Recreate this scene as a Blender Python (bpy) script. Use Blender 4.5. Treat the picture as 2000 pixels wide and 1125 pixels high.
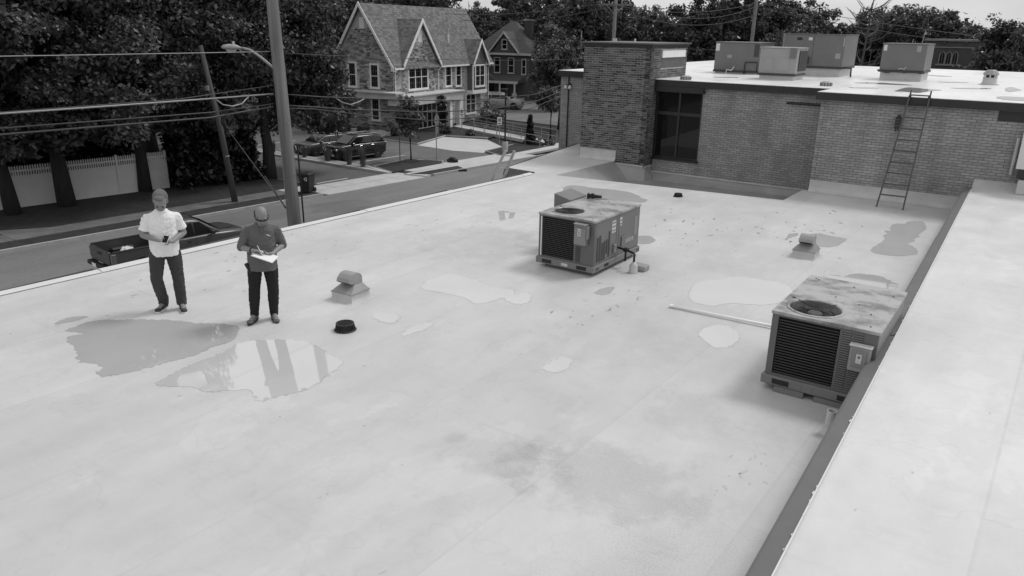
import bpy, bmesh, math, random
import numpy as np
from mathutils import Vector, Matrix, Quaternion

scene = bpy.context.scene
for o in list(bpy.data.objects):
    bpy.data.objects.remove(o, do_unlink=True)
COL = scene.collection
R = math.radians

# ---------------------------------------------------------------- camera
PITCH, ROLL, YAW, CAM_H = R(18.83), R(1.0), R(34.6), 4.1
a = math.pi / 2 + YAW
fw = Vector((math.cos(a) * math.cos(PITCH), math.sin(a) * math.cos(PITCH), -math.sin(PITCH)))
rt0 = Vector((math.sin(a), -math.cos(a), 0))
up0 = rt0.cross(fw)
rt = rt0 * math.cos(ROLL) + up0 * math.sin(ROLL)
up = up0 * math.cos(ROLL) - rt0 * math.sin(ROLL)
cam_data = bpy.data.cameras.new('camera')
cam_data.sensor_width = 36.0
cam_data.lens = 1486.0 / 2000.0 * 36.0
cam_data.clip_end = 2000
cam = bpy.data.objects.new('camera', cam_data)
COL.objects.link(cam)
m3 = Matrix((rt, up, -fw)).transposed()
cam.matrix_world = Matrix.Translation((0, 0, CAM_H)) @ m3.to_4x4()
scene.camera = cam

# ---------------------------------------------------------------- world, sun, exposure
SUN_AZ, SUN_EL = R(62), R(56)          # direction the light comes from (angle from +X), behind and to the right
world = bpy.data.worlds.new('World')
scene.world = world
world.use_nodes = True
wn, wl = world.node_tree.nodes, world.node_tree.links
wn.clear()
sky = wn.new('ShaderNodeTexSky')
sky.sky_type = 'NISHITA'
sky.sun_disc = False
sky.sun_elevation = SUN_EL
sky.sun_rotation = math.pi / 2 - SUN_AZ
sky.dust_density = 3.0
bw = wn.new('ShaderNodeRGBToBW')
wl.new(sky.outputs[0], bw.inputs[0])
# an even cloud layer over the whole dome: black and white photograph, thin overcast
geo = wn.new('ShaderNodeTexCoord')
mp = wn.new('ShaderNodeMapping'); mp.inputs['Scale'].default_value = (1.6, 1.6, 4.5)
wl.new(geo.outputs['Generated'], mp.inputs[0])
cn = wn.new('ShaderNodeTexNoise'); cn.inputs['Scale'].default_value = 2.2; cn.inputs['Detail'].default_value = 6
wl.new(mp.outputs[0], cn.inputs['Vector'])
cr_ = wn.new('ShaderNodeMapRange')
cr_.inputs[1].default_value = .3; cr_.inputs[2].default_value = .7
cr_.inputs[3].default_value = 5.9; cr_.inputs[4].default_value = 8.3
wl.new(cn.outputs[0], cr_.inputs[0])
mx = wn.new('ShaderNodeMix'); mx.data_type = 'FLOAT'; mx.inputs[0].default_value = .8
wl.new(bw.outputs[0], mx.inputs[2]); wl.new(cr_.outputs[0], mx.inputs[3])
bg = wn.new('ShaderNodeBackground'); bg.inputs[1].default_value = 0.10
wl.new(mx.outputs[0], bg.inputs[0])
wo = wn.new('ShaderNodeOutputWorld')
wl.new(bg.outputs[0], wo.inputs[0])

sl = bpy.data.lights.new('sun', 'SUN')
sl.energy = 1.3
sl.angle = R(14)
sun = bpy.data.objects.new('sun', sl)
COL.objects.link(sun)
sd = Vector((math.cos(SUN_AZ) * math.cos(SUN_EL), math.sin(SUN_AZ) * math.cos(SUN_EL), math.sin(SUN_EL)))
sun.rotation_euler = (-sd).to_track_quat('-Z', 'Y').to_euler()

scene.view_settings.view_transform = 'Standard'
scene.view_settings.look = 'None'
scene.view_settings.gamma = 1.0
scene.view_settings.exposure = 0.12
scene.view_settings.use_curve_mapping = False
scene.cycles.max_bounces = 6
scene.cycles.transparent_max_bounces = 8
scene.render.film_transparent = False

# ---------------------------------------------------------------- helpers
rng = random.Random(7)

def tag(o, label=None, cat=None, group=None, kind=None):
    if label: o['label'] = label
    if cat: o['category'] = cat
    if group: o['group'] = group
    if kind: o['kind'] = kind
    return o

def empty(name, loc=(0, 0, 0), rz=0, label=None, cat=None, group=None):
    o = bpy.data.objects.new(name, None)
    o.empty_display_size = .2
    COL.objects.link(o)
    o.location = loc
    o.rotation_euler = (0, 0, rz)
    return tag(o, label, cat, group)

def link_mesh(name, me, mat=None, parent=None, smooth=False):
    o = bpy.data.objects.new(name, me)
    COL.objects.link(o)
    if mat and not me.materials:
        for m in (mat if isinstance(mat, (list, tuple)) else [mat]): me.materials.append(m)
    if parent: o.parent = parent
    if smooth:
        me.polygons.foreach_set('use_smooth', [True] * len(me.polygons))
    return o

def copy_tree(o, parent=None):
    c = o.copy(); COL.objects.link(c); c.parent = parent
    for ch in list(o.children): copy_tree(ch, c)
    return c

class MB:
    """collects simple shapes; build() links them as one mesh object"""
    def __init__(s, M=None):
        s.v = []; s.f = []; s.mi = []; s.M = M or Matrix(); s.cur = 0
    def add(s, vs, fs):
        n = len(s.v)
        for p in vs: s.v.append(tuple(s.M @ Vector(p)))
        for f in fs: s.f.append(tuple(i + n for i in f)); s.mi.append(s.cur)
        return s
    def box(s, x0, x1, y0, y1, z0, z1):
        return s.add([(x0, y0, z0), (x1, y0, z0), (x1, y1, z0), (x0, y1, z0), (x0, y0, z1), (x1, y0, z1), (x1, y1, z1), (x0, y1, z1)],
                     [(3, 2, 1, 0), (4, 5, 6, 7), (0, 1, 5, 4), (1, 2, 6, 5), (2, 3, 7, 6), (3, 0, 4, 7)])
    def bbox(s, x0, x1, y0, y1, z0, z1, b=.01):
        """box with chamfered edges"""
        bm = bmesh.new(); bmesh.ops.create_cube(bm, size=1)
        for v in bm.verts:
            v.co = Vector(((x0 + x1) / 2 + v.co.x * (x1 - x0), (y0 + y1) / 2 + v.co.y * (y1 - y0), (z0 + z1) / 2 + v.co.z * (z1 - z0)))
        bmesh.ops.bevel(bm, geom=bm.edges[:], offset=b, segments=1, affect='EDGES')
        bm.verts.index_update()
        s.add([v.co[:] for v in bm.verts], [[v.index for v in f.verts] for f in bm.faces]); bm.free()
        return s
    def prism(s, poly, z0, z1, cap=True):
        n = len(poly)
        vs = [(p[0], p[1], z0) for p in poly] + [(p[0], p[1], z1) for p in poly]
        fs = [(i, (i + 1) % n, n + (i + 1) % n, n + i) for i in range(n)]
        if cap: fs += [tuple(range(n - 1, -1, -1)), tuple(range(n, 2 * n))]
        return s.add(vs, fs)
    def extr(s, poly, d):
        """poly: 3D points, d: extrusion vector"""
        n = len(poly); d = Vector(d)
        vs = [tuple(p) for p in poly] + [tuple(Vector(p) + d) for p in poly]
        fs = [(i, (i + 1) % n, n + (i + 1) % n, n + i) for i in range(n)] + [tuple(range(n - 1, -1, -1)), tuple(range(n, 2 * n))]
        return s.add(vs, fs)
    def tube(s, pts, rad, n=8, cap=True):
        pts = [Vector(p) for p in pts]
        if not isinstance(rad, (list, tuple)): rad = [rad] * len(pts)
        vs = []; fs = []
        pu = None
        for i, p in enumerate(pts):
            t = (pts[min(i + 1, len(pts) - 1)] - pts[max(i - 1, 0)]).normalized()
            u = t.orthogonal() if pu is None else (pu - t * pu.dot(t))
            u.normalize(); w = t.cross(u); pu = u
            for k in range(n):
                an = 2 * math.pi * k / n
                vs.append(tuple(p + (u * math.cos(an) + w * math.sin(an)) * rad[i]))
        for i in range(len(pts) - 1):
            for k in range(n):
                k2 = (k + 1) % n
                fs.append((i * n + k, i * n + k2, (i + 1) * n + k2, (i + 1) * n + k))
        if cap:
            fs.append(tuple(range(n - 1, -1, -1))); b = (len(pts) - 1) * n; fs.append(tuple(range(b, b + n)))
        return s.add(vs, fs)
    def lathe(s, prof, n=20, c=(0, 0, 0), axis='Z', cap=True):
        vs = []; fs = []
        for (r_, z_) in prof:
            for k in range(n):
                an = 2 * math.pi * k / n
                p = (r_ * math.cos(an), r_ * math.sin(an), z_)
                if axis == 'X': p = (p[2], p[0], p[1])
                if axis == 'Y': p = (p[0], p[2], p[1])
                vs.append((p[0] + c[0], p[1] + c[1], p[2] + c[2]))
        for i in range(len(prof) - 1):
            for k in range(n):
                k2 = (k + 1) % n
                fs.append((i * n + k, i * n + k2, (i + 1) * n + k2, (i + 1) * n + k))
        if cap: fs.append(tuple(range(n - 1, -1, -1))); b = (len(prof) - 1) * n; fs.append(tuple(range(b, b + n)))
        return s.add(vs, fs)
    def quad(s, *p):
        return s.add(p, [tuple(range(len(p)))])
    def mesh(s, name, smooth=False, fix=True):
        me = bpy.data.meshes.new(name)
        me.from_pydata(s.v, [], s.f)
        if max(s.mi, default=0) > 0: me.polygons.foreach_set('material_index', s.mi)
        if fix:
            bm = bmesh.new(); bm.from_mesh(me); bmesh.ops.recalc_face_normals(bm, faces=bm.faces[:]); bm.to_mesh(me); bm.free()
        if smooth: me.polygons.foreach_set('use_smooth', [True] * len(me.polygons))
        me.update()
        return me
    def build(s, name, mat=None, parent=None, smooth=False, fix=True):
        return link_mesh(name, s.mesh(name, smooth, fix), mat, parent)

# ---------------------------------------------------------------- materials (the photograph is black and white: greys only)
def G(v): return (v, v, v, 1)

class Mat:
    def __init__(s, name, v=.5, rough=.6, metal=0, spec=.5):
        s.m = bpy.data.materials.new(name); s.m.use_nodes = True
        s.n, s.l = s.m.node_tree.nodes, s.m.node_tree.links
        s.b = s.n['Principled BSDF']
        s.b.inputs['Base Color'].default_value = G(v)
        s.b.inputs['Roughness'].default_value = rough
        s.b.inputs['Metallic'].default_value = metal
        s.b.inputs['Specular IOR Level'].default_value = spec
        s.v = v; s._c = None
    def coord(s, kind='Object', scale=(1, 1, 1)):
        t = s.n.new('ShaderNodeTexCoord'); mpn = s.n.new('ShaderNodeMapping'); mpn.inputs['Scale'].default_value = scale
        s.l.new(t.outputs[kind], mpn.inputs[0]); return mpn.outputs[0]
    def noise(s, scale, detail=4, rough=.55, stretch=(1, 1, 1), kind='Object'):
        t = s.n.new('ShaderNodeTexNoise'); t.inputs['Scale'].default_value = scale; t.inputs['Detail'].default_value = detail
        t.inputs['Roughness'].default_value = rough
        s.l.new(s.coord(kind, stretch), t.inputs['Vector']); return t.outputs[0]
    def rng(s, src, a, b, c, d, smooth=False):
        t = s.n.new('ShaderNodeMapRange')
        if smooth: t.interpolation_type = 'SMOOTHSTEP'
        for i, q in enumerate((a, b, c, d)): t.inputs[i + 1].default_value = q
        s.l.new(src, t.inputs[0]); return t.outputs[0]
    def math(s, op, x, y=None):
        t = s.n.new('ShaderNodeMath'); t.operation = op
        for i, q in enumerate((x, y)):
            if q is None: continue
            if isinstance(q, (int, float)): t.inputs[i].default_value = q
            else: s.l.new(q, t.inputs[i])
        return t.outputs[0]
    def col(s, src):
        s.l.new(src, s.b.inputs['Base Color']); s._c = src; return s
    def vary(s, amt=.15, scale=3, detail=5, stretch=(1, 1, 1), kind='Object'):
        """multiply the grey by a noise of +-amt"""
        k = s.rng(s.noise(scale, detail, stretch=stretch, kind=kind), .25, .75, 1 - amt, 1 + amt)
        base = s._c if s._c is not None else s.v
        return s.col(s.math('MULTIPLY', k, base))
    def bump(s, strength=.2, scale=40, detail=4, dist=.01, stretch=(1, 1, 1)):
        bn = s.n.new('ShaderNodeBump'); bn.inputs['Strength'].default_value = strength; bn.inputs['Distance'].default_value = dist
        s.l.new(s.noise(scale, detail, stretch=stretch), bn.inputs['Height']); s.l.new(bn.outputs[0], s.b.inputs['Normal']); return s
    def rvary(s, a, b, scale=4):
        s.l.new(s.rng(s.noise(scale), .3, .7, a, b), s.b.inputs['Roughness']); return s

def M_(name, v, rough=.6, metal=0, amt=.12, scale=4, bump=0, bscale=60, stretch=(1, 1, 1), detail=5):
    q = Mat(name, v, rough, metal)
    if amt: q.vary(amt, scale, detail, stretch)
    if bump: q.bump(bump, bscale, stretch=stretch)
    return q.m

def island_mat(name, lo, hi, rough=.8, bump=.3, bscale=90):
    """bricks, stones, leaves: each piece its own grey"""
    q = Mat(name, .2, rough)
    g = q.n.new('ShaderNodeNewGeometry'); oi = q.n.new('ShaderNodeObjectInfo')
    r_ = q.math('FRACT', q.math('ADD', g.outputs['Random Per Island'], oi.outputs['Random']))
    q.col(q.rng(r_, 0, 1, lo, hi)).vary(.12, 14)
    mp_ = q.n.new('ShaderNodeMapping'); mp_.inputs['Scale'].default_value = (1, 1, .28); q.l.new(g.outputs['Position'], mp_.inputs[0])   # weather streaks running down the whole wall
    ns_ = q.n.new('ShaderNodeTexNoise'); ns_.inputs['Scale'].default_value = 1.7; ns_.inputs['Detail'].default_value = 6; q.l.new(mp_.outputs[0], ns_.inputs['Vector'])
    q.col(q.math('MULTIPLY', q._c, q.rng(ns_.outputs[0], .3, .7, .78, 1.14)))
    if bump: q.bump(bump, bscale, dist=.004)
    return q.m
# ================================================================ materials
def roof_membrane_mat(name, v, wet=.0, rough=(.42, .6), spec=.5, bump=.12, stain=None):
    q = Mat(name, v, .5, spec=spec)
    big = q.rng(q.noise(.35, 5, .6), .3, .7, .90, 1.05)
    mid = q.rng(q.noise(1.7, 6, .62, (1, .45, 1)), .3, .75, 1.06, .89)
    fine = q.rng(q.noise(22, 3), .3, .7, .985, 1.015)
    # dried water marks: thin tide lines
    t = q.noise(.55, 4, .6)
    tide = q.rng(q.math('ABSOLUTE', q.math('SUBTRACT', t, .52)), 0, .010, .955, 1.0, True)
    dry = q.rng(q.noise(.42, 5, .62, (1.2, .7, 1)), .585, .605, 1.0, 1.055, True)      # pale patches where water has dried
    smear = q.rng(q.noise(3.2, 6, .7, (.35, 1.4, 1)), .55, .8, 1.0, .90)
    # grit gathered in patches
    gp = q.rng(q.noise(.28, 4, .55), .56, .74, 0, 1, True)
    gs = q.rng(q.noise(60, 3, .6), .45, .68, 0, 1)
    grit = q.rng(q.math('MULTIPLY', gp, gs), 0, 1, 1.0, .80)
    # small flecks of debris
    fl = q.rng(q.noise(9, 3, .5, (1, .4, 1)), .735, .76, 1.0, .72)
    # sheets of membrane, each aged a little differently, with faint weld lines
    bt_ = q.n.new('ShaderNodeTexBrick'); bt_.inputs['Scale'].default_value = 1; bt_.inputs['Brick Width'].default_value = 9.2; bt_.inputs['Row Height'].default_value = 1.83
    bt_.inputs['Mortar Size'].default_value = .018; bt_.inputs['Mortar Smooth'].default_value = .6
    bt_.inputs['Color1'].default_value = G(.955); bt_.inputs['Color2'].default_value = G(1.03); bt_.inputs['Mortar'].default_value = G(.93)
    mq = q.n.new('ShaderNodeMapping'); tq = q.n.new('ShaderNodeTexCoord'); mq.inputs['Rotation'].default_value = (0, 0, R(91.5)); q.l.new(tq.outputs['Object'], mq.inputs[0]); q.l.new(mq.outputs[0], bt_.inputs['Vector'])
    sb_ = q.n.new('ShaderNodeRGBToBW'); q.l.new(bt_.outputs['Color'], sb_.inputs[0])
    c = q.math('MULTIPLY', q.math('MULTIPLY', big, mid), sb_.outputs[0])
    for k in (fine, tide, grit, fl, dry, smear): c = q.math('MULTIPLY', c, k)
    for (p_, r__, k_) in (stain or []):      # dirty patches with an outline of their own
        mpn = q.n.new('ShaderNodeMapping'); tc = q.n.new('ShaderNodeTexCoord'); q.l.new(tc.outputs['Object'], mpn.inputs[0])
        mpn.inputs['Location'].default_value = (-(p_[0] + 7) / r__[0], -(p_[1] - 6) / r__[1], 0); mpn.inputs['Scale'].default_value = (1 / r__[0], 1 / r__[1], 0)
        ln_ = q.n.new('ShaderNodeVectorMath'); ln_.operation = 'LENGTH'; q.l.new(mpn.outputs[0], ln_.inputs[0])
        e_ = q.math('ADD', ln_.outputs['Value'], q.rng(q.noise(2.4, 6, .65), .3, .7, -.45, .45))
        st_ = q.rng(e_, .45, 1.05, 1, 0, True)
        st_ = q.math('MULTIPLY', st_, q.rng(q.noise(45, 4, .7), .35, .65, .55, 1.2))
        c = q.math('MULTIPLY', c, q.rng(st_, 0, 1, 1.0, k_))
    q.col(q.math('MULTIPLY', c, v))
    q.l.new(q.rng(q.noise(.8, 5, .6), .3, .7, rough[0], rough[1]), q.b.inputs['Roughness'])
    q.bump(bump, 3.0, 6, .02)
    return q.m
M_roof = roof_membrane_mat('white_roof_membrane', .585, stain=[((-2.85, 5.75), (1.15, .75), .80), ((-3.95, 5.5), (.8, .5), .84), ((-2.65, 7.55), (.6, .6), .88), ((-9.0, 11.8), (1.5, 1.6), .88), ((-7.9, 13.2), (1.0, 1.3), .9), ((-4.6, 9.0), (1.3, 1.6), .93), ((-11.2, 9.6), (1.0, 1.4), .92), ((-6.1, 12.0), (1.1, 1.2), .9)])
M_roof_up = roof_membrane_mat('upper_roof_membrane', .65)
M_roof_far = roof_membrane_mat('wet_white_membrane', .88, rough=(.26, .40), spec=.9, bump=.02)
M_well = M_('grey_membrane', .30, .5, amt=.16, scale=1.5, bump=.3, bscale=2.5)
M_flash = M_('flashing_membrane', .52, .45, amt=.16, scale=2, bump=.35, bscale=5)
M_flash2 = M_('mid_grey_membrane', .36, .45, amt=.18, scale=2, bump=.35, bscale=5)
M_seam = M_('membrane_lap', .66, .5, amt=.04, scale=2)
M_coping = M_('grey_coping_metal', .14, .5, 0, amt=.10, scale=3)
M_blackmetal = M_('black_fascia_metal', .02, .4, amt=.25, scale=4)
def asphalt(name, v, st):
    q = Mat(name, v, .85); q.vary(.2, .55, 8, st).vary(.10, 26, 4)
    t_ = q.noise(.9, 7, .65); ck = q.rng(q.math('ABSOLUTE', q.math('SUBTRACT', t_, .5)), 0, .006, .62, 1.0, True)      # hairline cracks
    pt = q.rng(q.noise(.16, 3, .5, (1, .5, 1)), .58, .60, 1.0, .82)                                                   # darker repairs
    q.col(q.math('MULTIPLY', q.math('MULTIPLY', q._c, ck), pt)); q.bump(.3, 60); return q.m
M_asph = asphalt('street_asphalt', .195, (1, .25, 1))
M_asph2 = asphalt('lot_asphalt', .135, (1, 1, 1))
M_conc = M_('sidewalk_concrete', .50, .85, amt=.12, scale=1.2, bump=.2, bscale=40)
M_conc_shaded = M_('shaded_sidewalk_concrete', .15, .9, amt=.3, scale=1.5, bump=.3, bscale=30)  # tree shade over the left slabs and path put into the colour
M_kerb = M_('kerb_concrete', .38, .85, amt=.15, scale=2, bump=.2, bscale=40)
M_pad = M_('pale_concrete', .52, .8, amt=.08, scale=.8)
M_grass = M_('lawn_ground', .030, .9, amt=.45, scale=2.2, bump=.6, bscale=30, detail=8)
M_paint = M_('road_paint', .62, .6, amt=.15, scale=3)
M_mulch = M_('mulch', .03, .95, amt=.5, scale=12, bump=.6, bscale=30)
M_white = M_('white_trim_paint', .66, .5, amt=.06, scale=2)
M_brickbase = M_('building_wall_base', .2, .8, amt=.1)
M_mortar_dark = M_('dark_mortar', .14, .9, amt=.2, scale=10)
M_mortar_light = M_('light_mortar', .50, .9, amt=.2, scale=10)
M_brick = island_mat('grey_brick', .27, .36, .8)
M_brick_dark = island_mat('dark_brick', .025, .15, .7)
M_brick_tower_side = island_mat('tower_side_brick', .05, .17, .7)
M_stone = island_mat('field_stone', .08, .50, .85)
M_stone_mortar = M_('stone_mortar', .48, .9, amt=.2, scale=3)
def glass_mat(name, v=.01, rough=.05):
    return Mat(name, v, rough, 0, .35).m
M_glass = glass_mat('dark_window_glass', .008, .04)
M_frame_dark = M_('dark_window_frame', .02, .35, amt=.1)

def puddle_mat(nm='puddle_water', v=.52, feather=True, soft=.06):
    q = Mat(nm, v, .03, spec=.5)
    q.b.inputs['IOR'].default_value = 2.5
    # the film lies on a roof falling gently toward its drains
    gg = q.n.new('ShaderNodeNewGeometry'); va = q.n.new('ShaderNodeVectorMath'); va.operation = 'ADD'; va.inputs[1].default_value = (-.052, -.036, 0)
    vn = q.n.new('ShaderNodeVectorMath'); vn.operation = 'NORMALIZE'
    q.l.new(gg.outputs['Normal'], va.inputs[0]); q.l.new(va.outputs[0], vn.inputs[0]); q.l.new(vn.outputs[0], q.b.inputs['Normal'])
    q.vary(.06, .8, 6)
    if feather:
        at_ = q.n.new('ShaderNodeAttribute'); at_.attribute_name = 'wet'
        e_ = q.math('ADD', at_.outputs['Fac'], q.rng(q.noise(11, 6, .7), .3, .7, -.32, .32))
        q.l.new(q.rng(e_, .5 - soft, .5 + soft, 0, 1, True), q.b.inputs['Alpha'])
    return q.m
M_puddle = puddle_mat()
M_puddle_pale = puddle_mat('puddle_sky_bright', .60, soft=.05)  # bright sky reflection put into a lighter base colour
M_puddle_far = puddle_mat('dark_reflection_puddle', .24)  # dark reflection of the trees put into the base colour
M_puddle_far.node_tree.nodes['Principled BSDF'].inputs['IOR'].default_value = 1.33

# ================================================================ ground and streets (street level is 4.6 m below the low roof)
GZ = -4.6
def sheet(name, poly, z, mat, label=None, cat=None, kind='structure', depth=.25):
    o = MB().prism(poly, z - depth, z).build(name, mat)
    return tag(o, label, cat, kind=kind)

sheet('ground', [(-500, -300), (300, -300), (300, 600), (-500, 600)], GZ - .12, M_grass, 'dark grassy ground spreading to the tree line', 'ground', depth=.3)
def kx(y):   # far kerb line of the street
    return -32.75 + (y - 12) * (3.35 / 36.0) if y < 48 else -29.4 + (y - 48) * .02
sheet('street', [(-18.5, -60), (-18.5 + 2, 60), (-17, 140), (kx(140), 140), (kx(48), 48), (kx(12), 12), (kx(-60), -60)], GZ, M_asph, 'worn grey asphalt street running past the building', 'street')
sheet('side_street', [(-29.4, 62), (-29.2, 71), (-75, 95), (-80, 84), (-46, 64)], GZ - .006, M_asph, 'pale asphalt side street beyond the stone house', 'street')
sheet('parking_lot', [(kx(29.5) - 2.6, 29.3), (-36.1, 28.6), (-40.5, 28.6), (-60, 26.5), (-66, 56), (-47.5, 56), (-42, 49.3), (-31.9, 46), (-32.0, 40)], GZ + .004, M_asph2, 'dark asphalt parking lot in front of the stone house', 'parking lot')

# kerbs: a real step along the street, broken by the driveway
def kerb_run(y0, y1, step=1.8):
    root = empty('kerb', (kx(y0), y0, GZ), 0, 'concrete kerb along the far side of the street, ' + ('before the driveway' if y0 < 20 else 'past the driveway'), 'kerb')
    y = y0
    while y < y1 - .05:
        e = min(y + step, y1)
        p = [(kx(y) - kx(y0), y - y0), (kx(e) - kx(y0), e - y0 - .012), (kx(e) - .16 - kx(y0), e - y0 - .012), (kx(y) - .16 - kx(y0), y - y0)]
        MB().prism(p, -.1, .13).build('kerb_stone', M_kerb, root)
        y = e
kerb_run(-6, 27.4)
kerb_run(35.6, 56)
sheet('concrete_strip', [(-32.1, 34.6), (-31.5, 46), (kx(46) - .165, 46), (kx(35.55) - .165, 35.55), (kx(34.95) + .02, 34.95)], GZ + .108, M_conc, 'pale concrete strip behind the kerb past the grass', 'sidewalk')
sheet('verge', [(kx(-20) - .17, -20), (kx(27.3) - .17, 27.3), (kx(27.3) - 1.35, 27.6), (kx(-20) - 1.4, -20)], GZ + .10, M_grass, 'narrow grass verge between kerb and sidewalk', 'verge')
sheet('verge', [(-31.75, 34.7), (-31.35, 38.9), (-30.0, 38.2), (kx(37.5) - .17, 37.5), (kx(35.4) - .17, 35.4)], GZ + .118, M_grass, 'short grass verge past the driveway apron', 'verge')
# sidewalk slabs, each its own piece
sw = tag(empty('sidewalk', (0, 0, GZ + .11)), 'pale concrete sidewalk of square slabs across the street', 'sidewalk', kind='structure')
y = -8.0
while y < 54:
    e = y + 1.5
    if not (27.6 < y < 34.5):
        x0 = kx(y) - (1.37 if y < 28 else 1.25 + (0 if y > 38 else .35)); x1 = kx(e) - (1.37 if y < 28 else 1.25 + (0 if y > 38 else .35))
        wd_ = 1.25 if y < 38 else 1.4
        MB().prism([(x0, y), (x1, e - .018), (x1 - wd_, e - .018), (x0 - wd_, y)], -.15, 0).build('slab', M_conc_shaded if y < 25.5 else M_conc, sw)
    y = e
dw = tag(empty('driveway_apron', (0, 0, GZ + .03)), 'pale concrete driveway apron crossing the verge to the lot', 'driveway', kind='structure')
for k in range(5):
    y0, y1 = 27.7 + k * 1.45, 27.7 + (k + 1) * 1.45 - .02
    MB().prism([(kx(y0) + .02, y0), (kx(y1) + .02, y1), (kx(y1) - 1.3, y1), (kx(y0) - 1.3, y0)], -.1, 0).build('slab', M_conc, dw)
    MB().prism([(kx(y0) - 1.32, y0), (kx(y1) - 1.32, y1), (kx(y1) - 2.55, y1), (kx(y0) - 2.55, y0)], -.1, .006).build('slab', M_conc, dw)
sheet('front_lawn', [(kx(-20) - 2.68, -20), (kx(28) - 2.68, 28.2), (-36.1, 28.5), (-40.3, 28.5), (-40.6, 23.8), (-41.5, -20)], GZ + .09, M_grass, 'shaded lawn under the street trees along the fence', 'lawn')
sheet('footpath', [(-36.2, 13.3), (-34.8, 15.4), (kx(16.2) - 1.3, 16.3), (kx(13.2) - 1.3, 13.2)], GZ + .125, M_conc_shaded, 'short concrete path from the sidewalk over the lawn', 'path')
# lot islands
isl = [(-33.0, 34.35), (-33.15, 34.15), (-49.6, 34.25), (-49.6, 35.15), (-35.6, 35.15), (-35.3, 35.0)]
o = sheet('lot_island', isl, GZ + .14, M_conc, 'long pale kerbed island with ornamental grasses in the lot', 'island')
MB().prism([(-34.2, 34.42), (-49.4, 34.45), (-49.4, 35.0), (-35.8, 35.0)], .0, .012).build('gravel_bed', M_('pale_gravel', .30, .9, amt=.4, scale=25, bump=.6, bscale=40), o).location = (0, 0, GZ + .14)
g3 = sheet('lot_lawn', [(-35.3, 35.25), (-35.5, 37.9), (-34.6, 39.2), (-33.3, 39.6), (-32.75, 39.0), (-32.95, 34.5)], GZ + .13, M_grass, 'triangular kerbed lawn with the young tree', 'lawn')
MB().tube([(p[0], p[1], GZ + .10) for p in [(-33.0, 34.4), (-35.3, 35.2), (-35.55, 37.9), (-34.65, 39.3), (-33.3, 39.7), (-32.7, 39.0)]], .07, 6).build('kerb_edge', M_kerb, g3)
g4 = sheet('lot_lawn', [(-33.7, 45.2), (-34.1, 49.3), (-33.0, 49.9), (-31.5, 50.2), (-31.75, 44.3)], GZ + .13, M_grass, 'kerbed lawn with the pointed cypress and lamp post', 'lawn')
MB().tube([(p[0], p[1], GZ + .10) for p in [(-31.8, 44.25), (-33.75, 45.2), (-34.15, 49.3)]], .07, 6).build('kerb_edge', M_kerb, g4)
sheet('concrete_pad', [(-39.9, 44.6), (-41.4, 49.6), (-37.8, 50.8), (-34.2, 48.1), (-33.8, 44.95), (-36.2, 44.3)], GZ + .012, M_pad, 'bright concrete accessible parking pad', 'parking pad')
bed = sheet('planting_bed', [(-40.3, 45.0), (-41.7, 49.9), (-38, 51.2), (-38.6, 53.2), (-46.5, 57), (-46.2, 47.6), (-48.5, 46.5), (-52.5, 46.2), (-52.5, 45.2), (-47, 45.2)], GZ + .06, M_mulch, 'dark mulch planting bed round the stone house', 'planting bed')
MB().tube([(p[0], p[1], GZ + .06) for p in [(-52.5, 45.1), (-47, 45.1), (-40.2, 44.9), (-41.5, 49.9), (-38, 51.2)]], .08, 6).build('kerb_edge', M_kerb, bed)
# painted lines
for i, (p, q, lab) in enumerate([((-37.74, 35.95), (-37.4, 40.4), 'white bay line right of the dark crossover'), ((-40.5, 35.95), (-40.2, 40.4), 'white bay line left of the dark crossover'),
                                 ((-46.3, 36.6), (-46.1, 40.2), 'white bay line beyond the trees'), ((-34.2, 29.45), (-34.05, 31.7), 'white stop line at the lot exit'),
                                 ((-49.0, 36.6), (-48.9, 40.2), 'faint white bay line farthest left')]):
    d = Vector((q[0] - p[0], q[1] - p[1])).normalized(); n = Vector((-d.y, d.x)) * .07
    sheet('painted_line', [(p[0] + n.x, p[1] + n.y), (q[0] + n.x, q[1] + n.y), (q[0] - n.x, q[1] - n.y), (p[0] - n.x, p[1] - n.y)], GZ + .009, M_paint, lab, 'road marking', depth=.004)

# ================================================================ the low flat-roofed building we look across
fb = empty('flat_roof_building', (-7, 6, 0), 0, 'low building with wide white membrane roof', 'building')
def L(p): return tuple(Vector(p) - Vector((-7, 6, 0)))
def ex(y): return -13.26 + (y + 0) * .0455     # street edge of the roof
main = [(-1.1, -9), (-1.1, 21.72), (-5.27, 21.72), (-5.29, 20.0), (-11.75, 19.2), (-11.6, 22.66), (-12.9, 22.66), (-12.9, 25.3), (-14.55, 25.3), (-13.6, 19.2), (-12.42, 19.1), (ex(18.9), 18.9), (ex(-9), -9)]
mb = MB()
mb.add([(p[0] + 7, p[1] - 6, 0) for p in main], [tuple(range(len(main)))])
rm = mb.build('roof_membrane', M_roof, fb, fix=False)
# walls below
MB().prism([L((p[0] + .02 * (1 if p[0] < -12 else 0), p[1], 0))[:2] for p in main], -5.5, -.05, cap=False).build('wall', M_brickbase, fb)
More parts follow.
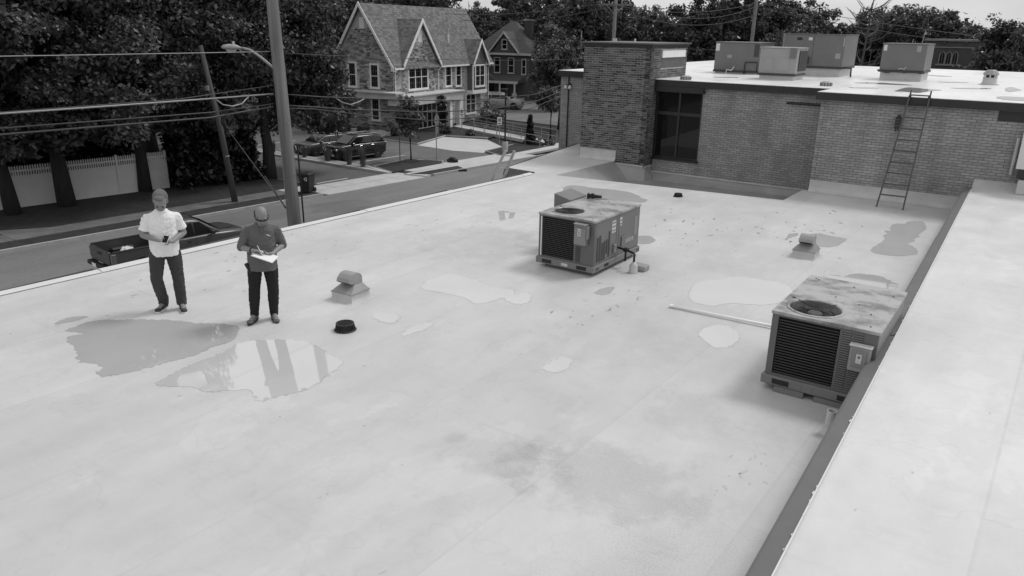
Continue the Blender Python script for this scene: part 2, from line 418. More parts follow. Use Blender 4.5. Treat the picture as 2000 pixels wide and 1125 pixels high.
# metal edge trim along the street, in lengths
y = -9.0; k = 0
while y < 18.8:
    e = min(y + 3.05, 18.9)
    zz = .035 + .008 * (k % 2)
    q = MB(); x0, x1 = ex(y) + 7, ex(e) + 7; a0, a1 = y - 6, e - 6 - .01
    q.add([(x0 - .05, a0, zz), (x1 - .05, a1, zz), (x1 + .10, a1, .012), (x0 + .10, a0, .012), (x0 - .05, a0, -.16), (x1 - .05, a1, -.16)], [(0, 1, 2, 3), (4, 5, 1, 0)])
    q.build('edge_trim', M_seam if k % 1 == 0 else M_coping, fb, fix=False)
    MB().box(ex(y) + 7 - .075, ex(y) + 7 - .055, a0, a1, -.22, zz - .012).build('fascia', M_coping, fb)
    y = e; k += 1
for (p, q2) in [((-13.6, 19.2), (-14.55, 25.3)), ((-13.6, 19.2), (-12.42, 19.1))]:
    a_, b_ = Vector(L((*p, 0))), Vector(L((*q2, 0)))
    d = (b_ - a_).normalized(); n = Vector((-d.y, d.x, 0)) * .06
    if n.x > 0 or (abs(n.x) < .02 and n.y > 0): n = -n
    MB().extr([a_ + Vector((0, 0, .03)), b_ + Vector((0, 0, .03)), b_ + n + Vector((0, 0, -.2)), a_ + n + Vector((0, 0, -.2))], (0, 0, -.02)).build('edge_trim', M_coping, fb)
# sunken valley in front of the tower and window
WZ = -.50
well = [(-5.29, 20.0), (-11.75, 19.2), (-11.6, 22.66), (-10.5, 22.66), (-10.5, 23.22), (-5.27, 23.22)]
inner = [(-5.6, 20.75), (-11.0, 20.2), (-10.9, 22.3), (-10.4, 22.5), (-10.3, 22.9), (-5.5, 23.0)]
q = MB(); n = len(well)
wz_ = [0, 0, 0, -.1, -.32, -.26]
q.add([L((*p, z_)) for p, z_ in zip(well, wz_)] + [L((*p, WZ)) for p in inner], [(i, (i + 1) % n, n + (i + 1) % n, n + i) for i in range(n)] + [tuple(range(n, 2 * n))])
q.build('valley_membrane', M_well, fb, fix=False)
# wall flashing: coved strips, wrinkled
def flashing(p, q_, z0, z1, out, name='flashing', mat=None, seed=1):
    r_ = random.Random(seed)
    a_, b_ = Vector((*p, 0)), Vector((*q_, 0)); d = b_ - a_; Ln = d.length; d.normalize(); nrm = Vector((out[0], out[1], 0))
    m = max(2, int(Ln / .22)); rows = [(0.16, 0.0), (.07, .02), (.025, .07), (.014, .14), (.012, 1.0)]
    vs = []; fs = []
    for i in range(m + 1):
        for (o_, h) in rows:
            zz = z0 + (h if h < .5 else (z1 - z0))
            w = r_.uniform(-.012, .018) if 0 < i < m and h < .5 else r_.uniform(-.002, .004)
            vs.append(L(a_ + d * (Ln * i / m) + nrm * (o_ + max(w, -o_ + .006)) + Vector((0, 0, zz + (r_.uniform(-.012, .012) if h >= .5 else 0)))))
    k = len(rows)
    for i in range(m):
        for j in range(k - 1): fs.append((i * k + j, (i + 1) * k + j, (i + 1) * k + j + 1, i * k + j + 1))
    o = MB().add(vs, fs).build(name, mat or M_flash, fb, smooth=True)
    q2 = MB()
    q2.extr([L(a_ + nrm * .004 + Vector((0, 0, z1 - .02))), L(b_ + nrm * .004 + Vector((0, 0, z1 - .02))), L(b_ + nrm * .004 + Vector((0, 0, z1 + .02))), L(a_ + nrm * .004 + Vector((0, 0, z1 + .02)))], nrm * .018)
    q2.build('termination_bar', M_flash, fb)
flashing((-5.1, 21.70), (-1.3, 21.70), .004, .30, (0, -1), seed=3)
flashing((-12.9, 22.64), (-11.55, 22.64), .004, .33, (0, -1), seed=5)
flashing((-11.55, 22.64), (-10.54, 22.64), WZ + .02, -.06, (0, -1), seed=6, mat=M_flash2)
flashing((-10.52, 22.64), (-10.52, 23.2), WZ + .02, -.08, (1, 0), seed=7, mat=M_flash2)
flashing((-10.5, 23.19), (-5.3, 23.19), WZ + .02, -.27, (0, -1), seed=8, mat=M_well)
# lapped membrane seams
for (p, q2) in [((-9.9, -6), (-9.3, 18.9)), ((-3.9, 11.5), (-3.55, 21.3)), ((-12.5, 14.6), (-9.5, 14.75))]:
    a_, b_ = Vector((*p, 0)), Vector((*q2, 0)); d = (b_ - a_).normalized(); nn = Vector((-d.y, d.x, 0)) * .055
    MB().extr([L(a_ + nn + Vector((0, 0, .0004))), L(b_ + nn + Vector((0, 0, .0004))), L(b_ - nn + Vector((0, 0, .0004))), L(a_ - nn + Vector((0, 0, .0004)))], (0, 0, .0011)).build('membrane_seam', M_roof, fb)

# ---- upper roof on the right (where the photographer stands) with its metal coping
ub = empty('upper_roof_block', (2, 6, .66), 0, 'raised right-hand roof block with white membrane and grey coping', 'building')
def U(p): return tuple(Vector(p) - Vector((2, 6, .66)))
nx, ny = 24, 60
vs = []; fs = []
r_ = random.Random(11)
for j in range(ny + 1):
    for i in range(nx + 1):
        yy0 = -9 + 30.7 * j / ny; xx = -.93 - (yy0 - 4.4) * .019 + 8 * i / nx; yy = -9 + 30.7 * j / ny
        zz = .672 + (.02 * math.sin(yy * 1.9 + xx) * math.exp(-((xx + .4) / .35) ** 2)) + r_.uniform(-.002, .002)
        if yy > 21.2: zz += (yy - 21.2) ** 2 * .5
        vs.append(U((xx, yy, zz)))
for j in range(ny):
    for i in range(nx): fs.append((j * (nx + 1) + i, j * (nx + 1) + i + 1, (j + 1) * (nx + 1) + i + 1, (j + 1) * (nx + 1) + i))
MB().add(vs, fs).build('roof_membrane', M_roof_up, ub, smooth=True, fix=False)
MB().box(-3.06, 5, -15, 15.7, -6, -.08).build('wall', M_brickbase, ub)
cuts = [-9, -1.2, 4.0, 9.62, 15.45, 21.2]
for k in range(len(cuts) - 1):
    y0, y1 = cuts[k], cuts[k + 1] - .012
    dx = -.008 * (k % 2)
    z1, z0 = .69 + .004 * (k % 2), .645
    def cx(yv): return -1.07 - (yv - 4.4) * .019
    q = MB()
    prof = lambda yv: [U((cx(yv) - .012 + dx, yv, z0 - .13)), U((cx(yv) - .012 + dx, yv, z0)), U((cx(yv) + .012 + dx, yv, z0 + .012)), U((cx(yv) + .142 + dx, yv, z1 - .006)), U((cx(yv) + .150 + dx, yv, z1 + .002)), U((cx(yv) + .155 + dx, yv, z1 - .03))]
    A_, B_ = prof(y0), prof(y1); n = len(A_)
    q.add(A_ + B_, [(i, i + 1, n + i + 1, n + i) for i in range(n - 1)])
    q.build('coping', M_coping, ub)
# sealant smears where the membrane meets the coping
q = MB(); r_ = random.Random(4)
for k in range(46):
    yv = r_.uniform(2.5, 12); x_ = -1.07 - (yv - 4.4) * .019 + .143 + r_.uniform(-.006, .008); s_ = r_.uniform(.002, .007)
    q.add([U((x_ + math.cos(t) * s_ * r_.uniform(.6, 1.3), yv + math.sin(t) * s_ * 4 * r_.uniform(.5, 1.5), .699)) for t in [i * math.pi / 3 for i in range(6)]], [tuple(range(6))])
tag(q.build('sealant_smears', M_white, ub, fix=False), kind='stuff')
# sealant bead
MB().tube([U((-1.07 - (yv - 4.4) * .019 + .150, yv, .689)) for yv in [v * .4 for v in range(-5, 53)]], .008, 5).build('sealant_bead', M_white, ub)

# ---- water standing on the roofs
def smooth_poly(poly, sub=5, jit=.012, seed=1):
    r_ = random.Random(seed); out = []
    n = len(poly)
    for i in range(n):
        p0, p1, p2, p3 = [Vector(poly[(i + k) % n]) for k in (-1, 0, 1, 2)]
        for s in range(sub):
            t = s / sub
            v = .5 * ((2 * p1) + (p2 - p0) * t + (2 * p0 - 5 * p1 + 4 * p2 - p3) * t * t + (3 * p1 - p0 - 3 * p2 + p3) * t ** 3)
            out.append((v.x + r_.uniform(-jit, jit), v.y + r_.uniform(-jit, jit)))
    return out
PUD = {
 'broad irregular puddle at the feet of the man in white polo': [(-10.68, 4.55), (-10.76, 4.72), (-10.76, 5.0), (-10.27, 5.44), (-9.82, 5.72), (-9.57, 5.8), (-9.34, 5.96), (-9.13, 6.06), (-8.95, 6.1), (-8.72, 5.89), (-8.57, 5.71), (-8.6, 5.48), (-8.56, 5.2), (-8.56, 5.04), (-8.64, 4.79), (-8.66, 4.58), (-8.72, 4.36), (-8.84, 4.11), (-8.96, 4.09), (-9.06, 4.13), (-9.12, 4.24), (-9.33, 4.23), (-9.51, 4.13), (-9.56, 4.18), (-9.67, 4.17), (-9.75, 4.24), (-10.09, 4.35), (-10.31, 4.39), (-10.45, 4.5), (-10.41, 4.68)],
 'bright puddle mirroring the man with the clipboard': [(-8.44, 5.74), (-8.24, 6.02), (-7.91, 6.28), (-7.7, 6.3), (-7.45, 6.28), (-7.18, 6.21), (-6.84, 6.14), (-6.77, 5.94), (-6.69, 5.71), (-6.64, 5.46), (-6.63, 5.28), (-6.66, 5.2), (-6.72, 5.08), (-6.77, 4.91), (-6.84, 4.81), (-6.99, 4.88), (-7.17, 4.92), (-7.28, 4.82), (-7.43, 4.66), (-7.53, 4.58), (-7.75, 4.57), (-8.01, 4.39), (-8.15, 4.36), (-8.23, 4.49), (-8.28, 4.69), (-8.33, 5.05), (-8.33, 5.41)],
 'long dark puddle behind the farther rooftop unit': [(-10.44, 17.19), (-10.59, 17.71), (-10.58, 18.13), (-10.37, 18.26), (-9.96, 18.23), (-9.58, 18.32), (-9.23, 18.37), (-8.99, 18.38), (-8.73, 18.25), (-8.47, 18.06), (-8.36, 17.89), (-8.15, 17.8), (-8.06, 17.69), (-8.03, 17.4), (-8.21, 17.31), (-8.42, 17.26), (-8.61, 17.17), (-8.93, 16.91), (-9.46, 16.7), (-9.97, 16.9), (-10.2, 17.04)],
 'small dark puddle right of the farther rooftop unit': [(-6.9, 14.1), (-6.66, 14.33), (-6.48, 14.47), (-6.26, 14.27), (-6.2, 14.01), (-6.27, 13.82), (-6.5, 13.72), (-6.85, 13.8)],
 'small wet patch in front of the white pipe stub': [(-5.61, 10.52), (-5.61, 10.82), (-5.5, 11.0), (-5.42, 10.79), (-5.42, 10.56), (-5.5, 10.48)],
 'dark puddle just behind the right gooseneck vent': [(-3.76, 16.62), (-3.77, 16.83), (-3.64, 16.99), (-3.37, 16.92), (-3.07, 16.84), (-3.06, 16.44), (-3.13, 16.04), (-3.32, 15.86), (-3.5, 15.84), (-3.68, 16.31)],
 'tiny dark puddle left of the right gooseneck vent': [(-4.09, 16.09), (-4.14, 16.54), (-4.02, 16.71), (-3.97, 16.51), (-4.02, 16.3)],
 'ragged dark puddle below the leaning ladder': [(-2.46, 16.23), (-2.44, 16.73), (-2.39, 17.12), (-2.42, 17.52), (-2.48, 17.63), (-2.45, 17.93), (-2.53, 18.15), (-2.43, 18.29), (-2.49, 18.54), (-2.47, 19.03), (-2.28, 19.19), (-2.26, 19.49), (-2.01, 19.69), (-1.91, 19.42), (-1.82, 19.02), (-1.85, 18.64), (-1.88, 18.28), (-1.85, 18.08), (-1.9, 17.72), (-1.86, 17.6), (-1.93, 17.28), (-1.74, 16.94), (-1.68, 16.7), (-1.68, 16.47), (-1.89, 16.15), (-2.09, 16.06), (-2.32, 16.06)],
 'dark puddle behind the nearer rooftop unit': [(-2.77, 13.84), (-2.71, 14.02), (-2.58, 14.06), (-2.49, 13.98), (-2.44, 14.24), (-2.32, 14.39), (-2.13, 14.47), (-1.95, 14.47), (-1.76, 14.29), (-1.62, 14.15), (-1.6, 13.95), (-1.67, 13.8), (-1.96, 13.61), (-2.15, 13.74), (-2.49, 13.76)],
 'bright shallow puddle left of centre before the farther unit': [(-8.1, 9.06), (-8.22, 9.42), (-8.17, 9.79), (-7.94, 9.88), (-7.7, 9.87), (-7.53, 9.91), (-7.3, 9.77), (-6.95, 9.74), (-6.75, 9.84), (-6.57, 9.65), (-6.5, 9.87), (-6.32, 9.72), (-6.22, 9.44), (-6.33, 9.28), (-6.52, 9.32), (-6.66, 9.38), (-6.73, 9.04), (-6.86, 8.91), (-7.17, 9.02), (-7.64, 8.99), (-7.94, 8.93)],
 'bright shallow puddle left of the nearer rooftop unit': [(-4.36, 11.49), (-4.46, 12.09), (-4.25, 12.47), (-4.02, 12.86), (-3.51, 12.97), (-3.09, 12.87), (-2.94, 12.17), (-3.18, 11.65), (-3.61, 11.44), (-3.82, 11.1), (-4.16, 11.14)],
 'small bright puddle right of the near gooseneck vent': [(-7.77, 7.56), (-7.74, 7.75), (-7.53, 7.86), (-7.34, 7.73), (-7.31, 7.52), (-7.52, 7.47)],
 'narrow bright puddle right of the domed roof drain': [(-6.91, 7.3), (-6.98, 7.54), (-6.94, 7.83), (-6.81, 7.88), (-6.75, 7.67), (-6.79, 7.44), (-6.81, 7.27)],
 'small bright puddle alone at the roof centre': [(-4.71, 7.55), (-4.71, 7.87), (-4.64, 8.0), (-4.5, 7.95), (-4.44, 7.71), (-4.5, 7.53), (-4.6, 7.48)],
 'pale puddle under the white plastic pipe': [(-3.56, 9.9), (-3.5, 10.3), (-3.31, 10.42), (-3.04, 10.17), (-3.0, 9.74), (-3.14, 9.52), (-3.34, 9.64)],
 'tiny puddle at the left end of the long dark puddle': [(-10.88, 17.69), (-10.96, 17.88), (-10.84, 18.01), (-10.72, 17.86), (-10.66, 17.68), (-10.74, 17.58)],
 'thin wet streak at the far left of the broad puddle': [(-11.12, 4.59), (-11.18, 4.8), (-11.06, 5.02), (-10.97, 4.96), (-11.01, 4.72), (-11.05, 4.6)],
}
FAR = {
 'dark puddle at the ladder head on the far roof': [(-3.63, 23.38), (-3.63, 25.27), (-3.37, 25.33), (-3.15, 25.14), (-2.67, 24.91), (-2.86, 24.42), (-3.01, 23.29), (-3.19, 23.28), (-3.44, 23.39)],
 'round dark puddle below the mushroom vent': [(-1.27, 26.78), (-1.25, 28.06), (-1.11, 28.08), (-0.9, 26.97), (-0.96, 26.49), (-1.03, 26.01), (-1.14, 25.76)],
 'dark puddle at the right edge of the far roof': [(-1.25, 23.06), (-1.16, 23.56), (-0.68, 23.66), (-.3, 23.4), (-.3, 22.4), (-0.63, 22.32), (-0.92, 22.32), (-1.13, 22.56)],
 'thin dark puddle before the right-hand far unit': [(-5.27, 26.35), (-4.99, 27.23), (-3.71, 26.75), (-4.17, 26.42)],
 'thin dark streak of water behind the ladder head': [(-2.6, 26.2), (-1.9, 26.9), (-1.6, 26.8), (-2.2, 26.1)],
 'thin dark streak of water left of the mushroom vent': [(-3.3, 29.4), (-2.6, 29.9), (-2.5, 29.7), (-3.1, 29.2)],
 'thin dark streak of water at the jog of the far roof': [(-4.9, 23.9), (-4.4, 24.35), (-4.2, 24.2), (-4.7, 23.8)],
 'thin dark streak of water before the leftmost far unit': [(-9.6, 25.7), (-9.1, 26.2), (-8.9, 26.05), (-9.4, 25.6)],
 'thin dark puddle right of the right-hand far unit': [(-4.44, 34.3), (-3.9, 34.33), (-3.36, 33.69), (-3.75, 33.44)],
}
def water_film(poly, cell, reach, seed):
    """a fine sheet over the outline; 'wet' rises from 0 outside to 1 inside so that the film thins out at its rim"""
    P_ = np.array(smooth_poly(poly, 5, .004, seed)); Q_ = np.roll(P_, -1, 0)
    x0, y0 = P_.min(0) - reach; x1, y1 = P_.max(0) + reach
    nx_, ny_ = int((x1 - x0) / cell) + 2, int((y1 - y0) / cell) + 2
    X_, Y_ = np.meshgrid(x0 + cell * np.arange(nx_), y0 + cell * np.arange(ny_)); V_ = np.c_[X_.ravel(), Y_.ravel()]
    d2 = np.full(len(V_), 1e9); ins = np.zeros(len(V_), bool)
    for a_, b_ in zip(P_, Q_):
        e_ = b_ - a_; t_ = np.clip(((V_ - a_) @ e_) / max(e_ @ e_, 1e-12), 0, 1); d2 = np.minimum(d2, ((V_ - a_ - t_[:, None] * e_) ** 2).sum(1))
        if a_[1] != b_[1]:
            cr = ((a_[1] > V_[:, 1]) != (b_[1] > V_[:, 1])) & (V_[:, 0] < e_[0] * (V_[:, 1] - a_[1]) / e_[1] + a_[0]); ins ^= cr
    sd_ = np.sqrt(d2) * np.where(ins, 1, -1); wet = np.clip(.5 + sd_ / (2 * reach), 0, 1)
    c_ = V_[ins].mean(0); keep = {}; vs = []; fs = []; ws = []
    def vid(k):
        if k not in keep: keep[k] = len(vs); vs.append((V_[k, 0] - c_[0], V_[k, 1] - c_[1], 0)); ws.append(float(wet[k]))
        return keep[k]
    for j in range(ny_ - 1):
        for i_ in range(nx_ - 1):
            q4 = (j * nx_ + i_, j * nx_ + i_ + 1, (j + 1) * nx_ + i_ + 1, (j + 1) * nx_ + i_)
            if max(wet[k] for k in q4) > .02: fs.append(tuple(vid(k) for k in q4))
    me = bpy.data.meshes.new('puddle'); me.from_pydata(vs, [], fs)
    at_ = me.attributes.new('wet', 'FLOAT', 'POINT'); at_.data.foreach_set('value', ws)
    return me, c_
for i, (lab, poly) in enumerate(list(PUD.items()) + list(FAR.items())):
    near = lab in PUD
    me, c = water_film(poly, .035 if near else .05, .06 if near else .08, i + 1)
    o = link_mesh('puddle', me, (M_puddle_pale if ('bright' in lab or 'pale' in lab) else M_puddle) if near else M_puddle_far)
    o.location = (c[0], c[1], .0022 if near else 2.668)
    tag(o, lab, 'puddle', kind='structure')
for pp_ in ([(-10.3, 14.30), (-10.24, 14.46), (-9.69, 13.74), (-9.73, 13.58)], [(-10.0, 14.36), (-9.93, 14.48), (-9.64, 13.98), (-9.70, 13.86)], [(-10.2, 14.36), (-10.16, 14.44), (-10.02, 14.42), (-10.05, 14.34)]):
    MB().prism([L((*p, 0))[:2] for p in pp_], .0006, .0035).build('grey_streak', M_flash2, fb)  # thin mid-grey strips laid as dark streaks on the membrane
# scattered damp flecks too small to count
q = MB(); r_ = random.Random(21)
spots = [(-11.6, 8.2, 1.3, 2.6, 46), (-5.2, 10.2, .9, 2.2, 34), (-4.2, 16.8, 1.4, 2.8, 46), (-10.4, 12.6, 1.6, 2.6, 26), (-11.2, 3.0, 1.2, 2.2, 26), (-1.75, 6.9, .22, .7, 16), (-7.2, 4.6, 3.6, 3.6, 22), (-5.9, 15.4, 1.4, 1.8, 24)]
for (cx_, cy_, sx_, sy_, n_) in spots:
    for k in range(n_):
        x_, y_ = cx_ + r_.gauss(0, sx_ * .5), cy_ + r_.gauss(0, sy_ * .5)
        if x_ < ex(y_) + .2 or x_ > -1.35: continue
        s_ = r_.uniform(.005, .022) * (y_ / 11 + .25); an = r_.uniform(1.2, 2.3); el = r_.uniform(1.2, 4.0)
        pts = []
        for t in range(7):
            th = t * 2 * math.pi / 7; rr = s_ * r_.uniform(.6, 1.25)
            u_, w_ = math.cos(th) * rr * el, math.sin(th) * rr
            pts.append((x_ + u_ * math.cos(an) - w_ * math.sin(an), y_ + u_ * math.sin(an) + w_ * math.cos(an), .002))
        q.add(pts, [tuple(range(7))])
tag(q.build('damp_flecks', puddle_mat('damp_fleck_water', .50, False), fix=False), 'scattered small damp flecks on the white roof', 'wet spots', kind='stuff')
# ================================================================ brick building behind the low roof
BB0 = Vector((-7, 23, 0))
bb = empty('brick_building', BB0, 0, 'long single-storey brick building with tower and white wet roof', 'building')
def B(p): return tuple(Vector((p[0], p[1], p[2] if len(p) > 2 else 0)) - BB0)
BL, BH, BJ = .203, .057, .0107

def brick_cells(width, z0, z1, holes=(), Lb=BL, Hb=BH, J=BJ, seed=0):
    """running bond; yields (u0,u1,z0,z1) rectangles, cut round the holes"""
    r_ = random.Random(seed); out = []
    z = z0; row = 0
    while z < z1 - .02:
        zt = min(z + Hb, z1)
        u = -(Lb + J) * (.5 if row % 2 else 0)
        while u < width:
            segs = [(max(u, 0), min(u + Lb, width))]
            for (h0, h1, hz0, hz1) in holes:
                if zt > hz0 + .001 and z < hz1 - .001:
                    ns = []
                    for (s0, s1) in segs:
                        if s1 <= h0 or s0 >= h1: ns.append((s0, s1)); continue
                        if s0 < h0: ns.append((s0, h0))
                        if s1 > h1: ns.append((h1, s1))
                    segs = ns
            for (s0, s1) in segs:
                if s1 - s0 > .02: out.append((s0, s1, z, zt))
            u += Lb + J
        z += Hb + J; row += 1
    return out

ALL_BRICKS = []   # (distance, full?, data) -> the largest in view become single objects
def brick_wall(name, org, udir, nrm, width, z0, z1, holes, mat, mortar, seed, proud=.007, thick=.18, parent=None, single=True, cells=None):
    org, udir, nrm = Vector(org), Vector(udir).normalized(), Vector(nrm).normalized()
    # backing wall of mortar with openings
    q = MB()
    us = sorted({0, width, *[h for hh in holes for h in hh[:2]]}); zs = sorted({z0, z1, *[h for hh in holes for h in hh[2:]]})
    for i in range(len(us) - 1):
        for j in range(len(zs) - 1):
            cu, cz = (us[i] + us[i + 1]) / 2, (zs[j] + zs[j + 1]) / 2
            if any(h[0] < cu < h[1] and h[2] < cz < h[3] for h in holes): continue
            a_ = org + udir * us[i]; b_ = org + udir * us[i + 1]
            q.extr([B(a_ + Vector((0, 0, zs[j]))), B(b_ + Vector((0, 0, zs[j]))), B(b_ + Vector((0, 0, zs[j + 1]))), B(a_ + Vector((0, 0, zs[j + 1])))], -nrm * thick)
    wall = q.build(name, mortar, bb)
    rest = []
    for c in (cells or brick_cells(width, z0, z1, holes, seed=seed)):
        ctr = org + udir * ((c[0] + c[1]) / 2) + Vector((0, 0, (c[2] + c[3]) / 2))
        full = abs(c[1] - c[0] - BL) < .001 and abs(c[3] - c[2] - BH) < .001
        ALL_BRICKS.append([(ctr - Vector((0, 0, CAM_H))).length / max(.05, abs(nrm.dot((Vector((0, 0, CAM_H)) - ctr).normalized()))), full and single, wall, org, udir, nrm, c, mat, proud])
    return wall
def brick_box(q, org, udir, nrm, c, proud, r_):
    pr = proud + r_.uniform(-.0025, .003)
    A_ = org + udir * c[0] + Vector((0, 0, c[2])); B_ = org + udir * c[1] + Vector((0, 0, c[2]))
    C_ = org + udir * c[1] + Vector((0, 0, c[3])); D_ = org + udir * c[0] + Vector((0, 0, c[3]))
    o = nrm * pr; bk = nrm * -.002
    vs = [B(p + bk) for p in (A_, B_, C_, D_)] + [B(p + o) for p in (A_, B_, C_, D_)]
    q.add(vs, [(4, 5, 6, 7), (0, 1, 5, 4), (1, 2, 6, 5), (2, 3, 7, 6), (3, 0, 4, 7)])

# right wall (behind the ladder), middle wall with the window, side return, wing, tower
brick_wall('wall', (-5.10, 21.72, 0), (1, 0, 0), (0, -1, 0), 7.2, .25, 2.46, [(4.05, 7.2, 2.22, 2.46)], M_brick, M_mortar_dark, 1)
brick_wall('wall', (-10.50, 23.22, 0), (1, 0, 0), (0, -1, 0), 5.4, -.62, 2.46, [(0, 1.54, .18, 2.46)], M_brick, M_mortar_dark, 2)
brick_wall('wall', (-5.10, 23.22, 0), (0, -1, 0), (-1, 0, 0), 1.5, -.62, 2.46, [], M_brick, M_mortar_dark, 3, single=False)
brick_wall('wall', (-15.35, 25.30, 0), (1, 0, 0), (0, -1, 0), 2.45, -4.6, 2.45, [], M_brick, M_mortar_dark, 4)
brick_wall('tower_wall', (-12.92, 22.65, 0), (1, 0, 0), (0, -1, 0), 2.38, -.5, 3.60, [], M_brick_dark, M_mortar_light, 5)
brick_wall('tower_wall', (-10.54, 22.65, 0), (0, 1, 0), (1, 0, 0), 2.8, -.5, 3.60, [(.75, 2.62, 2.98, 3.52), (.6, 2.8, -.5, 2.66)], M_brick_tower_side, M_mortar_light, 6)
ALL_BRICKS.sort(key=lambda b: b[0])
r_ = random.Random(5)
single_meshes = {}
n_single = 0; rest = {}
for b in ALL_BRICKS:
    dist, full, wall, org, udir, nrm, c, mat, proud = b
    ctr = org + udir * (c[0] + BL / 2) + Vector((0, 0, c[2]))
    if full and n_single < 300 and ctr.x < -.75:
        key = (mat.name, tuple(round(v) for v in udir))
        if key not in single_meshes:
            q = MB(); q2 = random.Random(1)
            sv = BB0.copy(); q.M = Matrix.Translation(BB0)
            brick_box(q, Vector((0, 0, 0)), udir, nrm, (0, BL, 0, BH), proud, q2)
            me = q.mesh('brick'); me.materials.append(mat); single_meshes[key] = me
        o = bpy.data.objects.new('brick', single_meshes[key]); COL.objects.link(o); o.parent = wall
        o.location = org + udir * c[0] + Vector((0, 0, c[2])) + nrm * r_.uniform(-.002, .003) - BB0
        n_single += 1
    else:
        rest.setdefault((wall.name, mat.name), [wall, mat, MB()])
        brick_box(rest[(wall.name, mat.name)][2], org, udir, nrm, c, proud, r_)
for (wall, mat, q) in rest.values():
    tag(q.build('bricks', mat, wall), kind='stuff')

# roof slab with fascia
MB().prism([B(p)[:2] for p in [(-15.4, 25.32), (-12.94, 25.32), (-12.94, 25.45), (-10.52, 25.45), (-10.52, 23.9), (-5.08, 23.9), (-5.08, 21.91), (6, 21.91), (6, 41), (-15.4, 41)]], -5, 2.5, cap=False).build('wall_core', M_brickbase, bb)
fp = [(-15.45, 25.17), (-12.93, 25.17), (-12.93, 25.46), (-10.535, 25.46), (-10.535, 23.06), (-5.22, 23.06), (-5.22, 21.56), (6.1, 21.56), (6.1, 41.1), (-15.45, 41.1)]
MB().prism([B(p)[:2] for p in fp], 2.455, 2.648).build('fascia', M_blackmetal, bb)
ins = [(-15.43, 25.19), (-12.92, 25.19), (-12.92, 25.47), (-10.53, 25.47), (-10.53, 23.08), (-5.20, 23.08), (-5.20, 21.58), (6.08, 21.58), (6.08, 41.08), (-15.43, 41.08)]
MB().prism([B(p)[:2] for p in ins], 2.649, 2.662).build('roof_membrane', M_roof_far, bb)
MB().box(-10.5 + 7, -8.90 + 7, 0.02, .06, 2.36, 2.455).build('window_header', M_blackmetal, bb)
MB().box(-10.5 + 7, -8.90 + 7, .03, .2, 2.30, 2.36).build('window_header', M_blackmetal, bb)
MB().box(-1.05 + 7, 2.1 + 7, -1.31, -1.1, 2.225, 2.45).build('sign_band', M_blackmetal, bb)
# conduit on the middle wall
MB().tube([B((-6.4, 23.16, 2.19)), B((-5.35, 23.16, 2.19))], .035, 8).build('conduit', M_blackmetal, bb)
# window: frame, mullion, transom, sill, panes
wf = empty('window', B((-9.72, 23.2, .2)))
wf.parent = bb
x0, x1, z0, z1, zt = -.78, .76, 0, 2.12, 1.42
for (a0, a1, b0, b1) in [(x0, x0 + .05, z0, z1), (x1 - .05, x1, z0, z1), (-.035, .035, z0, z1)]:
    MB().box(a0, a1, .03, .11, b0, b1).build('frame', M_frame_dark, wf)
for (b0, b1) in [(z0, z0 + .05), (z1 - .05, z1), (zt - .05, zt + .05)]:
    MB().box(x0 + .052, -.037, .035, .105, b0, b1).build('frame', M_frame_dark, wf)
    MB().box(.037, x1 - .052, .035, .105, b0, b1).build('frame', M_frame_dark, wf)
for (a0, a1) in [(x0 + .05, -.035), (.035, x1 - .05)]:
    for (b0, b1) in [(z0 + .05, zt - .05), (zt + .05, z1 - .05)]:
        MB().box(a0, a1, .066, .074, b0, b1).build('pane', M_glass, wf)
MB().box(x0 - .02, x1 + .04, -.06, .11, -.05, -.004).build('sill', M_frame_dark, wf)
MB().box(x0, x1, .5, .52, z0, z1).build('interior', M_('dark_interior', .012, .9), wf)
# tower: cap, core, side panel and board
MB().box(-12.74 + 7, -10.72 + 7, -.18, 2.42, -.5, 3.66).build('tower_core', M_brickbase, bb)
MB().box(-12.96 + 7, -10.5 + 7, -.39, 2.5, 3.605, 3.70).build('tower_cap_board', M_frame_dark, bb)
MB().box(-13.02 + 7, -10.44 + 7, -.45, 2.56, 3.702, 3.745).build('tower_cap', M_('tower_cap_metal', .10, .5), bb)
MB().box(-10.56 + 7, -10.53 + 7, .40, 2.27, 2.985, 3.30).build('grey_panel', M_('grey_panel', .11, .6, amt=.2), bb)
MB().box(-10.55 + 7, -10.50 + 7, .42, 2.25, 3.302, 3.515).build('white_board', M_('white_board', .85, .5, amt=.06), bb)
for xx in (-11.95, -11.87, -11.2):
    MB().tube([B((xx, 22.8, 3.74)), B((xx, 22.8, 3.86))], .03, 8).build('pipe_stub', M_white, bb)
# wing details: downpipe
MB().tube([B((-15.02, 25.26, 2.45)), B((-15.02, 25.26, -4.5))], .025, 8).build('downpipe', M_frame_dark, bb)
wl_ = empty('wall_light', (-14.98, 25.27, 2.12), 0, 'small twin floodlight on the left brick wing', 'wall light')
MB().box(-.06, .06, -.03, 0, -.06, .1).build('backplate', M_frame_dark, wl_)
for sx in (-.12, .06):
    MB().lathe([(.02, 0), (.05, -.04), (.075, -.12), (.07, -.125)], 10, (sx, -.09, .02)).build('lamp_head', M_white, wl_, smooth=True)
    MB().tube([(0, -.02, .03), (sx, -.09, .03)], .012, 6).build('bracket', M_frame_dark, wl_)
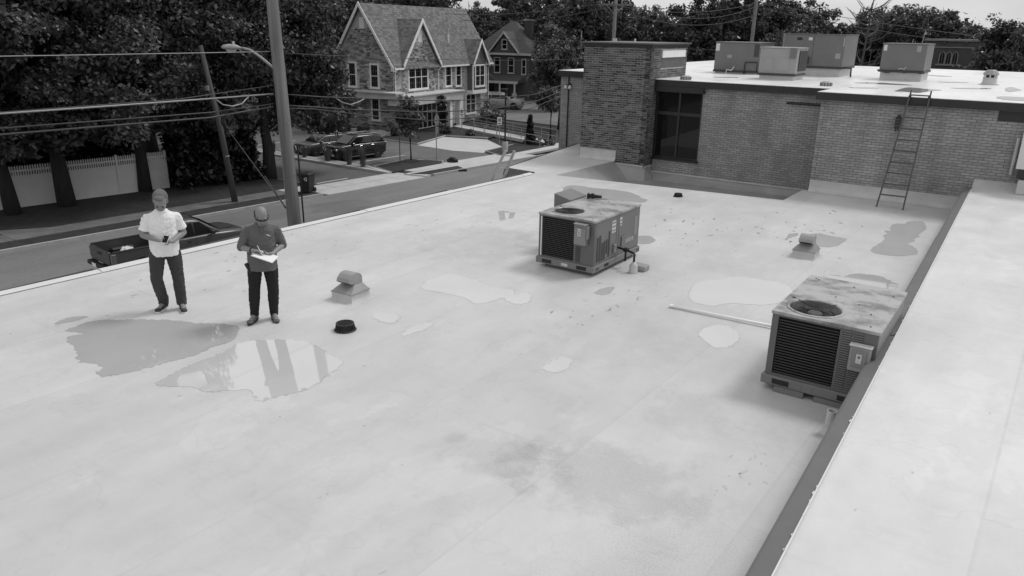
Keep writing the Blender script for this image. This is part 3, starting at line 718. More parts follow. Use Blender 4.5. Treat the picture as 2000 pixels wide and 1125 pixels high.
# black lantern on the wall left of the ladder
ln = empty('wall_lantern', (-3.17, 21.71, 1.86), 0, 'narrow black lantern fixed to the brick wall beside the ladder', 'wall light')
MB().box(-.06, .06, -.10, -.002, .0, .26).build('housing', M_blackmetal, ln)
MB().add([(-.065, -.105, .262), (.065, -.105, .262), (.065, -.002, .262), (-.065, -.002, .262), (0, -.02, .35), (0, -.04, .35)], [(0, 1, 5), (1, 2, 4, 5), (2, 3, 4), (3, 0, 5, 4), (3, 2, 1, 0)]).build('cap', M_blackmetal, ln)
for zz in (.07, .15, .22): MB().box(-.066, .066, -.106, -.004, zz, zz + .012).build('band', M_('lantern_band', .12, .5), ln)
for xx in (-.035, .035): MB().box(xx - .012, xx + .012, -.05, -.02, -.07, -.002).build('stub', M_blackmetal, ln)

# white box hung at the right end of the wall with its conduit
wbx = empty('wall_box', (.1, 21.2, 1.25), 0, 'white sheet metal box against the wall at the right edge', 'cabinet')
MB().bbox(-.55, .9, -.35, .45, 0, .82, .01).build('casing', M_white, wbx)
MB().box(-.50, .85, -.3, .45, -.22, -.003).build('recess', M_frame_dark, wbx)
MB().tube([(-.64, .42, .62), (-.64, .42, -.25)], .035, 8).build('conduit', M_flash, wbx)
MB().bbox(-.45, .9, -.45, .45, -.56, -.24, .02).build('curb', M_flash, wbx)

# ================================================================ far rooftop units
M_unit = M_('unit_grey_paint', .155, .5, amt=.08, scale=2)
M_unit_dark = M_('unit_dark_panel', .05, .5, amt=.1)
M_unit_light = M_('unit_pale_paint', .31, .5, amt=.06, scale=2)
M_curb = M_('roof_curb_white', .52, .5, amt=.1)
M_lbl = M_('sticker_white', .62, .5, amt=.2, scale=30)
M_lbl_dark = M_('sticker_print', .06, .6, amt=.1)
M_cable = M_('black_rubber', .012, .6, amt=.2)
def far_unit(name, label, x0, x1, y0, y1, zc, z1, extras=()):
    cx_, cy_ = (x0 + x1) / 2, (y0 + y1) / 2
    r0 = empty(name, (cx_, cy_, 2.662), 0, label, 'rooftop unit')
    w, d, h0, h1 = (x1 - x0) / 2, (y1 - y0) / 2, zc - 2.662, z1 - 2.662
    MB().box(-w + .04, w - .04, -d + .04, d - .04, 0, h0 - .05).build('curb', M_curb, r0)
    MB().box(-w - .02, w + .02, -d - .02, d + .02, h0 - .048, h0 + .02).build('base_rail', M_unit_dark, r0)
    MB().bbox(-w, w, -d, d, h0 + .022, h1 - .03, .008).build('cabinet', M_unit, r0)
    MB().box(-w - .02, w + .02, -d - .02, d + .02, h1 - .03, h1).build('top_panel', M_unit, r0)
    return r0, w, d, h0, h1
u, w, d, h0, h1 = far_unit('rooftop_unit', 'grey far rooftop unit nearest the brick tower, bent drain pipe in front', -10.7, -9.05, 28.5, 30.2, 2.76, 3.77)
MB().box(w - .2, w - .02, -d - .006, -d + .01, h1 - .5, h1 - .06).build('access_panel', M_unit_dark, u)
MB().box(-w + .02, -w + .16, -d - .004, -d, h1 - .32, h1 - .06).build('sticker', M_lbl, u)
MB().box(-.35, -.18, -d - .004, -d, .55, .66).build('sticker', M_unit_light, u)
MB().tube([(-.3, -d - .1, 0), (-.3, -d - .1, .14), (-.1, -d - .1, .12), (-.05, -d - .08, .22), (-.05, -d, .24)], .022, 7).build('drain_pipe', M_white, u)
MB().box(w + .02, w + .45, -d + .3, -d + .9, .1, .5).build('economizer_hood', M_unit_dark, u)
MB().tube([(.35, -d - .05, 0), (.35, -d - .05, .42), (.8, -d - .05, .42), (.8, -d - .05, .1)], .02, 6).build('pipe_frame', M_cable, u)
u, w, d, h0, h1 = far_unit('rooftop_unit', 'pale grey rooftop cabinet in front of the tallest far unit', -8.2, -7.02, 25.9, 27.1, 2.84, 3.67)
for ch in u.children:
    if ch.name.startswith(('cabinet', 'top_panel')): ch.data.materials.clear(); ch.data.materials.append(M_unit_light)
for sx in (-.28, .2):
    MB().box(sx - .17, sx + .17, -d - .012, -d + .004, h0 + .1, h0 + .5).build('access_panel', M_unit_light, u)
MB().box(w - .22, w - .02, -d - .05, -d, h1 - .32, h1 - .02).build('disconnect_box', M_unit, u)
for k in range(5): MB().box(w, w + .035, -d + .25 + k * .18, -d + .38 + k * .18, h0 + .1, h1 - .1).build('louver', M_unit_dark, u)
u, w, d, h0, h1 = far_unit('rooftop_unit', 'tallest grey far rooftop unit with dark vent slot', -8.48, -6.4, 29.4, 31.4, 2.98, 4.1)
MB().box(-.6, -.42, -d - .004, -d + .002, h1 - .22, h1 - .13).build('vent_slot', M_cable, u)
MB().box(-.2, -.07, -d - .004, -d, h1 - .22, h1 - .12).build('sticker', M_lbl, u)
MB().box(w - .26, w - .1, -d - .004, -d, h0 + .3, h0 + .48).build('sticker', M_unit_light, u)
MB().box(w - .04, w - .025, -d - .01, -d, h1 - .4, h1 - .1).build('hinge_strip', M_lbl, u)
MB().box(-.02, -.008, -d - .006, -d, h0 + .05, h1 - .05).build('panel_joint', M_unit_dark, u)
MB().box(-.35, -.1, -d - .12, -d, h0 + .1, h0 + .34).build('disconnect_box', M_unit_dark, u)
MB().box(-w - .12, -w, -d + .2, -d + .6, h1 - .5, h1).build('side_fittings', M_unit_light, u)
MB().tube([(w - .2, -d + .1, h0), (w + .3, -d + .1, h0), (w + .32, -d + .1, .02)], .03, 6).build('gas_pipe', M_cable, u)
u, w, d, h0, h1 = far_unit('rooftop_unit', 'grey far rooftop unit farthest right with two pale stickers', -5.1, -3.76, 29.0, 30.6, 2.97, 3.85)
MB().box(-w + .04, -w + .14, -d - .004, -d, h1 - .24, h1 - .06).build('sticker', M_lbl, u)
MB().box(w - .3, w - .17, -d - .004, -d, h1 - .26, h1 - .06).build('sticker', M_unit_light, u)
MB().tube([(-.08, -d - .03, h0 + .06), (0, -d - .03, h0 + .09), (.1, -d - .03, h0 + .06), (.14, -d - .03, h0 + .14)], .012, 6).build('hose', M_white, u)
MB().tube([(.35, .2, h1), (.39, .2, h1 + .42)], .014, 6).build('antenna', M_unit_light, u)
MB().tube([(.05, .2, h1), (.07, .2, h1 + .14)], .014, 6).build('vent_rod', M_unit_light, u)
rr = random.Random(2)
MB().tube([(-w - .05 + k * (2 * w + .1) / 12, -d - .04, h0 - .03 + rr.uniform(-.02, .035)) for k in range(13)], .03, 6).build('torn_flashing', M_unit_dark, u)
# mushroom vent and small drain on the far roof
mv = empty('mushroom_vent', (-1.85, 29.2, 2.662), 0, 'white mushroom vent on the far roof, right side', 'roof vent')
MB().lathe([(.30, 0), (.22, .03), (.2, .09), (.2, .22)], 20).build('collar', M_curb, mv, smooth=True)
MB().lathe([(.16, .22), (.16, .30)], 16).build('throat', M_cable, mv)
for k in range(8):
    an = k * math.pi / 4
    MB().box(-.015, .015, .17, .19, .22, .30).build('slat', M_white, mv).rotation_euler = (0, 0, an)
MB().lathe([(.22, .30), (.23, .33), (.15, .43), (.12, .45), (.0, .45)], 10).build('cap', M_unit_light, mv)
fd = empty('roof_drain', (-5.6, 24.1, 2.662), 0, 'low slotted drain on the far roof near its jog', 'roof drain')
MB().lathe([(.17, 0), (.16, .1), (.1, .13), (0, .13)], 16).build('dome', M_unit_light, fd)
for k in range(12): MB().box(-.012, .012, .158, .174, .01, .09).build('slot', M_unit_dark, fd).rotation_euler = (0, 0, k * math.pi / 6)
fd2 = copy_tree(fd); fd2.location = (-9.7, 23.5, 2.662); fd2['label'] = 'low slotted drain on the far roof beside the tower'
# ================================================================ near rooftop units
M_hv = M_('unit_sheet_metal', .165, .45, amt=.07, scale=3)
M_hv_front = M_('unit_front_metal', .13, .45, amt=.08, scale=3)
def top_mat():
    q = Mat('unit_top_weathered', .38, .4)
    st = q.rng(q.noise(2.6, 7, .66, (1, 1.4, 1)), .46, .62, 1.0, .40)
    sp = q.rng(q.noise(14, 5, .65, (1, 2, 1)), .58, .72, 1.0, .5)
    q.col(q.math('MULTIPLY', q.math('MULTIPLY', st, sp), .40)).rvary(.2, .5, 3)
    return q.m
M_hv_top = top_mat()
M_coil = M_('coil_dark', .016, .5, amt=.3, scale=10)
M_fin = M_('coil_fin', .03, .45, amt=.2, scale=12)
M_slot = M_('louver_slot', .06, .6, amt=.1)
M_rail = M_('base_rail_metal', .20, .5, amt=.1, scale=4)
M_box = M_('switch_box_grey', .24, .45, amt=.06)
M_iron = M_('cast_iron', .018, .55, amt=.3, scale=20, bump=.4, bscale=60)
M_galv = M_('galvanised_sheet', .30, .42, amt=.12, scale=5)
M_alu = M_('ladder_aluminium', .34, .4, .2, amt=.15, scale=6)
M_ladder = M_('weathered_ladder_steel', .085, .55, amt=.25, scale=8)
M_pvc = M_('white_plastic_pipe', .9, .4, amt=.05)

def plate_hole(q, x0, x1, y0, y1, z, cx, cy, r, n=40):
    angs = [2 * math.pi * k / n for k in range(n)] + [math.atan2(yy - cy, xx - cx) % (2 * math.pi) for xx in (x0, x1) for yy in (y0, y1)]
    angs = sorted(set(round(v, 6) for v in angs))
    inn, out = [], []
    for t in angs:
        c, s = math.cos(t), math.sin(t)
        inn.append((cx + r * c, cy + r * s, z))
        ks = []
        if c > 1e-6: ks.append((x1 - cx) / c)
        if c < -1e-6: ks.append((x0 - cx) / c)
        if s > 1e-6: ks.append((y1 - cy) / s)
        if s < -1e-6: ks.append((y0 - cy) / s)
        k = min(ks); out.append((cx + k * c, cy + k * s, z))
    m = len(angs)
    q.add(inn + out, [(i, m + i, m + (i + 1) % m, (i + 1) % m) for i in range(m)])

def rooftop_unit(name, label, x0, x1, y0, y1, h, fan, kind):
    cx, cy = (x0 + x1) / 2, (y0 + y1) / 2
    u = empty(name, (cx, cy, 0), 0, label, 'rooftop unit')
    w, d = (x1 - x0) / 2, (y1 - y0) / 2
    zb, zc = .07, .185                      # rail bottom / cabinet bottom
    MB().box(-w + .10, w - .06, -d + .08, d - .06, 0, zb).build('curb', M_hv_front, u)
    # base rail with fork slots: four sides
    q = MB(); q.bbox(-w - .035, w + .03, -d - .03, -d + .03, zb, zc, .006); q.build('base_rail', M_rail, u)
    q = MB(); q.bbox(w - .03, w + .03, -d + .032, d + .03, zb, zc, .006); q.build('base_rail', M_rail, u)
    q = MB(); q.bbox(-w - .03, -w + .03, -d + .032, d + .03, zb, zc, .006); q.build('base_rail', M_rail, u)
    for sx in (-w + .10, w - .32):
        MB().box(sx, sx + .2, -d - .033, -d - .02, zb + .022, zc - .028).build('fork_slot', M_coil, u)
    for k in range(3): MB().box(-.14 + k * .12, -.137 + k * .12, -d - .032, -d - .029, zb + .01, zc - .012).build('rail_joint', M_hv_front, u)
    for sy in (-d + .06, -d + .12, d - .10, d - .04):
        MB().box(w + .025, w + .033, sy, sy + .03, zb + .03, zb + .08).build('lifting_slot', M_coil, u)
    MB().box(w + .025, w + .033, -d + .36, -d + .52, zb + .03, zb + .085).build('fork_slot', M_coil, u)
    # corner posts and walls (coil recess on the front)
    c0, c1 = -w + .075, -w + .075 + .62 * (2 * w) * (.93 if kind == 1 else .95)
    MB().box(-w, c0, -d, -d + .06, zc, h - .025).build('corner_post', M_hv_front, u)
    if kind == 1: MB().box(-w + .045, -w + .062, -d - .008, -d - .001, zc + .02, h - .06).build('bright_edge_strip', M_pvc, u)  # white strip standing in for the bright rim along the left edge
    MB().box(c0, c1, -d + .05, -d + .07, zc, h - .025).build('coil', M_coil, u)
    MB().box(c0, c1, -d + .001, -d + .048, h - .06, h - .025).build('coil_frame', M_hv_front, u)
    MB().box(c0, c1, -d + .001, -d + .048, zc, zc + .03).build('coil_frame', M_hv_front, u)
    nf = 20
    for k in range(nf):
        zz = zc + .045 + k * (h - zc - .12) / nf
        MB().box(c0 + .012, c1 - .01, -d + .012, -d + .05, zz, zz + (h - zc) / nf * .34).build('fin', M_fin, u)
    MB().bbox(c1, w, -d, -d + .07, zc, h - .025, .004).build('front_panel', M_hv_front, u)
    # sides, back
    MB().bbox(w - .04, w, -d + .072, d, zc, h - .025, .004).build('side_panel', M_hv, u)
    MB().bbox(-w, -w + .04, -d + .062, d, zc, h - .025, .004).build('side_panel', M_hv_front, u)
    MB().box(-w + .042, w - .042, d - .04, d - .001, zc, h - .025).build('back_panel', M_hv, u)
    MB().box(-w + .042, w - .042, -d + .072, d - .042, zc, zc + .02).build('floor_pan', M_coil, u)
    # top with the fan opening
    fx, fy, fr = fan[0] - cx, fan[1] - cy, fan[2]
    q = MB(); plate_hole(q, -w - .012, w + .012, -d - .012, d + .012, h, fx, fy, fr)
    for (a_, b_) in (((-w - .012, -d - .012), (w + .012, -d - .012)), ((w + .012, -d - .012), (w + .012, d + .012)), ((w + .012, d + .012), (-w - .012, d + .012)), ((-w - .012, d + .012), (-w - .012, -d - .012))):
        q.add([(*a_, h), (*b_, h), (*b_, h - .035), (*a_, h - .035)], [(3, 2, 1, 0)])
    tp = q.build('top_panel', M_hv_top, u, fix=False)
    MB().lathe([(fr + .03, h + .0005), (fr + .028, h + .010), (fr, h + .012), (fr - .012, h - .03), (fr - .02, h - .2)], 40, (fx, fy, 0), cap=False).build('fan_ring', M_hv_top, u, smooth=True)
    MB().lathe([(fr - .03, h - .215), (fr - .03, h - .21)], 32, (fx, fy, 0)).build('fan_well', M_coil, u)
    fanp = empty('fan', (fx, fy, h - .09)); fanp.parent = u
    MB().lathe([(.085, -.03), (.085, .03), (.07, .045), (0, .045)], 20).build('hub', M_galv if kind == 2 else M_rail, fanp)
    for k in range(4):
        an = k * math.pi / 2 + .5
        q = MB(); pts_a, pts_b = [], []
        for i in range(6):
            t = i / 5; rr = .08 + (fr - .115) * t; sw = .25 * t
            pts_a.append((rr * math.cos(an + sw - .32), rr * math.sin(an + sw - .32), -.035)); pts_b.append((rr * math.cos(an + sw + .32), rr * math.sin(an + sw + .32), .03))
        vs = pts_a + pts_b + [(p[0], p[1], p[2] - .004) for p in pts_a + pts_b]
        fs = []
        for i in range(5): fs += [(i, i + 1, 7 + i, 6 + i), (12 + i, 18 + i, 19 + i, 13 + i)]
        q.add(vs, fs).build('blade', M_slot if kind == 1 else M_fin, fanp)
    q = MB()
    for k in range(14): q.tube([(fr * .97 * (k + 1) / 14.5 * math.cos(t), fr * .97 * (k + 1) / 14.5 * math.sin(t), .088) for t in [2 * math.pi * i / 36 for i in range(37)]], .0022, 4, False)
    q.build('wire_guard', M_cable, fanp)
    for k in range(4):
        an = k * math.pi / 2 + .95
        MB().tube([(.05 * math.cos(an), .05 * math.sin(an), .09), ((fr + .015) * math.cos(an), (fr + .015) * math.sin(an), .1)], .005, 5).build('guard_arm', M_cable, fanp)
    rr = random.Random(kind)
    for (sx, sy) in [(-w + .09, d - .12), (-w + .13, d - .16), (-.1, -d + .95), (.2, -d + .82), (w - .2, -d + .55), (w - .12, -d + .12), (0, d - .2), (w - .1, d - .3)]:
        MB().lathe([(.010, 0), (.010, .006), (0, .008)], 8, (sx, sy, h + .0005)).build('screw', M_coil, u)
    MB().lathe([(.026, 0), (.022, .005), (0, .005)], 10, (-w + .07, -d + .62, h + .0006)).build('knockout', M_coil, u)
    return u, w, d, zc, h, c1

u1, w, d, zc, h, c1 = rooftop_unit('rooftop_unit', 'nearby grey rooftop unit at roof centre with tall switch box on its front', -7.19, -6.05, 11.25, 13.0, 1.0, (-6.80, 11.63, .285), 1)
# disconnect box with red-lever handle side, stickers
db = empty('disconnect_box', (c1 + .16, -d, .56)); db.parent = u1
MB().bbox(-.105, .125, -.11, -.001, 0, .36, .008).build('case', M_box, db)
MB().box(-.115, .135, -.12, -.001, .362, .375).build('rain_cap', M_galv, db)
MB().box(-.09, .11, -.1135, -.1105, .30, .34).build('name_strip', M_hv, db)
MB().box(-.03, .03, -.1135, -.1105, .16, .29).build('notice', M_lbl, db)
for zz in (.18, .215, .25): MB().box(-.018, .018, -.1155, -.114, zz, zz + .018).build('print', M_hv_front, db)
MB().bbox(.128, .165, -.1, -.03, .12, .35, .008).build('handle', M_box, db)
MB().box(c1 + .04, c1 + .14, -d - .004, -d + .002, zc + .03, .50).build('side_grille', M_slot, u1)
MB().box(-.06, .07, -d - .034, -d - .0325, .10, .15).build('rail_sticker', M_lbl, u1)
# side: louvre slots, stickers, faded lettering, service hatch
for k, (z_lo, z_hi) in enumerate([(.24, .68), (.23, .70), (.23, .56), (.235, .57), (.32, .585), (.25, .72)]):
    yy = -d + .10 + k * .085
    MB().box(w - .002, w + .006, yy, yy + .052, z_lo, z_hi).build('louvre_slot', M_slot, u1)
MB().box(w + .001, w + .004, -.24, -.10, .66, .88).build('sticker', M_lbl, u1)
for k in range(3): MB().box(w + .004, w + .0055, -.225, -.115, .685 + k * .07, .72 + k * .07).build('sticker_print', M_box, u1)
MB().box(w + .001, w + .004, .05, .14, .74, .89).build('sticker', M_lbl, u1)
for k in range(2): MB().box(w + .004, w + .0055, .06, .13, .755 + k * .065, .79 + k * .065).build('sticker_print', M_box, u1)
MB().box(w + .001, w + .004, .66, .78, .44, .80).build('sticker', M_box, u1)
MB().box(w + .001, w + .004, -.06, -.055, zc + .01, h - .04).build('panel_joint', M_hv_front, u1)
MB().box(w + .001, w + .004, .03, .035, zc + .01, h - .04).build('panel_joint', M_hv_front, u1)
def text_mesh(body, size, mat, parent, M):
    cu = bpy.data.curves.new('lettering', 'FONT'); cu.body = body; cu.size = size; cu.extrude = .0008; cu.align_x = 'CENTER'
    t = bpy.data.objects.new('lettering_tmp', cu); COL.objects.link(t)
    dg = bpy.context.evaluated_depsgraph_get(); dg.update()
    me = bpy.data.meshes.new_from_object(t.evaluated_get(dg)); bpy.data.objects.remove(t)
    me.materials.clear()
    o = link_mesh('lettering', me, mat, parent); o.matrix_local = M; return o
sideM = Matrix.Translation((w + .003, .46, .36)) @ Matrix(((0, 0, 1), (1, 0, 0), (0, 1, 0))).to_4x4()
text_mesh('Reliant', .14, M_lbl, u1, sideM)
MB().box(w + .001, w + .004, .17, .21, .33, .41).build('logo_patch', M_lbl, u1)
MB().bbox(w + .001, w + .02, .14, .30, .33, .52, .004).build('service_hatch', M_hv, u1)
MB().bbox(w + .001, w + .035, -.17, -.08, .28, .44, .006).build('thermostat_box', M_box, u1)
# intake hood on the hidden side
MB().extr([(-w - .001, .2, 1.03), (-w - .36, .2, 1.115), (-w - .36, .2, .6), (-w - .001, .2, .5)], (0, .62, 0)).build('intake_hood', M_hv, u1)

u2, w, d, zc, h, c1 = rooftop_unit('rooftop_unit', 'nearest grey rooftop unit partly hidden by the metal coping', -2.25, -1.08, 8.71, 10.42, 1.0, (-1.86, 9.08, .30), 2)
for k in range(2):
    MB().box(c1 + .03 + k * .125, c1 + .13 + k * .125, -d - .004, -d + .001, zc + .04, h - .06).build('side_grille', M_slot, u2)
    for j in range(26): MB().box(c1 + .034 + k * .125, c1 + .126 + k * .125, -d - .009, -d - .0045, zc + .05 + j * .0278, zc + .06 + j * .0278).build('grille_rib', M_rail, u2)
db = empty('switch_box', (c1 + .245, -d, .52)); db.parent = u2
MB().bbox(-.10, .12, -.10, -.012, 0, .30, .01).build('case', M_galv, db)
MB().box(-.11, .13, -.115, -.012, .302, .312).build('rain_cap', M_lbl, db)
MB().bbox(-.065, .085, -.115, -.101, .06, .26, .006).build('cover', M_box, db)
MB().bbox(-.02, .04, -.121, -.1155, .11, .22, .004).build('switch_plate', M_lbl, db)
MB().box(0, .02, -.126, -.1215, .17, .2).build('toggle', M_hv_front, db)
MB().box(-w + .14, -.1, -d - .06, -d - .02, .0, .07).build('sleeper', M_rail, u2)
MB().box(.02, w, -d - .05, -d - .02, .0, .065).build('sleeper', M_rail, u2)

# tool left lying on the farther unit
tl = empty('power_tool', (-6.98, 12.86, 1.002), R(20), 'small black tool lying on top of the farther rooftop unit', 'tool')
MB().bbox(-.13, -.09, -.05, .05, 0, .10, .01).build('head', M_cable, tl)
MB().tube([(-.09, 0, .05), (-.02, .01, .045), (.06, 0, .045)], [.035, .045, .03], 10).build('body', M_cable, tl)
MB().tube([(.06, 0, .045), (.15, .02, .04)], [.032, .028], 10).build('chuck', M_cable, tl)
MB().bbox(-.06, .0, -.03, .03, .075, .1, .008).build('battery', M_iron, tl)

# gas line from the farther unit to its roof stub
gp = empty('gas_pipe', (-5.6, 11.93, 0), 0, 'black gas pipe from the farther unit into a white roof stub', 'pipe')
MB().tube([(-.44, .22, .34), (-.30, .2, .33), (-.26, .2, .33), (-.04, .06, .335), (-.01, .03, .325), (0, 0, .29), (0, 0, .17)], .021, 8).build('pipe', M_cable, gp, smooth=True)
MB().tube([(-.27, .2, .33), (-.27, .2, .12)], .019, 8).build('drip_leg', M_cable, gp)
MB().bbox(-.31, -.22, .16, .24, .30, .365, .008).build('valve', M_cable, gp)
MB().lathe([(.085, 0), (.078, .01), (.072, .14), (.05, .17), (.028, .19), (.024, .2)], 18).build('roof_stub', M_flash, gp, smooth=True)
MB().bbox(-.1, .16, .12, .34, .0, .1, .015).build('support_block', M_galv, gp)

# goosenecks
def gooseneck(loc, rz, label):
    v = empty('gooseneck_vent', loc, rz, label, 'roof vent', 'gooseneck vents on the white roof')
    q = MB()
    def ring(hw, hd, z, oy=0): return [(-hw, -hd + oy, z), (hw, -hd + oy, z), (hw, hd + oy, z), (-hw, hd + oy, z)]
    rings = [ring(.30, .30, .0), ring(.245, .245, .015), ring(.225, .225, .05), ring(.222, .222, .15)]
    vs = sum(rings, []); fs = []
    for i in range(len(rings) - 1):
        for k in range(4): fs.append((i * 4 + k, i * 4 + (k + 1) % 4, (i + 1) * 4 + (k + 1) % 4, (i + 1) * 4 + k))
    q.add(vs, fs); q.build('curb', M_flash, v)
    MB().box(-.236, .236, -.236, .236, .15, .165).build('flange', M_galv, v)
    q = MB(); rings = [ring(.225, .225, .166), ring(.135, .10, .29, .05), ring(.135, .10, .33, .05)]
    vs = sum(rings, []); fs = []
    for i in range(2):
        for k in range(4): fs.append((i * 4 + k, i * 4 + (k + 1) % 4, (i + 1) * 4 + (k + 1) % 4, (i + 1) * 4 + k))
    q.add(vs, fs); q.build('transition', M_galv, v)
    # hood: a curled sheet, open below at the front
    prof = [(.15, .30)] + [(.15 - .15 * (1 - math.cos(t)), .38 + .12 * math.sin(t)) for t in [math.pi * k / 14 for k in range(0, 11)]]
    prof += [(-.15, .42), (-.185, .355)]
    inner = [(-.11, .31), (.05, .30)]
    poly = prof + inner
    MB().extr([(-.14, p[0], p[1]) for p in poly], (.28, 0, 0)).build('hood', M_galv, v)
    MB().extr([(-.11, -.188, .345), (-.11, -.125, .312), (-.11, -.118, .322), (-.11, -.183, .357)], (.22, 0, 0)).build('opening', M_coil, v)
    v.scale = (.93, .93, .87)
    return v
gooseneck((-8.58, 7.93, 0), R(4), 'galvanised gooseneck roof vent right of the two men')
gooseneck((-3.41, 15.0, 0), R(2), 'galvanised gooseneck roof vent near the ragged puddle below the ladder')
# drains
def dome(loc, s, label):
    r0 = empty('roof_drain', loc, 0, label, 'roof drain', 'domed drains on the white roof')
    r0.scale = (s, s, s * .78)
    MB().lathe([(.15, .0), (.15, .02), (.125, .03), (.115, .10), (.09, .125), (0, .128)], 24).build('core', M_coil, r0)
    for k in range(22):
        an = 2 * math.pi * k / 22
        MB().add([(.145, -.008, .02), (.145, .008, .02), (.13, .006, .115), (.13, -.006, .115), (.12, -.008, .02), (.12, .008, .02), (.112, .006, .115), (.112, -.006, .115)],
                 [(0, 1, 2, 3), (4, 7, 6, 5), (0, 3, 7, 4), (1, 5, 6, 2)]).build('rib', M_iron, r0).rotation_euler = (0, 0, an)
    MB().lathe([(.112, .115), (.13, .118), (.128, .14), (.108, .142)], 24, cap=False).build('rim', M_iron, r0)
    for k in range(5): MB().box(-.1, .1, -.006 + (k - 2) * .04, .006 + (k - 2) * .04, .129, .141).build('top_bar', M_fin, r0)
    MB().lathe([(.155, .0), (.16, .012), (.15, .022)], 24, cap=False).build('clamp_ring', M_iron, r0)
dome((-7.65, 6.93, 0), 1.0, 'black cast iron dome drain in front of the left gooseneck vent')
dome((-7.63, 18.66, 0), .78, 'small black dome drain near the sunken valley')
# loose white pipe and vent pipe
pv = empty('plastic_pipe', (-3.3, 10.69, .03), 0, 'thin white plastic pipe lying left of the nearest unit', 'pipe')
MB().tube([(-.99, -.05, 0), (.95, .05, .012)], .022, 10).build('tube', M_pvc, pv, smooth=True)
MB().tube([(-1.03, -.052, 0), (-.97, -.049, 0)], .027, 10).build('coupling', M_pvc, pv)
vp = empty('vent_pipe', (-1.315, 8.02, 0), 0, 'short open vent pipe beside the metal coping', 'pipe')
MB().lathe([(.10, 0), (.075, .02), (.052, .06), (.05, .26), (.043, .26), (.042, .05)], 18, cap=False).build('pipe', M_curb, vp, smooth=False)
MB().lathe([(.0415, .19), (0, .19)], 16).build('bore', M_coil, vp)

# ================================================================ ladders
def ladder(name, label, b0, b1, t0, t1, nr, mat, rw, rd, first=.08, last=.97):
    b0, b1, t0, t1 = map(Vector, (b0, b1, t0, t1)); o_ = (b0 + b1) / 2
    l = empty(name, o_, 0, label, 'ladder')
    across = (b1 - b0).normalized(); upv = (t0 - b0).normalized(); nrm = across.cross(upv).normalized()
    for (p, q_) in ((b0, t0), (b1, t1)):
        p, q_ = p - o_, q_ - o_
        MB().extr([p - across * rw / 2 - nrm * rd / 2, p + across * rw / 2 - nrm * rd / 2, p + across * rw / 2 + nrm * rd / 2, p - across * rw / 2 + nrm * rd / 2], q_ - p).build('rail', mat, l)
    for k in range(nr):
        t = first + (last - first) * k / (nr - 1)
        MB().tube([b0 + (t0 - b0) * t - o_ + across * rw / 2, b1 + (t1 - b1) * t - o_ - across * rw / 2], rd * .28, 8).build('rung', mat, l)
    return l, across, upv, nrm
l1, ac, upv, nrm = ladder('ladder', 'tall weathered ladder leaning on the brick wall', (-3.18, 20.71, .0), (-2.58, 20.75, .0), (-2.98, 21.58, 2.82), (-2.54, 21.58, 2.82), 10, M_ladder, .034, .06, .11, .96)
for (x_, y_, z_) in ((-2.985, 21.53, 2.66), (-2.55, 21.53, 2.66)):
    MB().box(x_ - .03 + 2.88, x_ + .03 + 2.88, y_ - .03 - 20.73, y_ + .02 - 20.73, z_ - .03, z_ + .03).build('bracket', M_cable, l1)
e0 = Vector((-12.72, 17.28, 0.0)); e1 = Vector((-12.66, 17.82, -.02)); t0 = Vector((-12.52, 17.72, .82)); t1 = Vector((-12.46, 18.06, .78))
bl0 = e0 + (e0 - t0) * 5.6; bl1 = e1 + (e1 - t1) * 5.6
ladder('ladder', 'aluminium ladder head rising over the street edge of the roof', bl0, bl1, t0, t1, 15, M_alu, .05, .07, .04, .975)
# ================================================================ stone house across the street
M_shingle = Mat('roof_shingles', .13, .85)
_q = M_shingle
_bt = _q.n.new('ShaderNodeTexBrick'); _bt.inputs['Scale'].default_value = 1.0
_bt.inputs['Brick Width'].default_value = .34; _bt.inputs['Row Height'].default_value = .17; _bt.inputs['Mortar Size'].default_value = .008
_bt.inputs['Color1'].default_value = G(.10); _bt.inputs['Color2'].default_value = G(.21); _bt.inputs['Mortar'].default_value = G(.07)
_sx = _q.n.new('ShaderNodeSeparateXYZ'); _q.l.new(_q.coord('Object'), _sx.inputs[0])
_cb = _q.n.new('ShaderNodeCombineXYZ'); _q.l.new(_q.math('ADD', _sx.outputs[0], _q.math('MULTIPLY', _sx.outputs[1], .37)), _cb.inputs[0]); _q.l.new(_sx.outputs[2], _cb.inputs[1])
_q.l.new(_cb.outputs[0], _bt.inputs['Vector']); _q.col(_bt.outputs['Color']).vary(.12, 3)
M_shingle = _q.m
M_shingle2 = M_shingle.copy(); M_shingle2.name = 'cross_gable_shingles'
for nd in M_shingle2.node_tree.nodes:
    if nd.type == 'MATH' and nd.operation == 'MULTIPLY' and abs(nd.inputs[1].default_value - .37) < 1e-4: nd.inputs[1].default_value = 1.0
    if nd.type == 'MATH' and nd.operation == 'ADD':
        for lk in list(nd.inputs[0].links): M_shingle2.node_tree.links.remove(lk)
        nd.inputs[0].default_value = 0
M_siding = M_('house_siding', .13, .7, amt=.1, scale=3)
M_trim = M_('house_trim_white', .82, .6, amt=.08, scale=3)
M_canopy = M_('canopy_stucco', .55, .7, amt=.12, scale=1.5)
M_dglass = Mat('house_window_glass', .006, .12).m
HC = (-45.68, 48.26, GZ)
hs = empty('stone_house', HC, R(97.1), 'two-storey stone house with steep gabled shingle roof and cream canopy', 'house')
HL, HW, HE, HRZ = 16.0, 6.12, 5.78, 10.41
FAC = Matrix(((1, 0, 0, 0), (0, -1, 0, 0), (0, 0, 1, 0), (0, 0, 0, 1)))          # (u, out, z) -> house coords, street front
GAB = Matrix(((0, -1, 0, 0), (1, 0, 0, 0), (0, 0, 1, 0), (0, 0, 0, 1)))          # lot side gable

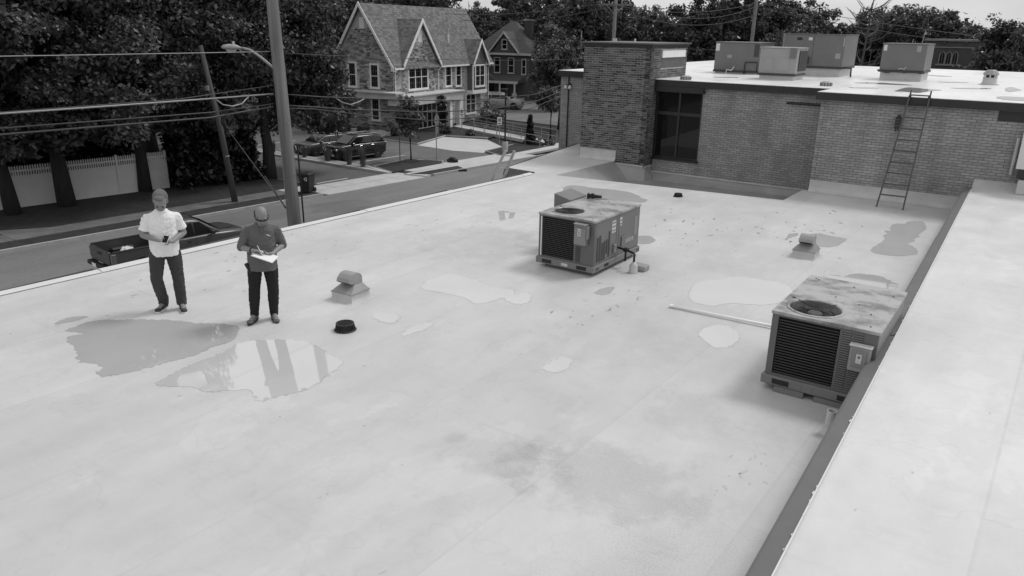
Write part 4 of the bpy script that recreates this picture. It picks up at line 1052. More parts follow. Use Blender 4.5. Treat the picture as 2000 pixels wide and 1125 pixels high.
def stone_face(M, inside, u0, u1, z0, z1, holes, seed, out0=0.0, name='stone_facing'):
    r_ = random.Random(seed); q = MB(M)
    z = z0
    while z < z1:
        hh = r_.choice([.11, .14, .17, .2]); u = u0 - r_.uniform(0, .3)
        while u < u1:
            wd = r_.uniform(.2, .52); parts = 1
            if hh > .16 and r_.random() < .35: parts = 2
            for k in range(parts):
                a0, a1, b0, b1 = max(u, u0) + .012, min(u + wd, u1) - .012, z + hh * k / parts + .011, min(z + hh * (k + 1) / parts - .011, z1)
                if a1 - a0 < .05: continue
                cu, cz = (a0 + a1) / 2, (b0 + b1) / 2
                if not (inside(a0, b1) and inside(a1, b1) and inside(cu, b0)): continue
                if any(a1 > h[0] and a0 < h[1] and b1 > h[2] and b0 < h[3] for h in holes): continue
                o = out0 + .012 + r_.uniform(0, .03); j = lambda: r_.uniform(-.012, .012)
                vs = [(a0, out0, b0), (a1, out0, b0), (a1, out0, b1), (a0, out0, b1), (a0 + .012 + j() * .5, o, b0 + .012), (a1 - .012 + j() * .5, o + j() * .4, b0 + .012), (a1 - .012, o + j() * .4, b1 - .012), (a0 + .012, o, b1 - .012 + j() * .3)]
                q.add(vs, [(4, 5, 6, 7), (0, 1, 5, 4), (1, 2, 6, 5), (2, 3, 7, 6), (3, 0, 4, 7)])
            u += wd
        z += hh
    return tag(q.build(name, M_stone, hs), kind='stuff')

def house_window(M, par, u0, u1, z0, z1, cols=1, out=.0, trim=.13, split=.5, muntins=True, tmat=None, gmat=None, name='window'):
    wn_ = empty(name); wn_.parent = par; wn_.matrix_local = M @ Matrix.Translation(((u0 + u1) / 2, out, z0))
    w, h = (u1 - u0) / 2, z1 - z0; tm = tmat or M_trim; gm = gmat or M_dglass
    wn_.matrix_local = M @ Matrix.Translation(((u0 + u1) / 2, out, z0))
    MB().box(-w, -w + trim, .0, .075, 0, h).build('trim', tm, wn_)
    MB().box(w - trim, w, .0, .075, 0, h).build('trim', tm, wn_)
    MB().box(-w + trim, w - trim, .0, .07, h - trim, h).build('trim', tm, wn_)
    MB().box(-w - .03, w + .03, .0, .10, -.10, trim * .6).build('sill', tm, wn_)
    iw = 2 * w - 2 * trim
    for c in range(cols):
        a0 = -w + trim + iw * c / cols; a1 = -w + trim + iw * (c + 1) / cols
        if c: MB().box(a0 - .04, a0 + .04, .0, .065, trim * .6, h - trim).build('mullion', tm, wn_)
        zs = [trim * .6 + .001, trim * .6 + (h - 1.6 * trim) * split, h - trim]
        for k in range(2):
            p = MB().box(a0 + (.04 if c else 0), a1 - (.04 if c < cols - 1 else 0), .012, .02, zs[k] + (.03 if k else 0), zs[k + 1]).build('pane', gm, wn_)
            if muntins:
                for t in (1 / 3, 2 / 3): MB().box(a0 + (a1 - a0) * t - .012, a0 + (a1 - a0) * t + .012, .021, .03, zs[k] + .03, zs[k + 1]).build('muntin', M_siding, wn_)
                MB().box(a0 + .04, a1 - .04, .0215, .0295, (zs[k] + zs[k + 1]) / 2 - .012, (zs[k] + zs[k + 1]) / 2 + .012).build('muntin', M_siding, wn_)
        MB().box(a0, a1, .0, .05, zs[1] - .03, zs[1] + .03).build('meeting_rail', tm, wn_)
    return wn_
# masonry body
MB().box(0, HL, 0, HW, 0, HE).build('wall', M_stone_mortar, hs)
for xx in (0.0, HL - .25):
    MB().extr([(xx, 0, HE), (xx, HW, HE), (xx, HW / 2, HRZ - .12)], (.25, 0, 0)).build('gable_wall', M_stone_mortar, hs)
D0, D1, DP, DZ = 1.06, 6.61, 3.84, 9.25       # stone cross gable on the street front
MB().extr([(D0 + .1, -.1, HE), (D1 - .1, -.1, HE), (DP, -.1, DZ - .15)], (0, .3, 0)).build('gable_wall', M_stone_mortar, hs)
MB().box(D0 + .1, D1 - .1, -.1, 0, 3.2, HE).build('gable_wall', M_stone_mortar, hs)
fh = [(1.93, 4.97, 3.4, 5.68), (7.89, 9.09, 3.4, 5.55), (9.7, 10.83, 3.4, 5.5), (11.4, 15.0, 2.75, 5.8), (11.49, 13.55, .6, 2.7), (9.6, 11.1, 0, 2.8), (2.6, 6.5, -.1, 2.6)]
stone_face(FAC, lambda u, z: True, 0, HL, .0, HE - .05, fh + [(D0, D1, 3.2, HE)], 1, .004)
def in_d(u, z):
    if z < HE: return True
    t = (DZ - .25 - z) / (DZ - .25 - HE); return DP - (DP - D0 - .15) * t < u < DP + (D1 - .15 - DP) * t
stone_face(FAC, in_d, D0 + .1, D1 - .1, 3.25, DZ - .3, fh + [(3.45, 4.2, 7.4, 8.5)], 2, .103)
def in_g(u, z):
    if z < HE: return True
    t = (HRZ - .35 - z) / (HRZ - .35 - HE); return HW / 2 - (HW / 2 - .1) * t < u < HW / 2 + (HW / 2 - .1) * t
gh = [(1.43, 2.41, 3.6, 5.75), (3.8, 4.75, 3.6, 5.85), (1.45, 2.42, .95, 2.95), (2.75, 3.35, 8.45, 9.45)]
stone_face(GAB, in_g, 0, HW, .0, HRZ - .4, gh, 3, .004)
# windows
house_window(FAC, hs, 1.93, 4.97, 3.55, 5.65, 3, .10)
house_window(FAC, hs, 7.92, 9.05, 3.52, 5.5)
house_window(FAC, hs, 9.74, 10.8, 3.45, 5.46)
house_window(GAB, hs, 1.45, 2.40, 3.75, 5.72)
house_window(GAB, hs, 3.82, 4.74, 3.75, 5.80)
house_window(GAB, hs, 1.48, 2.40, 1.05, 2.92)
house_window(FAC, hs, 11.55, 13.5, .72, 2.62, 2)
MB(GAB).box(2.80, 3.30, .0, .05, 8.5, 9.4).build('gable_louvre', M_trim, hs)
MB(FAC).box(3.55, 4.1, .10, .15, 7.45, 8.4).build('gable_louvre', M_trim, hs)
# bay with its small gable
BY = empty('bay_window', (13.25, 0, 0)); BY.parent = hs
MB().box(-1.3, 1.25, -.62, 0, 2.95, 5.6).build('bay_wall', M_siding, BY)
MB().box(-1.38, 1.33, -.70, 0, 2.62, 2.95).build('apron', M_trim, BY)
for k in range(13): MB().box(-1.305, 1.255, -.628, -.622, 3.0 + k * .2, 3.012 + k * .2).build('siding_lap', M_dglass, BY)
for sx in (-1.32, 1.18): MB().box(sx, sx + .1, -.66, -.56, 2.95, 5.55).build('corner_trim', M_trim, BY)
MB().extr([(-1.3, -.6, 5.6), (1.25, -.6, 5.6), (0, -.6, 7.5)], (0, .5, 0)).build('gable_wall', M_siding, BY)
house_window(Matrix.Translation((0, -.62, 0)) @ FAC, BY, -.95, .95, 3.3, 5.35, 2, .0)
# roofs
def slope(q, a, b, c, d_, t=.14):
    n = (Vector(b) - Vector(a)).cross(Vector(d_) - Vector(a)).normalized()
    if n.z < 0: n = -n
    q.extr([Vector(p) for p in (a, b, c, d_)], n * t)
ov = .35; sl = (HRZ - HE) / (HW / 2)
q = MB(); slope(q, (-ov, -ov, HE - ov * sl), (HL + ov, -ov, HE - ov * sl), (HL + ov, HW / 2, HRZ), (-ov, HW / 2, HRZ)); rf = q.build('roof', M_shingle, hs)
q = MB(); slope(q, (-ov, HW + ov, HE - ov * sl), (-ov, HW / 2, HRZ), (HL + ov, HW / 2, HRZ), (HL + ov, HW + ov, HE - ov * sl)); q.build('roof', M_shingle, hs)
yb = (DZ - HE) / sl
for sgn, E0 in ((-1, D0), (1, D1)):
    e0 = Vector((E0 + sgn * .15, -.42, HE - .25)); e1 = Vector((DP, -.42, DZ + .02)); e2 = Vector((DP, yb, DZ + .02)); e3 = Vector((E0 + sgn * .15, .0, HE - .25))
    q = MB(); slope(q, e0, e1, e2, e3, .12); q.build('roof', M_shingle2, hs)
for sgn in (-1, 1):
    e0 = Vector((13.25 + sgn * 1.55, -.85, 5.35)); e1 = Vector((13.22, -.85, 7.62)); e2 = Vector((13.22, (7.62 - HE) / sl, 7.62)); e3 = Vector((13.25 + sgn * 1.55, 0, 5.35))
    q = MB(); slope(q, e0, e1, e2, e3, .1); q.build('roof', M_shingle2, hs)
# white rakes, gutter, downspouts, roof vent
def rake(p, q_, wz=.28, th=.07, dirv=(0, -1, 0)):
    p, q_ = Vector(p), Vector(q_)
    MB().extr([p, q_, q_ - Vector((0, 0, wz)), p - Vector((0, 0, wz))], Vector(dirv) * th).build('rake_trim', M_trim, hs)
for e in (-ov, HW + ov): rake((-ov, e, HE - ov * sl + .2), (-ov, HW / 2, HRZ + .2), .36, .08, (-1, 0, 0))
for e in (-ov, HW + ov): rake((HL + ov, e, HE - ov * sl + .2), (HL + ov, HW / 2, HRZ + .2), .36, .08, (1, 0, 0))
for sgn, E0 in ((-1, D0), (1, D1)): rake((E0 + sgn * .15, -.42, HE - .1), (DP, -.42, DZ + .15), .34, .08)
for sgn in (-1, 1): rake((13.25 + sgn * 1.55, -.85, 5.45), (13.22, -.85, 7.72), .3, .08)
MB().extr([(-ov, -ov - .1, HE - .62), (-ov, .0, HE - .62), (-ov, .0, HE - .2), (-ov, -ov - .1, HE - .34)], (.1, 0, 0)).build('gable_return', M_trim, hs)
for (a0, a1) in ((-ov, D0 - .1), (D1 + .1, 11.8), (14.8, HL + ov)):
    MB().box(a0, a1, -ov - .12, -ov + .02, HE - .50, HE - .36).build('gutter', M_trim, hs)
for xx in (.15, 6.75, HL - .1):
    MB().tube([(xx, -ov - .05, HE - .45), (xx, -.08, HE - .75), (xx, -.08, 3.3 if xx < 15 else .1)], .05, 6).build('downspout', M_trim, hs)
MB().tube([(10.05, .9, HE + 1.3), (10.05, .9, HE + 2.35)], .06, 8).build('roof_vent', M_trim, hs)
# canopy round the corner, storefront, entry
cn_ = empty('canopy', (0, 0, 0)); cn_.parent = hs
MB().box(-1.15, 0, -1.0, 5.5, 2.98, 3.42).build('canopy_side', M_canopy, cn_)
MB().box(-1.3, .0, -1.15, 5.6, 3.422, 3.52).build('canopy_cap', M_canopy, cn_)
MB().box(-.9, 8.3, -1.75, -.002, 2.45, 3.18).build('canopy_front', M_canopy, cn_)
MB().box(-1.05, 8.45, -1.9, -.002, 3.182, 3.27).build('canopy_cap', M_canopy, cn_)
sf = empty('storefront', (4.5, -.05, 0)); sf.parent = hs
MB().box(-1.9, 1.75, 0, .04, .1, 2.45).build('glazing', M_dglass, sf)
for k in range(6): MB().box(-1.92 + k * .73, -1.85 + k * .73, -.06, -.001, .1, 2.45).build('mullion', M_trim, sf)
for zz in (.08, 1.5, 2.38): MB().box(-1.84, 1.75, -.055, -.002, zz, zz + .08).build('transom', M_trim, sf)
for xx in (6.35, 8.0, 0.2): MB().box(xx, xx + .4, -1.55, -1.15, 0, 2.448).build('canopy_pillar', M_trim, hs)
MB().box(9.75, 11.05, -.07, .02, .02, 2.75).build('entry_door', M_trim, hs)
MB().box(9.95, 10.0, -.1, -.072, 1.0, 1.15).build('door_handle', M_siding, hs)
MB().box(-1.6, -1.35, -.6, 4.6, .0, .42).build('ramp_kerb', M_canopy, hs)
MB().box(-2.6, -1.62, -.4, 5.4, .0, .16).build('ramp_slab', M_kerb, hs)

# ================================================================ dark gabled house beyond
h2 = empty('gabled_house', (-63.5, 82.1, GZ), R(8), 'dark two-storey house with hipped roof and columned porch beyond the stone house', 'house')
M_dark = M_('dark_siding', .085, .75, amt=.12, scale=4)
M_dshing = M_('dark_shingles', .075, .85, amt=.2, scale=6)
M_dtrim = M_('dull_white_trim', .5, .6, amt=.1)
W2, D2, E2, P2 = 8.2, 7.0, 5.75, 9.55
MB().box(0, W2, 0, D2, 0, E2).build('wall', M_dark, h2)
for k in range(24): MB().box(-.01, W2 + .01, -.012, -.002, .3 + k * .23, .312 + k * .23).build('siding_lap', M_dshing, h2)
q = MB(); o2 = .4
q.add([(-o2, -o2, E2), (W2 + o2, -o2, E2), (W2 + o2, D2 + o2, E2), (-o2, D2 + o2, E2), (W2 / 2 - .4, D2 / 2, P2), (W2 / 2 + .4, D2 / 2, P2)], [(0, 1, 5, 4), (1, 2, 5), (2, 3, 4, 5), (3, 0, 4), (3, 2, 1, 0)])
q.build('roof', M_dshing, h2)
MB().box(-o2 - .05, W2 + o2 + .05, -o2 - .1, -o2 + .05, E2 - .25, E2).build('eave_trim', M_dtrim, h2)
MB().box(W2 + o2 - .05, W2 + o2 + .08, -o2 + .06, D2 + o2, E2 - .25, E2 - .002).build('eave_trim', M_dtrim, h2)
MB().extr([(2.9, -.25, E2), (6.7, -.25, E2), (4.8, -.25, 8.1)], (0, .3, 0)).build('gable_wall', M_dark, h2)
for s_, xx in ((-1, 2.6), (1, 7.0)):
    q = MB(); q.extr([(4.8, -.55, 8.25), (xx, -.55, E2 - .02), (xx, .2, E2 - .02), (4.8, 2.3, 8.25)], (0, 0, .1)); q.build('roof', M_dshing, h2)
    MB().extr([(4.8, -.56, 8.36), (xx, -.56, E2 + .1), (xx, -.56, E2 - .16), (4.8, -.56, 8.1)], (0, -.06, 0)).build('rake_trim', M_dtrim, h2)
FM = Matrix(((1, 0, 0, 0), (0, -1, 0, 0), (0, 0, 1, 0), (0, 0, 0, 1)))
for (a0, a1, b0, b1, o_) in ((4.4, 5.2, 6.2, 7.4, .26), (3.2, 4.1, 3.3, 5.2, .015), (5.2, 6.1, 3.3, 5.2, .015), (7.15, 7.8, 3.2, 5.1, .015), (.3, 1.1, 3.3, 5.2, .015)):
    house_window(FM, h2, a0, a1, b0, b1, 1, o_, .1, .5, False, M_dtrim)
house_window(Matrix.Translation((W2, 0, 0)) @ Matrix(((0, 1, 0, 0), (1, 0, 0, 0), (0, 0, 1, 0), (0, 0, 0, 1))), h2, 2.2, 3.0, 3.2, 5.0, 1, .01, .1, .5, False, M_dtrim)
MB().box(5.9, 6.9, 3.0, 3.9, 6.5, 9.7).build('chimney', M_('chimney_brick', .05, .8, amt=.2, scale=10), h2)
MB().box(5.85, 6.95, 2.95, 3.95, 9.7, 9.82).build('chimney_cap', M_dtrim, h2)
# porch
pr = empty('porch', (0, 0, 0)); pr.parent = h2
MB().extr([(.6, 0, 3.1), (.6, -2.2, 2.35), (.6, -2.2, 2.2), (.6, 0, 2.2)], (7.0, 0, 0)).build('porch_roof', M_dshing, pr)
MB().box(.5, 7.7, -2.3, -2.203, 2.12, 2.42).build('porch_beam', M_dtrim, pr)
MB().extr([(2.2, -2.32, 2.43), (4.6, -2.32, 2.43), (3.4, -2.32, 3.3)], (0, .8, 0)).build('porch_gable', M_dark, pr)
for xx in (1.1, 2.6, 5.2, 7.3):
    MB().box(xx - .22, xx + .22, -2.45, -2.02, 0, 1.0).build('pier', M_stone_mortar, pr)
    MB().tube([(xx, -2.24, 1.0), (xx, -2.24, 2.12)], [.13, .1], 10).build('column', M_dtrim, pr)
MB().box(.5, 7.7, -2.2, -.02, 0, .3).build('porch_floor', M_kerb, pr)
MB().box(4.0, 4.9, -.05, -.012, .3, 2.3).build('front_door', M_dglass, h2)
MB().box(1.5, 3.2, -.05, -.012, .9, 2.1).build('front_window', M_dglass, h2)
MB().box(2.6, 4.6, -3.5, -2.5, 0, .15).build('step', M_kerb, pr)

# ================================================================ masonry church hall at far right
ch = empty('church_hall', (-10.3, 77.4, GZ), R(3), 'dark masonry hall with triple arched window and stone parapet beyond the roof', 'building')
M_hall = M_('hall_masonry', .07, .8, amt=.2, scale=4, bump=.3, bscale=20)
M_hstone = M_('hall_stone_trim', .24, .8, amt=.15)
MB().box(0, 4.4, 0, 6, 0, 8.3).build('wall', M_hall, ch)
MB().box(-.1, 4.5, -.1, 6.1, 8.3, 8.45).build('parapet_cap', M_hstone, ch)
MB().box(-.06, 4.46, -.07, 6.07, 7.75, 7.83).build('string_course', M_hstone, ch)
for xx in (1.4, 3.0): MB().box(xx, xx + .2, -.16, -.08, 8.1, 8.3).build('parapet_notch', M_hall, ch)
tw = empty('arched_window', (2.0, 0, 6.45)); tw.parent = ch; tw.scale = (.62, 1, .72)
for k in range(3):
    cx_ = (k - 1) * .78
    ar = [(-.28, 0), (.28, 0), (.28, .95), (.2, 1.2), (0, 1.38), (-.2, 1.2), (-.28, .95)]
    MB().extr([(cx_ + p[0] * 1.45, -.04, p[1] * 1.08 - .05 if p[1] else -.05) for p in ar], (0, -.06, 0)).build('surround', M_hstone, tw)
    MB().extr([(cx_ + p[0], -.105, p[1]) for p in ar], (0, -.01, 0)).build('pane', M_dglass, tw)
    MB().box(cx_ - .015, cx_ + .015, -.125, -.116, 0, 1.3).build('mullion', M_hstone, tw)
MB().box(-1.5, 1.5, -.14, -.03, -.22, -.06).build('sill', M_hstone, tw)

# ================================================================ white fence under the trees
M_vinyl = M_('vinyl_fence', .68, .5, amt=.08, scale=1.5)
fn = empty('vinyl_fence', (-39.9, 18.3, GZ + .09), math.atan2(8.04, 1.2) , 'long white vinyl fence with picket top behind the street trees', 'fence')
for k in range(-4, 3):
    x0 = k * 2.5
    MB().bbox(x0 - .065, x0 + .065, -.065, .065, 0, 2.0, .006).build('post', M_vinyl, fn)
    MB().add([(x0 - .08, -.08, 2.001), (x0 + .08, -.08, 2.001), (x0 + .08, .08, 2.001), (x0 - .08, .08, 2.001), (x0, 0, 2.08)], [(0, 1, 4), (1, 2, 4), (2, 3, 4), (3, 0, 4), (3, 2, 1, 0)]).build('post_cap', M_vinyl, fn)
    if k == 2: break
    MB().box(x0 + .067, x0 + 2.433, -.015, .015, .08, 1.44).build('board_panel', M_vinyl, fn)
    for zz in (.0, 1.42, 1.70): MB().box(x0 + .067, x0 + 2.433, -.035, .035, zz, zz + .09).build('rail', M_vinyl, fn)
    for j in range(21):
        xx = x0 + .13 + j * .11
        MB().add([(xx, -.012, 1.511), (xx + .06, -.012, 1.511), (xx + .06, .012, 1.511), (xx, .012, 1.511), (xx, -.012, 1.95), (xx + .06, -.012, 1.95), (xx + .06, .012, 1.95), (xx, .012, 1.95), (xx + .03, -.012, 2.0), (xx + .03, .012, 2.0)],
                 [(0, 1, 5, 8, 4), (3, 7, 9, 6, 2), (1, 2, 6, 5), (0, 4, 7, 3), (4, 8, 9, 7), (5, 6, 9, 8)]).build('picket', M_vinyl, fn)
sh = empty('garden_shed', (-44.5, 20.6, GZ), R(-12), 'pale shed gable peeking over the white fence', 'shed')
MB().box(-1.6, 1.6, -1.4, 1.4, 0, 2.4).build('wall', M_vinyl, sh)
MB().extr([(-1.6, -1.4, 2.4), (-1.6, 1.4, 2.4), (-1.6, 0, 3.6)], (3.2, 0, 0)).build('gable_wall', M_vinyl, sh)
for s_ in (-1, 1):
    q = MB(); slope(q, (-1.8, s_ * 1.65, 2.25), (1.8, s_ * 1.65, 2.25), (1.8, 0, 3.65), (-1.8, 0, 3.65), .08); q.build('roof', M_dshing, sh)
MB().box(1.6, 1.62, -.03, .03, 1.2, 3.4).build('batten', M_siding, sh)
# ================================================================ vehicles
M_paint_black = Mat('car_paint_black', .008, .22, 0, .6).m
M_paint_grey = Mat('car_paint_charcoal', .06, .3, 0, .6).m
M_paint_silver = Mat('car_paint_silver', .35, .3, .2).m
M_carglass = Mat('car_glass', .012, .06, 0, .7).m
M_tyre = M_('tyre_rubber', .012, .8, amt=.2)
M_rim = Mat('wheel_alloy', .30, .35, .5).m
M_chrome = Mat('chrome_trim', .62, .18, .8).m
M_lamp = Mat('lamp_lens', .55, .15, 0, .7).m
M_taillamp = Mat('tail_lamp', .11, .15, 0, .7).m
M_plastic = M_('black_bumper_plastic', .018, .6, amt=.2)

def loft(rings, closed=True):
    n = len(rings[0]); vs = sum(rings, []); fs = []
    for i in range(len(rings) - 1):
        for k in range(n if closed else n - 1):
            fs.append((i * n + k, i * n + (k + 1) % n, (i + 1) * n + (k + 1) % n, (i + 1) * n + k))
    if closed: fs += [tuple(range(n - 1, -1, -1)), tuple(range((len(rings) - 1) * n, len(rings) * n))]
    return vs, fs
def body_ring(x, hw, zb, zt):
    m = zb + (zt - zb) * .45
    return [(x, -hw * .86, zb), (x, -hw * .95, zb + .06), (x, -hw, m), (x, -hw * .985, zt - .10), (x, -hw * .93, zt - .02), (x, -hw * .55, zt + .015), (x, 0, zt + .025),
            (x, hw * .55, zt + .015), (x, hw * .93, zt - .02), (x, hw * .985, zt - .10), (x, hw, m), (x, hw * .95, zb + .06), (x, hw * .86, zb)]
def cab_ring(x, hb, ht, zb, zt):
    return [(x, -hb, zb), (x, -ht - (hb - ht) * .12, zt - .09), (x, -ht + .04, zt - .015), (x, -ht * .5, zt + .012), (x, ht * .5, zt + .012), (x, ht - .04, zt - .015), (x, ht + (hb - ht) * .12, zt - .09), (x, hb, zb)]
def wheel(par, x, y, r, wdt, side):
    w_ = empty('wheel', (x, y, r)); w_.parent = par
    MB().lathe([(r * .62, -wdt / 2), (r * .95, -wdt / 2), (r, -wdt / 2 + .03), (r, wdt / 2 - .03), (r * .95, wdt / 2), (r * .62, wdt / 2)], 24, axis='Y', cap=False).build('tyre', M_tyre, w_)
    MB().lathe([(r * .64, side * wdt * .30), (0, side * wdt * .30)], 20, axis='Y').build('wheel_well', M_plastic, w_)
    for k in range(5):
        an = k * 2 * math.pi / 5
        q = MB(Matrix.Rotation(an, 4, 'Y')); q.box(-.045, .045, side * wdt * .36 - .012, side * wdt * .36 + .012, .03, r * .62); q.build('spoke', M_rim, w_)
    MB().lathe([(r * .64, side * wdt * .34), (r * .60, side * wdt * .46), (r * .66, side * wdt * .47), (r * .68, side * wdt * .34)], 24, axis='Y', cap=False).build('rim', M_rim, w_)
    MB().lathe([(.06, side * wdt * .33), (.05, side * wdt * .44), (0, side * wdt * .45)], 12, axis='Y').build('hub_cap', M_rim, w_)
def side_glass(par, pts, hb, ht, zb, zt, side, off=.012):
    out = []
    for (x, z) in pts:
        t = (z - zb) / (zt - .09 - zb); out.append((x, side * (hb + (ht + (hb - ht) * .12 - hb) * t + off), z))
    MB().extr(out, (0, -side * .008, 0)).build('side_window', M_carglass, par)

def suv(name, loc, rz, label, paint, grp=None, face=True):
    c = empty(name, loc, rz, label, 'car', grp)
    st = [(2.46, .70, .42, .72), (2.40, .86, .28, .96), (2.22, .93, .22, 1.06), (1.75, .96, .22, 1.10), (1.15, .975, .22, 1.15), (0, .98, .22, 1.16), (-1.4, .98, .24, 1.16), (-2.2, .95, .28, 1.15), (-2.42, .90, .36, 1.10), (-2.48, .84, .5, 1.0)]
    vs, fs = loft([body_ring(*s) for s in st]); MB().add(vs, fs).build('body', paint, c, smooth=True)
    cs = [(1.30, .86, .80, 1.10, 1.17), (.95, .88, .76, 1.10, 1.36), (.42, .89, .70, 1.10, 1.66), (.1, .89, .69, 1.10, 1.71), (-1.2, .89, .69, 1.10, 1.71), (-1.95, .87, .66, 1.10, 1.64), (-2.2, .85, .68, 1.10, 1.45), (-2.40, .82, .74, 1.10, 1.18)]
    vs, fs = loft([cab_ring(*s) for s in cs]); MB().add(vs, fs).build('cabin', paint, c, smooth=True)
    for s in (-1, 1):
        side_glass(c, [(.98, 1.18), (.42, 1.56), (.02, 1.58), (.02, 1.18)], .89, .69, 1.10, 1.71, s)
        side_glass(c, [(-.05, 1.18), (-.05, 1.58), (-1.05, 1.58), (-1.05, 1.18)], .89, .69, 1.10, 1.71, s)
        side_glass(c, [(-1.12, 1.18), (-1.12, 1.58), (-1.7, 1.54), (-2.0, 1.26)], .885, .68, 1.10, 1.70, s)
        for x in (1.50, -1.50):
            MB().lathe([(.42, s * .90), (.42, s * .988), (.0, s * .988)], 22, (x, 0, .40), axis='Y').build('wheel_arch', M_plastic, c)
            wheel(c, x, s * .885, .365, .24, s)
        MB().bbox(.78, .98, s * 1.0 - .10, s * 1.0 + .10, 1.12, 1.26, .03).build('mirror', paint, c)
        MB().bbox(2.22, 2.42, s * .72 - .18, s * .72 + .16, .80, .93, .02).build('headlight', M_lamp, c)
        MB().bbox(-2.50, -2.30, s * .76 - .14, s * .76 + .13, .98, 1.12, .02).build('tail_light', M_taillamp, c)
        MB().tube([(.2, s * .62, 1.74), (-.1, s * .62, 1.775), (-1.6, s * .62, 1.775), (-1.9, s * .62, 1.71)], .022, 6).build('roof_rail', M_chrome, c)
        MB().box(-1.2, 1.15, s * .985 - .004, s * .985 + .006, .30, .345).build('sill_trim', M_chrome, c)
        for x in (.12, -1.0): MB().bbox(x - .1, x + .1, s * .985 - .02, s * .985 + .025, 1.0, 1.035, .008).build('door_handle', M_chrome, c)
    # windscreen and rear window, sloping sheets just above the shell
    MB().extr([(1.27, -.74, 1.20), (1.27, .74, 1.20), (.47, .62, 1.665), (.47, -.62, 1.665)], (.012, 0, .022)).build('windscreen', M_carglass, c)
    MB().extr([(-2.36, -.66, 1.24), (-2.36, .66, 1.24), (-2.03, .58, 1.60), (-2.03, -.58, 1.60)], (-.02, 0, .015)).build('rear_window', M_carglass, c)
    MB().extr([(.0, -.5, 1.725), (.0, .5, 1.725), (-1.2, .5, 1.725), (-1.2, -.5, 1.725)], (0, 0, .012)).build('sunroof', M_carglass, c)
    if face:
        MB().bbox(2.37, 2.47, -.62, .62, .52, .86, .03).build('grille', M_plastic, c)
        q = MB(); q.tube([(2.48, -.42, .88), (2.50, -.27, .58), (2.50, .27, .58), (2.48, .42, .88)], .03, 6); q.build('grille_chrome', M_chrome, c)
        MB().lathe([(.075, 2.485), (.09, 2.50), (.065, 2.51), (.06, 2.49)], 18, (0, 0, .74), axis='X', cap=False).build('emblem', M_chrome, c)
        MB().box(2.49, 2.505, -.10, .10, .727, .753).build('emblem_bar', M_chrome, c)
        MB().bbox(2.46, 2.50, .32, .64, .42, .54, .005).build('licence_plate', M_trim, c)
    MB().box(-2.2, 2.35, -.8, .8, .17, .24).build('underbody', M_plastic, c)
    return c
suv('parked_crossover', (-39.1, 37.25, GZ), R(-97), 'black crossover parked nose-in behind the ornamental grasses', M_paint_black).scale = (.87, .88, .95)
suv('parked_car', (-42.3, 37.3, GZ), R(-97), 'dark car half hidden by branches, parked left of the black crossover', M_paint_grey).scale = (.84, .88, .80)
suv('parked_car', (-51.8, 72.4, GZ), R(25), 'pale car parked on the side street beyond the lot shrubs', M_paint_silver)

# pickup at the kerb side of the street
pk = empty('pickup_truck', (-26.35, 15.55, GZ), R(84.2), 'dark grey pickup truck with open empty bed on the street', 'pickup')
st = [(2.62, .66, .45, .78), (2.56, .84, .32, 1.02), (2.35, .91, .28, 1.08), (1.8, .93, .27, 1.12), (1.35, .93, .27, 1.15), (.0, .93, .27, 1.16), (-.42, .93, .27, 1.16)]
vs, fs = loft([body_ring(*s) for s in st]); MB().add(vs, fs).build('body', M_paint_grey, pk, smooth=True)
cs = [(1.52, .84, .80, 1.10, 1.18), (1.15, .86, .74, 1.10, 1.42), (.72, .87, .69, 1.10, 1.70), (.4, .87, .69, 1.10, 1.76), (-.2, .87, .69, 1.10, 1.75), (-.36, .86, .70, 1.10, 1.66), (-.41, .86, .74, 1.10, 1.25)]
vs, fs = loft([cab_ring(*s) for s in cs]); MB().add(vs, fs).build('cabin', M_paint_grey, pk, smooth=True)
for s in (-1, 1):
    side_glass(pk, [(1.22, 1.19), (.74, 1.62), (.5, 1.64), (.5, 1.19)], .87, .69, 1.10, 1.76, s)
    side_glass(pk, [(.43, 1.19), (.43, 1.64), (-.12, 1.63), (-.26, 1.19)], .87, .69, 1.10, 1.76, s)
    MB().bbox(1.02, 1.18, s * .99 - .11, s * .99 + .10, 1.14, 1.30, .03).build('mirror', M_plastic, pk)
    for x in (1.62, -1.62):
        MB().lathe([(.44, s * .85), (.46, s * .955), (.40, s * .965), (.38, s * .85)], 26, (x, 0, .40), axis='Y', cap=False).build('wheel_arch', M_paint_grey, pk)
        MB().lathe([(.40, s * .80), (.40, s * .944), (0, s * .944)], 20, (x, 0, .40), axis='Y').build('wheel_well', M_plastic, pk)
        wheel(pk, x, s * .84, .37, .24, s)
    # bed walls
    prof = [(-.43, .30), (-.43, 1.13), (-2.60, 1.13), (-2.62, .62), (-2.50, .42), (-.43, .42)]
    MB().extr([(p[0], s * .93, p[1]) for p in [(-.44, .36), (-.44, 1.10), (-2.58, 1.10), (-2.62, .66), (-2.56, .44)]], (0, -s * .09, 0)).build('bed_side', M_paint_grey, pk)
    MB().bbox(-2.58, -.44, s * .89 - .055, s * .89 + .05, 1.102, 1.135, .01).build('bed_rail', M_plastic, pk)
    MB().bbox(-2.635, -2.48, s * .86 - .10, s * .86 + .085, .68, 1.06, .02).build('tail_light', M_taillamp, pk)
    MB().bbox(2.34, 2.58, s * .70 - .15, s * .70 + .17, .84, .98, .02).build('headlight', M_lamp, pk)
    MB().box(-.3, 1.4, s * .94 - .004, s * .94 + .012, 1.125, 1.15).build('belt_trim', M_chrome, pk)
    MB().bbox(.12, .30, s * .94 - .01, s * .94 + .03, 1.0, 1.03, .006).build('door_handle', M_plastic, pk)
    MB().box(.455, .462, s * .936 - .002, s * .936 + .003, .4, 1.1).build('door_joint', M_plastic, pk)
